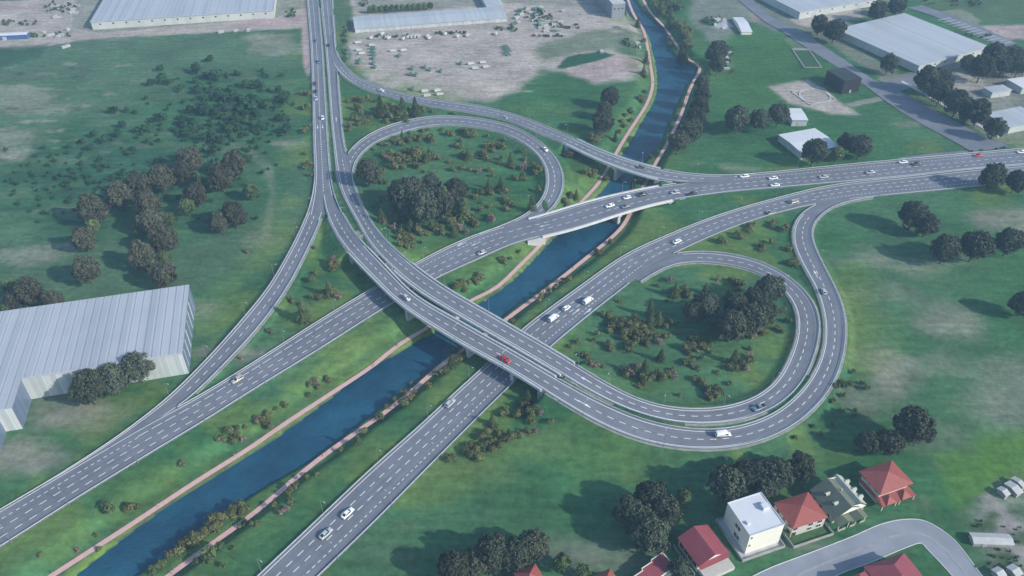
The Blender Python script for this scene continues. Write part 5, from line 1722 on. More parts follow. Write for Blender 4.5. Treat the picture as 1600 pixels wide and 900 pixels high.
STM = stem_mesh()
VR = random.Random(5)


def link(name, me_, parent=None):
    o = bpy.data.objects.new(name, me_); C.objects.link(o)
    if parent: o.parent = parent
    return o


def tree(px, py, rpx, kind, phrase, group):
    """px,py: crown centre in the photo; rpx: crown radius in photo pixels"""
    z = 0; vz = 1.22
    for _ in range(6):
        r = 1.08 * rpx / pxm(py, z + 7)
        p = on_ground(px, py, r * .98 * vz); z = p.z
    root = empty('broadleaf_tree', p, VR.uniform(0, 6.28))
    sc = r / .96
    i = VR.randrange(len(BC[kind]))
    for nm, me_ in (('crown', BC[kind][i]), ('trunk', BT[kind][i])):
        o = link(nm, me_, root); o.scale = (sc, sc, sc * vz)
    reg(root, phrase, 'tree', group, px)
    return root


def conifer(px, py, hpx, phrase, group, light=False):
    """px,py: base in the photo"""
    p = on_ground(px, py)
    h = hpx / (pxm(py, p.z + 3) * CT)
    root = empty('conifer_tree', p, VR.uniform(0, 6.28))
    me_ = VR.choice(CCL if light else CC)
    for nm, m_ in (('crown', me_), ('trunk', CTK)):
        o = link(nm, m_, root); o.scale = (h, h, h)
    reg(root, phrase, 'conifer', group, px)


SPEC = []
def shrub(px, py, rpx, kind, phrase, group):
    """collected first; the 300 largest become things, the small rest one ground-cover object"""
    SPEC.append((px, py, rpx, 'olive' if kind == 'light' else kind, phrase, group))


def place_shrubs():
    def clear(s_):
        p = on_ground(s_[0], s_[1])
        j, i = int((p.y - CY0) / CS), int((p.x - CX0) / CS)
        if not (0 <= j < NY and 0 <= i < NX): return False
        if inriv[j, i]: return False
        r_ = s_[2] / pxm(s_[1])
        for k_, D_ in RDIST.items():
            if D_[j, i] < r_ + .8 and not ROADS[k_].bridge[ROADS[k_].near(p)]: return False
        return PATHD[j, i] > 1.1 + r_ * .4
    SPEC[:] = [s_ for s_ in SPEC if clear(s_)]
    order = sorted(range(len(SPEC)), key=lambda i: -SPEC[i][2])
    big = set(order[:298])
    vs, fs, ms = [], [], []; nb = 0; mats_ = [M['shrub'], M['shrubgreen'], M['pinkshrub'], M['fieldshrub']]
    kinds = ['olive', 'green', 'pink', 'field']
    for i, (px, py, rpx, kind, phrase, group) in enumerate(SPEC):
        p = on_ground(px, py)
        r = rpx / pxm(py, p.z) * 1.5
        sc = (r * VR.uniform(.85, 1.2), r * VR.uniform(.85, 1.2), r * VR.uniform(.9, 1.25)); rot = VR.uniform(0, 6.28); src = VR.choice(SH[kind])
        if i in big:
            root = empty('shrub', p, rot)
            o = link('foliage', src, root); o.scale = sc
            if rpx > 4.4:
                o = link('stem', STM, root); o.scale = (r, r, r)
            reg(root, phrase, 'shrub', group, px)
        else:
            n = len(src.vertices); co = np.empty(n * 3, np.float32); src.vertices.foreach_get('co', co); co = co.reshape(-1, 3)
            m = n // 8 * 4
            co = co[:m * 2].reshape(-1, 2, 4, 3)[:, 0]            # every other leaf, a little larger
            ctr = co.mean(1, keepdims=True); co = (ctr + (co - ctr) * 1.35).reshape(-1, 3) * np.array(sc)
            c_, s_ = math.cos(rot), math.sin(rot)
            w_ = np.stack([co[:, 0] * c_ - co[:, 1] * s_ + p.x, co[:, 0] * s_ + co[:, 1] * c_ + p.y, co[:, 2] + p.z], 1)
            vs.append(w_); ms += [kinds.index(kind)] * (len(w_) // 4)
    V = np.concatenate(vs); n = len(V) // 4
    me = bpy.data.meshes.new('small_shrubs'); me.vertices.add(len(V)); me.vertices.foreach_set('co', V.astype(np.float32).ravel())
    me.loops.add(len(V)); me.loops.foreach_set('vertex_index', np.arange(len(V), dtype=np.int32))
    me.polygons.add(n); me.polygons.foreach_set('loop_start', np.arange(0, 4 * n, 4, dtype=np.int32)); me.polygons.foreach_set('loop_total', np.full(n, 4, dtype=np.int32))
    for m_ in mats_: me.materials.append(m_)
    me.polygons.foreach_set('material_index', ms); me.update(calc_edges=True)
    o = link('small_shrubs', me); tag(o, 'small shrubs dotted over the banks, gardens and fields', 'shrubs', kind='stuff')


T = []
def trees(lst, kind, phrase, group):
    for (x, y, r) in lst: tree(x, y, r, kind, phrase, group)

G1 = 'broadleaf trees of the left field'
trees([(297, 250, 20), (284, 270, 16), (365, 256, 19), (344, 276, 21), (250, 278, 21), (217, 290, 21)], 'warm', 'dark round tree in the upper row of the left field', G1)
trees([(185, 306, 22), (144, 328, 23), (230, 322, 22), (306, 304, 18), (365, 335, 20), (342, 346, 17)], 'warm', 'dark round tree in the middle row of the left field', G1)
trees([(130, 374, 19), (235, 346, 20), (257, 372, 22), (221, 400, 22), (255, 430, 21), (135, 420, 22)], 'warm', 'dark round tree in the lower row of the left field', G1)
trees([(42, 455, 23), (84, 468, 16), (22, 468, 15)], 'warm', 'dark tree close behind the roof of the big near warehouse', G1)
trees([(145, 353, 11), (292, 323, 13), (392, 299, 13), (262, 343, 12), (256, 403, 12), (213, 358, 9), (14, 446, 12), (8, 482, 8)], 'light', 'small light green tree among the dark trees of the left field', 'light green trees of the left field')
trees([(138, 606, 28), (176, 592, 24), (214, 575, 25)], 'dark', 'dark tree in front of the near warehouse wall', 'trees before the near warehouse')
trees([(953, 151, 15), (945, 172, 13), (943, 190, 18)], 'dark', 'dark tree between the lorry yard and the river path', 'trees north of the long curved ramp')
trees([(1120, 82, 17), (1122, 100, 14)], 'dark', 'dark tree standing beyond the river bend on the right bank', 'trees right of the river bend')
trees([(1097, 129, 12), (1097, 148, 13), (1094, 166, 15), (1087, 184, 16), (1075, 205, 19), (1060, 222, 17), (1084, 203, 15)], 'dark', 'dark tree in the dense row along the right river path', 'tree row along the right river path')
trees([(1153, 186, 20), (1187, 187, 16), (1217, 179, 17)], 'dark', 'dark tree in the trio below the painted pad', 'three trees below the painted pad')
trees([(1273, 237, 20), (1323, 222, 14), (1345, 229, 18)], 'dark', 'dark tree before the wide white shed by the motorway', 'trees by the wide white shed')
trees([(1309, 240, 11)], 'light', 'small lighter tree between the dark trees by the wide white shed', 'trees by the wide white shed')
trees([(1281, 38, 14), (1305, 47, 16)], 'dark', 'dark tree of the pair left of the big square warehouse', 'trees round the big square warehouse')
trees([(1372, 17, 15), (1402, 10, 14)], 'dark', 'dark tree of the pair behind the big square warehouse', 'trees round the big square warehouse')
trees([(1389, 99, 14)], 'dark', 'single round tree before the long shaded wall of the big square warehouse', 'trees round the big square warehouse')
trees([(1450, 124, 19), (1470, 126, 18), (1470, 145, 18), (1497, 160, 19), (1530, 174, 19), (1555, 200, 16), (1512, 178, 14)], 'dark', 'dark tree in the diagonal row along the street verge', 'diagonal tree row along the street')
trees([(1513, 98, 12), (1535, 106, 19), (1553, 88, 20), (1582, 90, 17), (1592, 104, 15), (1568, 102, 15)], 'dark', 'dark tree in the dense clump right of the big square warehouse', 'clump right of the big square warehouse')
trees([(1551, 276, 20), (1588, 283, 17)], 'dark', 'dark tree at the motorway edge near the right side of the photo', 'trees at the right end of the motorway')
trees([(1427, 336, 22), (1449, 351, 18), (1477, 389, 22), (1525, 384, 24), (1577, 378, 21)], 'dark', 'dark tree in the loose group on the right field', 'loose group on the right field')
trees([(1600, 474, 20)], 'dark', 'dark tree cut by the right edge in the middle of the right field', 'loose group on the right field')
trees([(1427, 667, 31), (1390, 692, 22), (1357, 692, 19)], 'dark', 'dark tree in the trio above the row of houses', 'three trees above the houses')
trees([(1135, 758, 30), (1166, 742, 23), (1190, 738, 24), (1212, 740, 27), (1252, 730, 23), (1196, 760, 20)], 'dark', 'dark tree in the clump behind the tall white block', 'clump behind the white block')
trees([(985, 803, 27), (1018, 777, 28), (1038, 800, 27), (1016, 835, 31), (1002, 815, 27)], 'dark', 'dark tree in the big group left of the crimson gable house', 'big crown group left of the houses')
trees([(1069, 776, 14)], 'light', 'small light green tree on the right of the big crown group', 'big crown group left of the houses')
trees([(770, 864, 30), (806, 866, 26), (832, 853, 26), (710, 887, 28), (745, 880, 24)], 'dark', 'dark tree in the clump at the bottom edge', 'clump at the bottom edge')
trees([(879, 880, 16), (912, 893, 13), (940, 905, 12)], 'light', 'small light green tree at the bottom edge', 'light trees at the bottom edge')
trees([(1062, 890, 18)], 'dark', 'dark tree before the terrace of the crimson gable house', 'big crown group left of the houses')
trees([(575, 268, 20)], 'dark', 'single round dark tree at the left end inside the upper loop', 'trees inside the upper loop')
trees([(632, 305, 26), (646, 298, 22), (672, 292, 19), (662, 322, 25), (712, 300, 21), (690, 316, 22), (640, 322, 20)], 'dark', 'dark tree in the large clump inside the upper loop', 'trees inside the upper loop')
trees([(1102, 478, 22), (1082, 487, 17), (1150, 478, 20), (1143, 510, 25), (1173, 498, 25), (1197, 487, 19), (1203, 453, 23), (1182, 465, 18), (1120, 508, 17), (1158, 490, 20)], 'dark', 'dark tree in the large clump inside the lower loop', 'trees inside the lower loop')

GC = 'conifers round the interchange'
for (lst, ph) in (([(629, 220, 15), (645, 246, 17), (671, 246, 15), (731, 250, 17), (798, 260, 21)], 'small conifer in the upper half of the upper loop garden'),
                  ([(783, 300, 24), (764, 302, 22), (831, 328, 23), (597, 349, 23), (642, 360, 20), (674, 358, 18), (709, 370, 18)], 'small conifer in the lower half of the upper loop garden'),
                  ([(596, 182, 30), (630, 182, 27), (650, 182, 27), (634, 190, 18)], 'conifer between the long curved ramp and the upper loop'),
                  ([(996, 43, 15), (975, 23, 12), (965, 14, 10), (1005, 119, 15), (1009, 100, 18), (961, 221, 15)], 'small conifer on the left bank of the upper river'),
                  ([(1047, 44, 26), (1063, 96, 24), (1070, 98, 16), (1102, 126, 15), (1046, 20, 14)], 'conifer on the right bank of the upper river'),
                  ([(900, 312, 16)], 'small conifer between the left river path and the upper loop'),
                  ([(476, 502, 36), (516, 463, 26)], 'tall conifer on the grass between the left ramp and the upper motorway'),
                  ([(706, 574, 22), (560, 692, 18)], 'bushy conifer beside the right river path below the viaduct'),
                  ([(1015, 495, 27), (1028, 509, 24), (1015, 513, 24), (1054, 464, 24), (1101, 459, 18), (1136, 470, 20)], 'conifer in the upper half of the lower loop garden'),
                  ([(1106, 540, 18), (1032, 564, 22), (1146, 568, 25), (1006, 588, 30), (985, 548, 16), (1006, 600, 16)], 'conifer in the lower half of the lower loop garden'),
                  ([(824, 630, 24), (815, 640, 16), (769, 664, 20), (795, 684, 18)], 'conifer among the shrubs under the front of the viaduct')):
    for (x, y, h) in lst: conifer(x, y, h, ph, GC)
for (x, y, h) in [(697, 338, 44), (727, 344, 34), (715, 340, 30)]: conifer(x, y, h, 'large light conifer at the right end of the upper loop clump', GC, light=True)
conifer(316, 300, 30, 'light green conifer among the left field trees', GC, light=True)

Z6 = lambda x, y: (560 + x / 4.09, 180 + y / 4.09)
Z7 = lambda x, y: (880 + x / 3.913, 430 + y / 3.913)
def shrubs(lst, kind, phrase, group, conv=None):
    for t_ in lst:
        x, y, r = t_[:3]
        if conv: x, y = conv(x, y); r = r / 4.0
        kk = t_[3] if len(t_) > 3 else kind
        ph = phrase.replace('olive shrub', {'olive': 'olive shrub', 'pink': 'pinkish shrub', 'green': 'green shrub', 'field': 'dark green shrub'}[kk])
        shrub(x, y, r, kk, ph, group)
def clump(cx, cy, rx, ry, n, r, kind, phrase, group, tilt=0.0):
    for i in range(n):
        a = VR.uniform(0, 6.28); q = math.sqrt(VR.random())
        x = cx + math.cos(a) * q * rx; y = cy + math.sin(a) * q * ry + tilt * (x - cx)
        shrub(x, y, r * VR.uniform(.7, 1.25), kind, phrase, group)
GS = 'shrubs in the upper loop garden'
shrubs([(100, 225, 14), (145, 190, 16), (185, 195, 14, 'pink'), (240, 180, 22), (270, 190, 22), (320, 175, 24), (345, 160, 22), (400, 160, 24), (375, 150, 18), (455, 160, 24), (480, 175, 20), (445, 100, 14), (535, 100, 13),
        (595, 130, 22), (670, 115, 24), (700, 140, 24), (735, 145, 20), (730, 110, 14), (375, 100, 13), (330, 120, 12), (630, 205, 22), (655, 210, 18), (660, 170, 14), (820, 210, 20), (865, 200, 22), (890, 205, 20), (925, 220, 22),
        (860, 235, 18), (830, 140, 13), (935, 165, 13), (1055, 235, 16), (1065, 290, 16), (1050, 350, 22, 'pink')], 'olive', 'olive shrub scattered in the upper half of the upper loop', GS, Z6)
shrubs([(160, 270, 22), (180, 285, 18, 'pink'), (215, 265, 26), (250, 270, 26), (225, 310, 28), (260, 310, 26), (290, 290, 26), (230, 345, 26), (290, 345, 24), (330, 300, 26), (350, 250, 34), (375, 260, 30), (380, 290, 30),
        (375, 340, 28), (420, 290, 28), (455, 270, 26), (490, 280, 22), (310, 240, 24), (400, 235, 24), (520, 285, 14), (440, 300, 24)], 'olive', 'olive shrub in the dense thicket of the upper loop', GS, Z6)
shrubs([(770, 260, 12), (655, 270, 22), (680, 270, 20), (720, 270, 18), (800, 265, 24), (820, 290, 22), (800, 245, 20), (915, 290, 18, 'green'), (580, 305, 16), (605, 355, 18), (665, 345, 20), (715, 355, 16), (770, 370, 18, 'pink'),
        (840, 358, 18), (485, 378, 12, 'pink'), (425, 365, 13), (1120, 350, 28), (1150, 360, 28), (1125, 380, 22), (1180, 370, 18), (1010, 420, 20), (1045, 410, 24), (1070, 415, 16), (995, 345, 14), (895, 315, 13), (1155, 485, 18)],
       'olive', 'olive shrub scattered across the middle of the upper loop', GS, Z6)
shrubs([(795, 500, 26), (770, 500, 16), (850, 510, 20), (860, 395, 14), (745, 535, 20), (905, 490, 24), (940, 495, 20), (935, 545, 24), (970, 575, 24), (945, 610, 22), (840, 590, 14), (790, 565, 12), (785, 615, 22),
        (835, 650, 22), (855, 680, 24, 'pink'), (150, 550, 20), (115, 585, 22), (215, 640, 24, 'pink'), (240, 655, 20), (245, 680, 16), (160, 695, 20, 'pink'), (220, 730, 18, 'pink'), (180, 440, 18), (150, 440, 18), (165, 375, 20),
        (270, 765, 26), (300, 800, 28), (260, 800, 22), (340, 800, 28), (340, 840, 28), (310, 850, 24), (265, 840, 22), (380, 750, 26), (405, 770, 22), (445, 765, 16), (405, 820, 14), (530, 735, 26), (540, 770, 22), (500, 740, 20),
        (600, 690, 28), (610, 740, 24), (650, 735, 24, 'pink'), (580, 700, 22), (690, 760, 20, 'pink'), (740, 700, 28), (760, 715, 24), (720, 670, 24)], 'olive', 'olive shrub in the lower part of the upper loop', GS, Z6)
GS = 'shrubs in the lower loop garden'
shrubs([(650, 40, 20, 'pink'), (585, 72, 16), (680, 110, 26), (740, 110, 28), (755, 135, 26), (945, 35, 16, 'pink'), (1035, 55, 26), (1060, 70, 24), (1060, 95, 20), (1100, 65, 20), (1020, 35, 18), (630, 165, 14), (340, 165, 14),
        (245, 250, 22), (275, 262, 24), (290, 250, 18), (210, 370, 20), (188, 405, 16), (85, 415, 18), (45, 445, 18), (275, 430, 24), (290, 460, 22), (1345, 225, 20), (1370, 285, 24, 'green'), (1300, 335, 20), (1335, 352, 20)],
       'olive', 'olive shrub scattered in the outer parts of the lower loop', GS, Z7)
shrubs([(300, 320, 28), (320, 300, 26), (350, 330, 30), (370, 290, 30), (400, 310, 32), (430, 290, 30), (460, 310, 32), (490, 330, 32), (380, 360, 32), (420, 350, 32), (460, 370, 30), (500, 370, 30), (510, 410, 28), (440, 400, 28),
        (370, 395, 26), (280, 350, 22), (520, 430, 20), (410, 440, 30), (410, 460, 28), (440, 275, 26), (480, 400, 26)], 'olive', 'olive shrub in the dense thicket of the lower loop', GS, Z7)
shrubs([(545, 375, 18), (575, 380, 20), (590, 420, 24, 'pink'), (620, 385, 18), (640, 375, 14), (650, 300, 26), (630, 330, 22), (715, 315, 20, 'green'), (708, 360, 16, 'green'), (740, 460, 26), (770, 455, 28), (795, 445, 22), (770, 485, 20),
        (850, 440, 26), (875, 455, 22), (780, 395, 26), (810, 405, 24), (845, 410, 24), (750, 545, 22), (775, 540, 24), (795, 560, 16), (848, 515, 18), (815, 470, 16), (1145, 460, 16), (830, 580, 16), (945, 600, 14), (905, 480, 14),
        (1020, 570, 28), (1050, 580, 26), (1095, 555, 28), (1130, 535, 26), (1110, 580, 24, 'pink'), (1140, 510, 20, 'pink'), (1145, 385, 24, 'pink'), (1170, 355, 26), (1195, 350, 22), (1225, 365, 18), (1060, 390, 22), (1245, 310, 26), (1275, 295, 20)],
       'olive', 'olive shrub in the middle of the lower loop', GS, Z7)
shrubs([(120, 490, 20), (145, 505, 20), (160, 545, 22), (185, 560, 22, 'pink'), (210, 560, 18), (240, 565, 14), (355, 585, 18), (400, 590, 28, 'pink'), (420, 610, 26, 'pink'), (385, 620, 20), (455, 565, 20, 'pink'), (480, 630, 30), (500, 650, 30),
        (540, 640, 28), (590, 620, 28), (620, 630, 26), (640, 615, 22), (600, 645, 24), (672, 632, 20, 'pink'), (665, 585, 16), (460, 690, 16), (800, 640, 24), (840, 655, 24), (860, 685, 24), (885, 720, 24), (925, 715, 28), (955, 725, 28),
        (930, 745, 28), (895, 760, 24), (870, 745, 20, 'pink'), (1020, 672, 18), (712, 740, 14)], 'olive', 'olive shrub in the lower part of the lower loop', GS, Z7)
GS = 'shrubs beside the roads'
for t_ in ((566, 160, 6), (553, 158, 5), (575, 158, 5), (545, 160, 4), (604, 170, 6), (612, 176, 8), (600, 182, 7), (620, 178, 8), (628, 184, 7), (612, 188, 7), (640, 180, 6), (590, 172, 5), (558, 172, 6), (565, 180, 6), (556, 188, 6), (570, 192, 6),
           (548, 200, 5), (562, 196, 5), (580, 186, 4), (604, 192, 5), (650, 178, 6), (660, 174, 5), (546, 206, 4), (660, 208, 4), (676, 176, 3), (708, 178, 3), (586, 160, 4)):
    shrub(t_[0], t_[1], t_[2], 'olive', 'olive shrub between the long curved ramp and the upper loop', GS)
for t_ in ((480, 149, 5), (472, 148, 4), (482, 170, 5), (475, 172, 5), (484, 200, 4), (476, 207, 5), (478, 242, 4), (483, 258, 5), (478, 264, 5), (484, 276, 4)):
    shrub(t_[0], t_[1], t_[2], 'olive', 'olive shrub on the field side of the left straight road', GS)
for t_ in ((523, 410, 6, 'pink'), (518, 418, 7), (528, 418, 6), (522, 424, 6), (492, 390, 4), (493, 428, 4), (487, 440, 7), (508, 462, 7), (518, 458, 6), (530, 466, 5, 'pink'), (500, 468, 6), (492, 466, 5), (524, 460, 5), (452, 468, 4),
           (457, 472, 4), (425, 520, 5), (472, 478, 5), (478, 492, 6), (378, 562, 4, 'pink'), (386, 395, 4)):
    shrub(t_[0], t_[1], t_[2], t_[3] if len(t_) > 3 else 'olive', 'shrub on the grass between the left ramp and the upper motorway', GS)
for t_ in ((820, 636, 7), (812, 646, 7), (808, 652, 6), (828, 645, 7), (838, 640, 6), (845, 648, 5, 'pink'), (832, 655, 6), (831, 662, 5), (860, 660, 5), (700, 720, 6), (708, 716, 6), (726, 706, 7), (735, 700, 8), (745, 705, 8), (738, 714, 7), (748, 720, 7),
           (756, 700, 8), (765, 695, 7), (772, 692, 7), (770, 705, 7), (780, 700, 7), (790, 690, 7), (800, 684, 6), (812, 682, 6), (825, 678, 6), (836, 676, 5, 'pink'), (762, 680, 7), (752, 685, 7), (780, 680, 6), (785, 650, 7), (790, 640, 5), (774, 668, 6)):
    shrub(t_[0], t_[1], t_[2], t_[3] if len(t_) > 3 else 'olive', 'shrub right of the lower motorway below the viaduct', GS)
for t_ in ((1130, 352, 4), (1152, 358, 4), (1170, 356, 5), (1178, 352, 4), (1125, 378, 6), (1130, 380, 5), (1152, 368, 5), (1156, 374, 6), (1172, 362, 5), (1188, 386, 6), (1192, 392, 5), (1205, 355, 5), (1208, 350, 4), (1222, 362, 5), (1228, 359, 5), (1204, 381, 5),
           (1230, 390, 5), (1232, 393, 5), (1234, 415, 6), (1240, 412, 5), (1245, 416, 5), (1110, 372, 3), (1090, 400, 4)):
    shrub(t_[0], t_[1], t_[2], 'olive', 'olive shrub between the lower motorway and the outer loop ramp', GS)
for t_ in ((1332, 583, 4), (1346, 600, 4), (1308, 605, 5), (1315, 600, 5), (1320, 606, 5), (1328, 602, 4), (1352, 609, 5), (1316, 620, 4), (1301, 629, 4), (1314, 644, 4), (1336, 643, 4), (1335, 652, 4), (1302, 665, 4), (1270, 668, 4), (1280, 680, 4), (1241, 686, 4)):
    shrub(t_[0], t_[1], t_[2], 'green', 'small green shrub outside the lower right bend of the outer loop ramp', GS)
GS = 'shrubs along the river'
for t_ in ((173, 798, 11, 'green'), (205, 797, 8), (213, 795, 6), (153, 838, 4), (123, 860, 5, 'pink'), (64, 869, 4), (285, 727, 5), (342, 689, 5), (350, 686, 6), (362, 678, 7), (370, 684, 7), (365, 692, 7), (372, 672, 6), (381, 688, 5, 'pink'), (384, 669, 4),
           (402, 663, 6), (412, 658, 7), (420, 662, 7), (424, 670, 6), (418, 678, 5), (402, 657, 6, 'pink'), (418, 650, 6), (448, 636, 5), (484, 619, 4), (492, 600, 6, 'pink'), (498, 608, 5), (516, 598, 5), (512, 592, 4), (484, 602, 4), (433, 640, 4)):
    shrub(t_[0], t_[1], t_[2], t_[3] if len(t_) > 3 else 'olive', 'shrub between the upper motorway and the left river path', GS)
for t_ in ((360, 722, 4), (320, 748, 4), (312, 756, 5), (297, 768, 4), (214, 822, 5), (204, 832, 6), (187, 841, 5), (155, 860, 4), (536, 608, 5), (545, 605, 5)):
    shrub(t_[0], t_[1], t_[2], 'olive', 'shrub on the waterside of the left river path, lower reach', GS)
for t_ in ((733, 444, 4), (742, 440, 5), (718, 448, 6), (712, 452, 5), (725, 446, 5), (748, 434, 6), (752, 438, 5), (745, 445, 4), (728, 455, 5), (722, 440, 4), (812, 395, 4), (785, 408, 5), (789, 412, 5), (853, 380, 5), (798, 405, 3)):
    shrub(t_[0], t_[1], t_[2], 'olive', 'shrub on the left river bank between the viaduct and the motorway bridge', GS)
for t_ in ((943, 275, 6), (947, 283, 6), (938, 280, 4), (918, 272, 6), (926, 277, 5), (928, 270, 4), (902, 318, 6), (892, 310, 6), (884, 318, 6), (876, 322, 6), (870, 328, 5), (862, 330, 5), (887, 325, 5), (890, 246, 6), (895, 238, 5), (880, 270, 3), (844, 226, 4),
           (985, 174, 4), (988, 178, 4), (977, 182, 4), (972, 192, 4), (1000, 156, 5), (1004, 160, 4), (1008, 146, 4), (1020, 152, 4), (975, 200, 4), (968, 208, 4), (985, 190, 4), (925, 220, 7), (933, 222, 6), (938, 216, 5), (1005, 116, 4), (1008, 122, 4), (1006, 66, 4)):
    shrub(t_[0], t_[1], t_[2], 'olive', 'shrub beside the left river path, upper reach', GS)
clump(1040, 14, 22, 12, 14, 6, 'green', 'dark shrub in the right bank thicket of the upper river', GS)
clump(1068, 58, 14, 22, 16, 5.5, 'olive', 'shrub right of the path beside the upper river', GS, .4)
clump(1045, 60, 4, 18, 8, 4.5, 'olive', 'shrub on the narrow waterside strip of the upper right bank', GS, .6)
clump(1080, 92, 14, 6, 8, 5, 'green', 'shrub at the corner of the river path by the bend', GS)
for t_ in ((1002, 285, 8, 'light'), (1008, 298, 5), (1018, 248, 4), (1028, 250, 4), (1006, 295, 6)):
    shrub(t_[0], t_[1], t_[2], 'olive', 'shrub on the right river path between the two river bridges', GS)
for t_ in ((958, 362, 3), (932, 390, 7), (933, 398, 6), (953, 380, 5), (912, 410, 4), (880, 440, 5), (890, 438, 5), (858, 458, 5), (868, 450, 4), (846, 466, 5), (842, 472, 5), (800, 504, 5)):
    shrub(t_[0], t_[1], t_[2], 'olive', 'shrub beside the right river path above the viaduct', GS)
for t_ in ((716, 566, 7), (722, 562, 6), (704, 560, 9), (710, 552, 6), (697, 580, 6), (690, 584, 6), (682, 586, 5), (668, 602, 5), (671, 606, 5), (642, 601, 3), (629, 616, 6), (622, 630, 8), (632, 633, 8), (645, 620, 5), (617, 624, 4), (605, 636, 5), (650, 613, 4), (642, 624, 5),
           (595, 656, 7), (600, 650, 5), (555, 680, 8), (570, 676, 6), (504, 700, 6), (490, 710, 6), (485, 714, 5), (533, 705, 4), (480, 748, 4), (495, 743, 4), (455, 766, 6), (462, 762, 6), (450, 772, 5), (430, 790, 5), (455, 785, 5), (447, 796, 5, 'pink'), (438, 803, 5, 'pink'),
           (402, 820, 4)):
    shrub(t_[0], t_[1], t_[2], t_[3] if len(t_) > 3 else 'olive', 'shrub by the right river path below the viaduct', GS)
for i in range(24):
    u = i / 23
    shrub(272 + u * 108 + VR.uniform(-5, 5), 864 - u * 66 + VR.uniform(-7, 7), VR.uniform(6.5, 9.5), 'olive', 'shrub in the long thicket on the right river bank', GS)
for t_ in ((330, 868, 10), (326, 876, 8), (345, 856, 6), (308, 880, 6), (364, 858, 4), (349, 885, 5), (390, 795, 4), (380, 822, 5), (384, 818, 5), (396, 820, 4), (216, 892, 7), (206, 898, 6), (240, 895, 7), (250, 886, 7), (256, 884, 5)):
    shrub(t_[0], t_[1], t_[2], 'green', 'green shrub by the right river path near the bottom edge', GS)
GS = 'low dark shrubs of the upper left field'
for i in range(420):        # scrub carpet: small growth, all of it in the one small_shrubs object
    x, y = (VR.gauss(350, 60), VR.gauss(185, 40)) if i % 2 else (VR.gauss(150, 100), VR.gauss(285, 28))
    if 5 < x < 468 and 100 < y < 350: shrub(x, y, VR.uniform(2.0, 4.2), 'field', '', '')
for (cx_, cy_, rx_, ry_, n_) in ((60, 56, 60, 3, 26), (95, 12, 24, 8, 26), (30, 36, 30, 4, 20), (575, 6, 14, 5, 8), (840, 24, 22, 8, 24), (880, 42, 24, 3, 14), (855, 57, 24, 1.2, 12), (790, 46, 18, 3, 16), (700, 52, 30, 1.5, 16), (610, 58, 30, 1.5, 12),
                                 (1110, 34, 14, 6, 12), (985, 70, 12, 8, 10), (455, 20, 8, 10, 10), (538, 70, 3, 30, 22), (1140, 95, 6, 22, 12), (1480, 6, 60, 5, 20), (1520, 60, 30, 8, 14), (1560, 850, 36, 36, 26), (1545, 235, 30, 4, 6)):
    for _ in range(n_): shrub(cx_ + VR.uniform(-rx_, rx_), cy_ + VR.uniform(-ry_, ry_), VR.uniform(1.3, 2.6), 'green' if VR.random() < .5 else 'field', '', '')
fl_ = 0
while fl_ < 74:
    x, y = VR.gauss(352, 50), VR.gauss(178, 34)
    if not (200 < x < 462 and 112 < y < 262): continue
    ok = True
    shrub(x, y, VR.uniform(5, 9), 'field', 'low dark shrub in the field left of the straight road' if x > 330 else 'low dark shrub in the middle of the left field', GS); fl_ += 1
for (x, y) in ((180, 178), (200, 176), (215, 208), (185, 214), (150, 214), (130, 225), (110, 232), (165, 222), (140, 236), (195, 200), (250, 112), (330, 96), (305, 130)):
    shrub(x, y, VR.uniform(4, 7), 'field', 'low dark shrub far out in the left field', GS)
# tree line behind the long shed
for i in range(12):
    tree(578 + i * 8.6, 15 - i * .55, 5.2, 'light', 'tiny tree in the line behind the long white shed', 'tree line behind the long white shed')

place_shrubs()
# ------------------------------------------------------------------ street lamps
def lamp_proto():
    root = empty('street_lamp', (0, 0, 0))
    H_ = 7.6
    mb = MB(); mb.bar((0, 0, -.6), (0, 0, .35), .17, .15, 8); mb.bar((0, 0, .3), (0, 0, H_), .085, .05, 8); mb.build('pole', M['lamp'], root, fix=False)
    mb = MB(); mb.bar((0, 0, H_ - .05), (1.1, 0, H_ + .25), .055, .045, 6); mb.bar((1.1, 0, H_ + .25), (1.9, 0, H_ + .3), .045, .045, 6); mb.build('arm', M['lamp'], root, fix=False)
    mb = MB(); mb.prism([(1.75, -.17), (2.6, -.12), (2.6, .12), (1.75, .17)], H_ + .22, H_ + .36); mb.build('lamp_head', M['lamphead'], root)
    return root


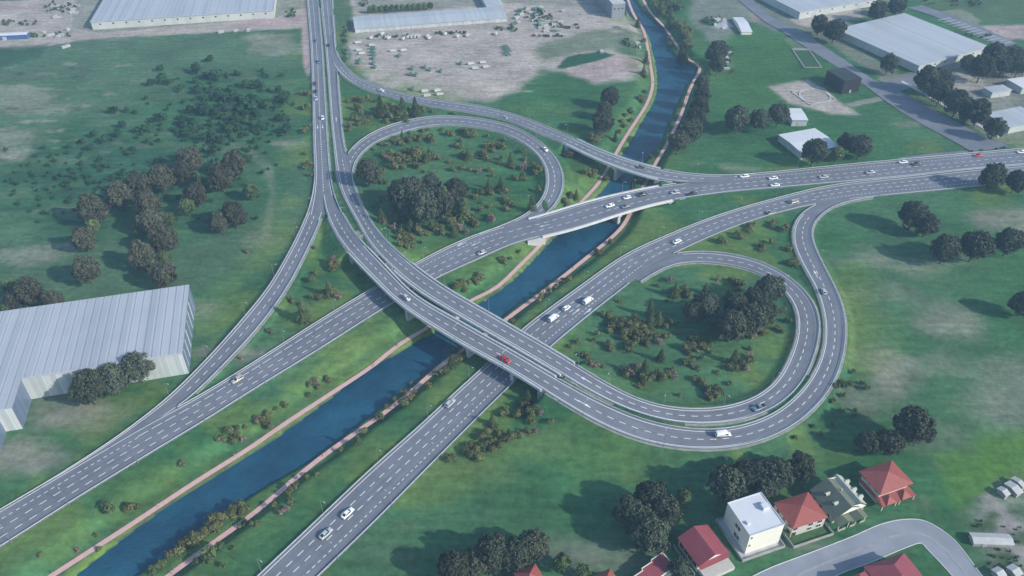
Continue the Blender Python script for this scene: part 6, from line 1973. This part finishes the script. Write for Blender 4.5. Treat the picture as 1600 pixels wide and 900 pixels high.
LP = lamp_proto(); lamp_used = False
LAMPS = {
 'street lamp along the field side of the left ramp': ('C1', [(385, 494), (325, 560), (262, 621), (428, 432), (459, 375), (476, 329)], None),
 'street lamp on the inner edge of the left ramp': ('C1', [(367, 585)], None),
 'street lamp on the lower edge of the upper motorway, river side': ('A', [(20, 846), (103, 791), (217, 720), (320, 657), (412, 598), (495, 546), (573, 498)], None),
 'street lamp on the upper edge of the upper motorway': ('A', [(446, 533), (519, 484), (659, 405), (1244, 264), (1305, 259), (1367, 253), (1432, 247), (1500, 240), (974, 301), (986, 299), (1037, 290)], None),
 'street lamp on the river side edge of the lower motorway': ('B', [(410, 891), (505, 801), (590, 723), (665, 652), (732, 590), (852, 484), (911, 440), (971, 403), (1030, 372), (1090, 346), (1152, 325), (1215, 309)], None),
 'street lamp on the right edge of the lower motorway': ('B', [(522, 872), (607, 793), (680, 719), (745, 655)], None),
 'street lamp on the garden side of the inner loop ramp': ('D', [(606, 377), (640, 407), (695, 448), (762, 487), (900, 570), (956, 602), (1036, 633), (1134, 634), (1204, 599), (1240, 540), (1222, 452)], None),
 'street lamp on the front edge of viaduct and outer loop': ('C2', [(715, 527), (789, 570), (910, 646), (1041, 697), (1320, 512), (1288, 412)], None),
 'street lamp in the gap between the viaduct ramps': ('C2', [(544, 343), (577, 388), (1041, 664)], None),
 'street lamp on the outer side of the upper loop': ('R5', [(682, 182), (746, 186), (838, 218), (878, 290), (596, 202)], None),
 'street lamp on the upper side of the long curved ramp': ('R6', [(706, 159), (830, 186), (887, 211), (942, 235), (1005, 257), (1090, 273)], None),
 'street lamp in the median of the straight roads': ('C', [(500, 45), (502, 82), (505, 120), (507, 158), (510, 198), (513, 238)], None)}
for ph, (rk, pts, _) in LAMPS.items():
    r = ROADS[rk]
    for (x, y) in pts:
        i = r.npx(x, y)
        z = r.c[i, 2]
        q = G(x, y, z)
        lat = (q.x - r.c[i, 0]) * r.n[i, 0] + (q.y - r.c[i, 1]) * r.n[i, 1]
        side = 1 if abs(lat - r.wl[i]) < abs(lat - r.wr[i]) else -1
        e = r.edge(i, side, .65 if r.bridge[i] else .55)
        zz = e[2] + (.3 if r.bridge[i] else 0)
        if not r.bridge[i]: zz = max(gh(e[0], e[1]), e[2] - 1.5)
        ang = math.atan2(-r.n[i, 1] * side, -r.n[i, 0] * side)
        o = LP if not lamp_used else copy_tree(LP)
        lamp_used = True
        o.location = (e[0], e[1], zz); o.rotation_euler = (0, 0, ang)
        reg(o, ph, 'street lamp', 'street lamps along the interchange', x)
# garden lamps in the upper loop
for (x, y) in ((610, 378), (831, 326), (728, 372)):
    o = copy_tree(LP); p = on_ground(x, y); o.location = p; o.rotation_euler = (0, 0, 2.8)
    reg(o, 'street lamp standing among the shrubs inside the upper loop', 'street lamp', 'street lamps along the interchange', x)

# ------------------------------------------------------------------ vehicles
def loft(mb, secs, m=None, close=True):
    """secs: list of rings (same count)"""
    b = len(mb.v); n = len(secs[0]); k = mb.mi(m)
    for s_ in secs: mb.v += [tuple(p) for p in s_]
    for i in range(len(secs) - 1):
        for j in range(n):
            j2 = (j + 1) % n
            mb.f.append((b + i * n + j, b + i * n + j2, b + (i + 1) * n + j2, b + (i + 1) * n + j)); mb.m.append(k)
    mb.f.append(tuple(b + j for j in range(n - 1, -1, -1))); mb.m.append(k)
    e = b + (len(secs) - 1) * n
    mb.f.append(tuple(e + j for j in range(n))); mb.m.append(k)


def ring(x, w, z0, z1, tuck=.12):
    zm = z0 + (z1 - z0) * .55
    return [(x, -w * .93, z0), (x, w * .93, z0), (x, w, zm - .1), (x, w * .985, zm + .12), (x, w - tuck, z1), (x, w * .35, z1 + .03), (x, -w * .35, z1 + .03), (x, -w + tuck, z1), (x, -w * .985, zm + .12), (x, -w, zm - .1)]


CARS = {}
def car_parts(kind):
    """mesh data of each part, front towards +x, origin on the road"""
    if kind in CARS: return CARS[kind]
    P = {}
    mb = MB()
    if kind == 'sedan':
        body = [(-2.42, .70, .42, .72), (-2.36, .84, .30, .90), (-2.1, .92, .24, 1.00), (-1.5, .95, .22, 1.02), (-.6, .96, .22, .98), (.6, .96, .22, .96), (1.3, .95, .22, .92), (2.0, .90, .24, .82), (2.32, .80, .30, .70), (2.42, .66, .40, .58)]
        cab = [(-1.95, .66, 1.00), (-1.15, .62, 1.43), (-.55, .63, 1.49), (.2, .62, 1.46), (.55, .60, 1.38), (1.25, .68, .94)]
        zr = .97; L_ = 4.84; wb = (-1.45, 1.5)
    elif kind == 'hatch':
        body = [(-2.05, .74, .42, .84), (-2.0, .86, .28, .98), (-1.5, .92, .22, 1.02), (-.6, .93, .22, 1.0), (.6, .93, .22, .98), (1.2, .92, .22, .93), (1.75, .87, .24, .82), (2.02, .76, .32, .68), (2.1, .62, .42, .58)]
        cab = [(-1.95, .68, 1.00), (-1.65, .66, 1.46), (-.6, .66, 1.54), (.15, .64, 1.50), (.45, .62, 1.42), (1.15, .68, .96)]
        zr = .98; wb = (-1.3, 1.3)
    elif kind == 'suv':
        body = [(-2.35, .82, .45, .95), (-2.3, .92, .34, 1.14), (-1.6, .97, .30, 1.16), (-.4, .98, .30, 1.14), (.8, .98, .30, 1.10), (1.5, .97, .30, 1.06), (2.1, .92, .32, .98), (2.36, .82, .40, .82), (2.42, .7, .48, .70)]
        cab = [(-2.2, .74, 1.14), (-1.95, .72, 1.66), (-.8, .73, 1.76), (.1, .72, 1.74), (.5, .70, 1.66), (1.15, .76, 1.10)]
        zr = 1.12; wb = (-1.42, 1.48)
    elif kind == 'pickup':
        body = [(-2.6, .88, .45, 1.02), (-2.55, .94, .36, 1.08), (-.9, .96, .34, 1.08), (.5, .97, .34, 1.08), (1.6, .96, .34, 1.04), (2.3, .92, .36, .96), (2.55, .82, .42, .80)]
        cab = [(-.85, .76, 1.06), (-.7, .72, 1.72), (.2, .74, 1.78), (.6, .72, 1.70), (1.25, .78, 1.04)]
        zr = 1.06; wb = (-1.6, 1.6)
    else:  # van
        body = [(-2.85, .92, .42, 1.0), (-2.84, .98, .34, 2.14), (-2.6, 1.0, .32, 2.26), (0.9, 1.0, .32, 2.26), (1.25, .98, .32, 2.14), (1.95, .97, .32, 1.20), (2.55, .92, .34, .98), (2.75, .84, .42, .74)]
        cab = None; zr = 1.1; wb = (-1.75, 1.75)
    loft(mb, [ring(x, w, a, b) for (x, w, a, b) in body])
    P['body'] = mb
    if cab:
        g = MB()
        rs = []
        for (x, w, z) in cab:
            base = zr - .08; wb_ = .86 if kind != 'hatch' else .83
            bw = max(w + .12, wb_ if x > cab[0][0] + .1 and x < cab[-1][0] - .1 else w + .08)
            rs.append([(x, -bw, base), (x, bw, base), (x, w + .03, max(base + .02, z - .06)), (x, w - .08, z), (x, -w + .08, z), (x, -w - .03, max(base + .02, z - .06))])
        loft(g, rs); P['windows'] = g
        rr = MB()
        c1_, c2_ = cab[1], cab[-2]
        rp = [[(x, -w + .02, z - .05), (x, w - .02, z - .05), (x, w - .03, z + .015), (x, w - .16, z + .035), (x, -w + .16, z + .035), (x, -w + .03, z + .015)] for (x, w, z) in [(c1_[0] + .05, c1_[1], c1_[2])] + cab[2:-2] + [(c2_[0] - .05, c2_[1], c2_[2] + .01)]]
        loft(rr, rp)
        # pillars
        for s_ in (-1, 1):
            f0, f1 = cab[-2], cab[-1]
            rr.bar((f0[0] - .02, s_ * (f0[1] - .02), f0[2] + .0), (f1[0] + .02, s_ * (f1[1] + .10), f1[2] + .02), .045, .05, 5)
            b0_, b1_ = cab[1], cab[0]
            rr.bar((b0_[0] + .04, s_ * (b0_[1] - .02), b0_[2]), (b1_[0] + .04, s_ * (b1_[1] + .08), b1_[2]), .07, .08, 5)
            xm = (c1_[0] + c2_[0]) / 2
            rr.bar((xm, s_ * .71, 1.42 if kind != 'suv' and kind != 'pickup' else 1.66), (xm, s_ * .90, zr - .04), .045, .05, 5)
        P['roof'] = rr
    else:
        wl_ = []
        g = MB(); wl_.append(g)
        g.poly([(1.30, -.86, 2.08), (1.30, .86, 2.08), (1.93, .88, 1.26), (1.93, -.88, 1.26)]); g.v = [(p[0] + .03, p[1], p[2] + .03) for p in g.v]
        for s_ in (-1, 1):
            g = MB(); wl_.append(g)
            g.poly([(1.15, s_ * 1.0, 1.95), (.45, s_ * 1.0, 1.95), (.45, s_ * 1.01, 1.3), (1.62, s_ * 1.0, 1.3)])
        g = MB(); wl_.append(g)
        g.poly([(-2.86, -.75, 1.95), (-2.86, .75, 1.95), (-2.87, .75, 1.35), (-2.87, -.75, 1.35)])
        P['window'] = wl_
    wh = []
    for (sx) in wb:
        for sy in (-1, 1):
            m_ = MB(); w_ = .9 if kind != 'van' else .92
            m_.bar((sx, sy * (w_ - .18), .33), (sx, sy * (w_ + .05), .33), .34, .33, 14, M['rubber'])
            m_.bar((sx, sy * (w_ + .045), .33), (sx, sy * (w_ + .07), .33), .2, .18, 10, M['rim'])
            wh.append(m_)
    P['wheel'] = wh
    fx, bx = body[-2][0], body[1][0]
    fz = body[-2][3] - .06; bz = .92 if kind != 'van' else 1.2
    P['headlight'] = []; P['taillight'] = []
    for sy in (-1, 1):
        m_ = MB(); m_.box((fx + .02, sy * body[-2][1] * .72, fz), (.16, .34, .14)); P['headlight'].append(m_)
        m_ = MB(); m_.box((bx - .02, sy * body[1][1] * .8, bz - .08), (.10, .24, .16)); P['taillight'].append(m_)
    out = {}
    out['body'] = P['body'].mesh('body', True)
    if 'windows' in P: out['windows'] = P['windows'].mesh('windows', True)
    out['window'] = [m_.mesh('window') for m_ in P.get('window', [])]
    for me_ in out['window']: me_.materials.append(M['glass'])
    if 'roof' in P: out['roof'] = P['roof'].mesh('roof', False)
    out['wheel'] = [m_.mesh('wheel') for m_ in P['wheel']]
    out['headlight'] = [m_.mesh('headlight') for m_ in P['headlight']]
    out['taillight'] = [m_.mesh('taillight') for m_ in P['taillight']]
    if kind == 'pickup':
        b_ = MB(); b_.box((-1.75, 0, 1.10), (1.55, 1.5, .06)); out['cargo_bed'] = b_.mesh('cargo_bed')
    for me_ in [out['body']] + ([out['windows']] if 'windows' in out else []) + ([out['roof']] if 'roof' in out else []):
        bm = bmesh.new(); bm.from_mesh(me_); bmesh.ops.recalc_face_normals(bm, faces=bm.faces); bm.to_mesh(me_); bm.free()
    if 'windows' in out: out['windows'].materials.append(M['glass'])
    for me_ in out['headlight']: me_.materials.append(M['headlight'])
    for me_ in out['taillight']: me_.materials.append(M['taillight'])
    if 'cargo_bed' in out: out['cargo_bed'].materials.append(M['dark'])
    CARS[kind] = out
    return out


PAINTS = {}
def paint(colr):
    if colr not in PAINTS:
        PAINTS[colr] = mat('car_paint_' + colr, {'white': (.80, .81, .82), 'silver': (.42, .45, .48), 'grey': (.16, .18, .20), 'black': (.018, .02, .025), 'blue': (.10, .17, .26), 'beige': (.42, .40, .34),
                                                 'red': (.50, .012, .015), 'maroon': (.12, .02, .02), 'brown': (.06, .045, .035), 'slate': (.16, .21, .27)}[colr], .28, .03, .5, coat=.6, spec=.5)
    return PAINTS[colr]


BODYM = {}
def coloured(kind, part, colr):
    key = (kind, part, colr)
    if key not in BODYM:
        me_ = CARS[kind][part].copy(); me_.materials.clear(); me_.materials.append(paint(colr)); BODYM[key] = me_
    return BODYM[key]


NICE = {'sedan': 'parked', 'van': 'van'}
def vehicle(rk, x, y, kind, colr, rev, label, scale=1.08, f=None):
    P = car_parts(kind)
    r = ROADS[rk]
    z = r.c[r.npx(x, y), 2]
    q = G(x, y, z + .7)
    i = r.near(q)
    al = (q.x - r.c[i, 0]) * r.t[i, 0] + (q.y - r.c[i, 1]) * r.t[i, 1]
    lat = (q.x - r.c[i, 0]) * r.n[i, 0] + (q.y - r.c[i, 1]) * r.n[i, 1]
    zz = float(np.interp(r.s[i] + al, r.s, r.c[:, 2]))
    ang = math.atan2(r.t[i, 1], r.t[i, 0]) + (math.pi if rev else 0)
    nm = {'sedan': 'car', 'hatch': 'car', 'suv': 'car', 'van': 'van', 'pickup': 'pickup_truck'}[kind]
    root = empty(nm, (q.x, q.y, zz + .012), ang + random.uniform(-.02, .02))
    # tilt with the road gradient
    dz = (r.c[min(i + 1, len(r.c) - 1), 2] - r.c[max(i - 1, 0), 2]) / (2 * STEP)
    root.rotation_euler[1] = -math.atan(dz) * (-1 if rev else 1)
    root.scale = (scale,) * 3
    o = link('body', coloured(kind, 'body', colr), root)
    if 'windows' in P: link('windows', P['windows'], root)
    for me_ in P['window']: link('window', me_, root)
    if 'roof' in P: link('roof', coloured(kind, 'roof', colr), root)
    for me_ in P['wheel']: link('wheel', me_, root)
    for me_ in P['headlight']: link('headlight', me_, root)
    for me_ in P['taillight']: link('taillight', me_, root)
    if 'cargo_bed' in P: link('cargo_bed', P['cargo_bed'], root)
    tag(root, label, {'van': 'van', 'pickup': 'pickup truck'}.get(kind, 'car'), 'vehicles driving on the interchange')
    return root


for v in (
 ('C', 494.5, 63, 'sedan', 'slate', 0, 'blue-grey car at the top of the left straight road'), ('D', 513, 70, 'sedan', 'black', 1, 'black car on the right straight road near the top'),
 ('C', 498, 96, 'sedan', 'blue', 0, 'blue car on the left straight road, above the dark trio'), ('C', 492.6, 131, 'suv', 'maroon', 0, 'dark maroon car leading the trio on the left straight road'),
 ('C', 493, 143, 'hatch', 'black', 0, 'black car in the middle of the trio on the left straight road'), ('C', 494, 153.5, 'sedan', 'silver', 0, 'silver car, last of the trio on the left straight road'),
 ('C', 504, 184, 'hatch', 'white', 0, 'white car alone above the painted arrows of the left straight road'),
 ('R6', 595, 141, 'hatch', 'white', 1, 'white car on the curved ramp below the lorry yard'), ('R6', 788, 183, 'hatch', 'silver', 1, 'silver car on the curved ramp above the upper loop'),
 ('R6', 1001, 261, 'suv', 'grey', 1, 'dark grey car on the curved ramp bridge over the river'), ('R5', 852, 233, 'sedan', 'white', 0, 'white car at the upper right of the upper loop'),
 ('A', 1163, 275, 'sedan', 'white', 1, 'white car where the curved ramp joins the upper motorway'), ('A', 1208, 278, 'sedan', 'white', 1, 'white saloon, upper one of the side by side pair on the upper motorway'),
 ('A', 1211, 289, 'sedan', 'white', 1, 'white car, lower one of the side by side pair on the upper motorway'), ('A', 1287, 276, 'sedan', 'silver', 1, 'silver car on the upper motorway before the wide white shed'),
 ('A', 1360, 269, 'sedan', 'silver', 1, 'light silver car between the silver and white cars on the upper motorway'), ('A', 1411, 253, 'sedan', 'white', 1, 'white car just left of the big dark brown car'),
 ('A', 1432, 256, 'suv', 'brown', 1, 'big dark brown car on the right part of the upper motorway'), ('A', 1529, 242.5, 'sedan', 'red', 1, 'red car on the upper motorway near the right edge'),
 ('A', 1596, 237, 'sedan', 'white', 1, 'white car leaving the photo at the right edge'),
 ('A', 1055, 301, 'suv', 'silver', 1, 'grey off-road car right of the river bridge, left of the black one'), ('A', 1081, 303, 'suv', 'black', 1, 'black off-road car right of the river bridge'),
 ('A', 1003, 304, 'suv', 'black', 1, 'black car on the upper lane of the river bridge'), ('A', 980, 308.5, 'hatch', 'white', 1, 'white car close behind the black one on the river bridge'),
 ('A', 953, 321, 'sedan', 'white', 1, 'white saloon in the middle lane of the river bridge'), ('A', 978, 322, 'sedan', 'grey', 1, 'dark grey car in the lower lane of the river bridge'),
 ('A', 753, 394.5, 'hatch', 'silver', 1, 'large silver car on the upper motorway below the upper loop'), ('A', 371, 593, 'suv', 'beige', 1, 'beige car on the upper motorway beside the ramp end'),
 ('B', 1241, 315, 'suv', 'beige', 0, 'light beige car on the lower motorway near the outer ramp junction'), ('B', 1205, 332, 'sedan', 'grey', 0, 'dark grey car in the right lane behind the beige one'),
 ('B', 1058, 377, 'sedan', 'white', 0, 'single white car on the lower motorway above the inner loop exit'), ('B', 919, 470, 'van', 'white', 0, 'white van leading the group on the lower motorway'),
 ('B', 885, 481, 'hatch', 'white', 0, 'small white car between the two white vans'), ('B', 865, 497, 'van', 'white', 0, 'white van at the rear of the group nearest the viaduct'),
 ('B', 703, 630, 'suv', 'silver', 0, 'grey car on the lower motorway below the viaduct'), ('B', 543, 801.5, 'sedan', 'white', 0, 'white car near the bottom of the lower motorway'),
 ('B', 509, 833.5, 'sedan', 'silver', 0, 'silver car behind the white one, lowest on the lower motorway'), ('C2', 635, 465, 'hatch', 'silver', 0, 'silver car on the upper end of the front viaduct'),
 ('C2', 789, 561, 'sedan', 'red', 0, 'bright red car on the viaduct above the lower motorway'), ('C2', 1287, 455, 'hatch', 'silver', 0, 'silver car on the outer loop ramp at the right'),
 ('C2', 1130, 679, 'van', 'white', 0, 'white van at the bottom of the outer loop ramp'), ('D', 1186, 637, 'pickup', 'slate', 1, 'blue-grey pickup truck at the bottom of the inner loop ramp')):
    vehicle(*v)

# lorries, trailers and containers standing in the yard ---------------------------------
def truck_proto(kind):
    root = empty('lorry' if kind == 'lorry' else 'trailer', (0, 0, 0))
    if kind == 'lorry':
        mb = MB(); mb.box((2.6, 0, 1.6), (1.8, 2.3, 2.3)); mb.build('cab', mat('lorry_cab', (.45, .45, .45), .4), root)
        mb = MB(); mb.box((3.45, 0, 2.0), (.14, 1.9, .9)); mb.build('windscreen', M['glass'], root)
    mb = MB(); mb.box((-1.2, 0, 2.0), (5.6, 2.4, 2.4)); mb.build('cargo_box', mat('cargo_box_' + kind, (.46, .48, .46) if kind == 'lorry' else (.08, .16, .12), .6), root)
    for sx in (2.6, -2.2, -3.2):
        for sy in (-1, 1):
            mb = MB(); mb.bar((sx, sy * .85, .5), (sx, sy * 1.15, .5), .5, .5, 10); mb.build('wheel', M['rubber'], root)
    return root


LO, TR = truck_proto('lorry'), truck_proto('trailer')
used = {'lorry': False, 'trailer': False}
yard_spots = []
for (x, y) in ((736, 101), (743, 108), (755, 99), (760, 106), (664, 144), (668, 151), (684, 143), (688, 149), (615, 81), (631, 80), (560, 68), (562, 80), (566, 85), (582, 72)): yard_spots.append(('lorry', x, y, .35))
for (x, y) in ((644, 108), (664, 106), (672, 110), (650, 118), (642, 117), (689, 112), (720, 100), (645, 140), (624, 88), (562, 95), (562, 99), (584, 92), (584, 100), (586, 106), (543, 90), (543, 84), (543, 78)): yard_spots.append(('trailer', x, y, 1.35))
for (x, y) in ((584, 77), (583, 82), (584, 87)): yard_spots.append(('trailer', x, y, .1))
for i in range(5): yard_spots.append(('trailer', 791 + i * 2 % 5, 74 + i * 3.2, .1))
for i in range(4): yard_spots.append(('lorry', 638 + i * 5.5, 59.5 - i * .4, 1.4))
for _ in range(16): yard_spots.append(('trailer', random.uniform(800, 850), random.uniform(14, 44), 1.2))
for _ in range(12): yard_spots.append(('lorry', random.uniform(560, 780), random.uniform(54, 62), 1.2))
for (kd, x, y, a_) in yard_spots:
    src = LO if kd == 'lorry' else TR
    o = src if not used[kd] else copy_tree(src)
    used[kd] = True
    p = on_ground(x, y); o.location = p; o.rotation_euler = (0, 0, a_ + random.uniform(-.15, .15)); o.scale = (.62, .62, .62)
    reg(o, ('white lorry standing on the bare yard' if kd == 'lorry' else 'green box trailer standing on the bare yard'), kd, 'lorries and trailers on the bare yard', x)

# stacked containers and low huts round the two northern yards
def box_proto(kind, colr):
    root = empty(kind, (0, 0, 0))
    mb = MB(); mb.box((0, 0, 1.25), (6, 2.4, 2.5)); mb.build('body', mat(kind + '_paint', colr, .6, .1), root)
    mb = MB(); mb.box((3.04, 0, 1.25), (.1, 2.0, 2.2)); mb.build('door', M['rail'], root)
    mb = MB(); mb.box((0, 0, 2.56), (5.8, 2.2, .1)); mb.build('roof', mat(kind + '_roof', tuple(min(.8, c_ * 1.3) for c_ in colr), .6), root)
    return root


CB = {'container': (box_proto('container', (.30, .29, .27)), 'pale container standing in the far yards'), 'site_hut': (box_proto('site_hut', (.33, .34, .34)), 'white site hut standing in the far yards')}
cu = set()
for (x, y, kd) in [(random.uniform(85, 125), random.uniform(4, 30), random.choice(['container', 'site_hut'])) for _ in range(12)] + [(random.uniform(55, 110), random.uniform(44, 62), 'site_hut') for _ in range(6)] + \
        [(random.uniform(806, 880), random.uniform(8, 58), random.choice(['container', 'site_hut'])) for _ in range(18)] + [(1120 + random.uniform(-14, 16), random.uniform(26, 48), 'site_hut') for _ in range(8)] + \
        [(1137 + random.uniform(-5, 6), 76 + i * 8, 'site_hut') for i in range(5)] + [(1000, 76, 'site_hut'), (995, 68, 'container'), (940, 82, 'site_hut'), (345, 51, 'site_hut'), (368, 49, 'site_hut'), (388, 48, 'site_hut'), (103, 74, 'site_hut')]:
    src = CB[kd][0]
    o = src if kd not in cu else copy_tree(src)
    cu.add(kd)
    o.location = on_ground(x, y); o.rotation_euler = (0, 0, random.uniform(-.2, 1.7)); o.scale = (random.uniform(.5, 1.1), random.uniform(.5, 1.1), random.uniform(.4, .7))
    reg(o, CB[kd][1], 'container' if kd == 'container' else 'hut', 'containers and huts in the far yards', x)

# ------------------------------------------------------------------ people on the river paths
def person_mesh(variant):
    """one continuous skinned figure, about 1.75 m tall, walking towards +x"""
    rg = random.Random(variant)
    st = .22 if variant % 2 == 0 else .05
    V = [(0, 0, .95), (0, 0, 1.15), (0, 0, 1.38), (0.01, 0, 1.52), (.02, 0, 1.62), (.03, 0, 1.74),
         (0, .10, .90), (st * .6, .11, .50), (st * .9, .11, .07), (st * .9 + .14, .12, .03),
         (0, -.10, .90), (-st * .1, -.11, .50), (-st, -.11, .08), (-st + .14, -.12, .03),
         (0, .19, 1.40), (-.07, .25, 1.14), (.03, .26, .90), (0, -.19, 1.40), (.09, -.25, 1.14), (.16, -.25, .92)]
    E = [(0, 1), (1, 2), (2, 3), (3, 4), (4, 5), (0, 6), (6, 7), (7, 8), (8, 9), (0, 10), (10, 11), (11, 12), (12, 13), (2, 14), (14, 15), (15, 16), (2, 17), (17, 18), (18, 19)]
    Rr_ = [.13, .12, .14, .055, .095, .085, .095, .065, .045, .04, .095, .065, .045, .04, .065, .045, .035, .065, .045, .035]
    me_ = bpy.data.meshes.new('skel'); me_.from_pydata(V, E, [])
    o = bpy.data.objects.new('skel', me_); C.objects.link(o)
    md = o.modifiers.new('s', 'SKIN'); 
    sv_ = me_.skin_vertices[0].data if me_.skin_vertices else None
    if sv_ is None:
        bm = bmesh.new(); bm.from_mesh(me_); bm.verts.layers.skin.verify(); bm.to_mesh(me_); bm.free(); sv_ = me_.skin_vertices[0].data
    for i, r_ in enumerate(Rr_): sv_[i].radius = (r_, r_ * (1.25 if i in (0, 1, 2) else 1)); sv_[i].use_root = (i == 0)
    o.modifiers.new('u', 'SUBSURF').levels = 1
    dg = bpy.context.evaluated_depsgraph_get()
    out = bpy.data.meshes.new_from_object(o.evaluated_get(dg))
    bpy.data.objects.remove(o); bpy.data.meshes.remove(me_)
    out.name = 'person'
    return out


CL = {'white': (.7, .7, .7), 'black': (.03, .03, .035), 'red': (.35, .05, .04), 'blue': (.08, .14, .30), 'grey': (.25, .25, .26), 'purple': (.18, .12, .24)}
skin = mat('skin', (.42, .27, .20), .6)
PM = {}
def person_colour(var, top, low):
    key = (var, top, low)
    if key in PM: return PM[key]
    me_ = person_mesh(var)
    me_.materials.clear()
    for nm, cc_ in (('top_' + top, CL[top]), ('low_' + low, CL[low])): me_.materials.append(mat('cloth_' + nm, cc_, .9))
    me_.materials.append(skin)
    for p_ in me_.polygons:
        z = p_.center.z
        arm = abs(p_.center.y) > .225 and z < 1.0
        p_.material_index = 2 if (z > 1.50 or arm) else (0 if z > .95 else 1)
        p_.use_smooth = True
    h = MB()
    for k in range(5):
        z0_ = 1.66 + k * .035; r0_ = [.105, .108, .10, .08, .045][k]
        h.bar((.012, 0, z0_), (.012, 0, z0_ + .035), r0_, [.108, .10, .08, .045, .01][k], 10)
    h.mats = [mat('hair', (.04, .03, .022), .8)]; h.m = [0] * len(h.f)
    PM[key] = (me_, h.mesh('hair', True))
    return PM[key]


PEOPLE = [('W', 366, 712, 'white', 'grey', 'beside the left river path near the long shrub group'), ('W', 246, 790, 'white', 'black', 'on the left river path near the two round shrubs'),
          ('W', 80, 893, 'blue', 'grey', 'at the bottom end of the left river path'), ('W', 586, 568, 'white', 'grey', 'on the left river path, upper of the pair'),
          ('W', 583, 572, 'black', 'grey', 'on the left river path, lower of the pair'), ('W', 620, 541, 'black', 'black', 'on the left river path close to the viaduct, dark one'),
          ('W', 623, 538, 'white', 'grey', 'on the left river path close to the viaduct, light one'), ('W', 659, 515, 'blue', 'grey', 'on the left river path in the viaduct shadow'),
          ('W', 950, 268, 'white', 'grey', 'on the left river path under the ramp bridge'), ('W', 1020, 129, 'black', 'black', 'on the left river path at its sharp bend'), ('W', 1015, 92, 'grey', 'black', 'on the left river path above the bend'),
          ('E', 1079, 140, 'purple', 'black', 'on the right river path above the tree row, upper one'), ('E', 1073, 156, 'black', 'blue', 'on the right river path above the tree row, lower one'),
          ('E', 1052, 62, 'grey', 'black', 'on the right river path in the far thicket'), ('E', 895, 419, 'black', 'black', 'on the right river path below the motorway bridge'), ('E', 849, 457, 'red', 'black', 'on the right river path near the two vans'),
          ('E', 590, 650, 'purple', 'black', 'in the group on the right river path, right one'), ('E', 586, 653, 'blue', 'black', 'in the group on the right river path, middle one'),
          ('E', 580, 657, 'purple', 'grey', 'in the group on the right river path, left one'), ('E', 472, 742, 'red', 'grey', 'on the right river path opposite the lower motorway lamp'), ('E', 510, 706, 'red', 'grey', 'on the right river path, upper one of a spaced pair'),
          ('E', 504, 712, 'red', 'black', 'on the right river path, lower one of a spaced pair'), ('E', 452, 753, 'white', 'red', 'on the right river path water edge by the shrubs'), ('E', 303, 867, 'white', 'grey', 'beside the right river path under the long thicket'),
          ('E', 294, 874, 'white', 'purple', 'walking just below the long thicket on the right river path'), ('E', 270, 889, 'grey', 'blue', 'on the right river path near the bottom edge, upper one'), ('E', 268, 895, 'white', 'black', 'on the right river path near the bottom edge, lower one')]
for n_, (pw, x, y, top, low, where) in enumerate(PEOPLE):
    P_ = PW if pw == 'W' else PE
    q = G(x, y, PATH_Z + .4)
    j = int(np.argmin((P_[:, 0] - q.x) ** 2 + (P_[:, 1] - q.y) ** 2)); j = min(max(j, 1), len(P_) - 2)
    t2 = P_[j + 1] - P_[j - 1]; t2 = t2 / np.linalg.norm(t2)
    lat = (q.x - P_[j, 0]) * -t2[1] + (q.y - P_[j, 1]) * t2[0]
    al = (q.x - P_[j, 0]) * t2[0] + (q.y - P_[j, 1]) * t2[1]
    lat = max(-.75, min(.75, lat))
    me_, hm = person_colour(n_ % 2, top, low)
    o = link('person', me_)
    o.location = (P_[j, 0] + t2[0] * al - t2[1] * lat, P_[j, 1] + t2[1] * al + t2[0] * lat, PATH_Z + .035)
    o.rotation_euler = (0, 0, math.atan2(t2[1], t2[0]) + (math.pi if n_ % 3 else 0))
    o.scale = (.9, .9, .92)
    link('hair', hm, o)
    tag(o, 'person in %s top %s' % (top, where), 'person', 'people walking on the river paths')

finish_labels()

# ------------------------------------------------------------------ haze: a closed box of thin blue air
hb = MB(); hb.box((0, 300, 119), (5200, 4400, 250)); hz = hb.build('haze', None)
tag(hz, 'thin blue haze over the whole landscape', 'haze', kind='stuff')
hm = bpy.data.materials.new('haze_air'); hm.use_nodes = True
t = hm.node_tree; t.nodes.clear()
out = t.nodes.new('ShaderNodeOutputMaterial'); pv = t.nodes.new('ShaderNodeVolumePrincipled')
pv.inputs['Color'].default_value = (0.42, 0.70, 1.0, 1)
pv.inputs['Density'].default_value = 0.00021
pv.inputs['Anisotropy'].default_value = 0.0
t.links.new(pv.outputs[0], out.inputs['Volume'])
hz.data.materials.append(hm)
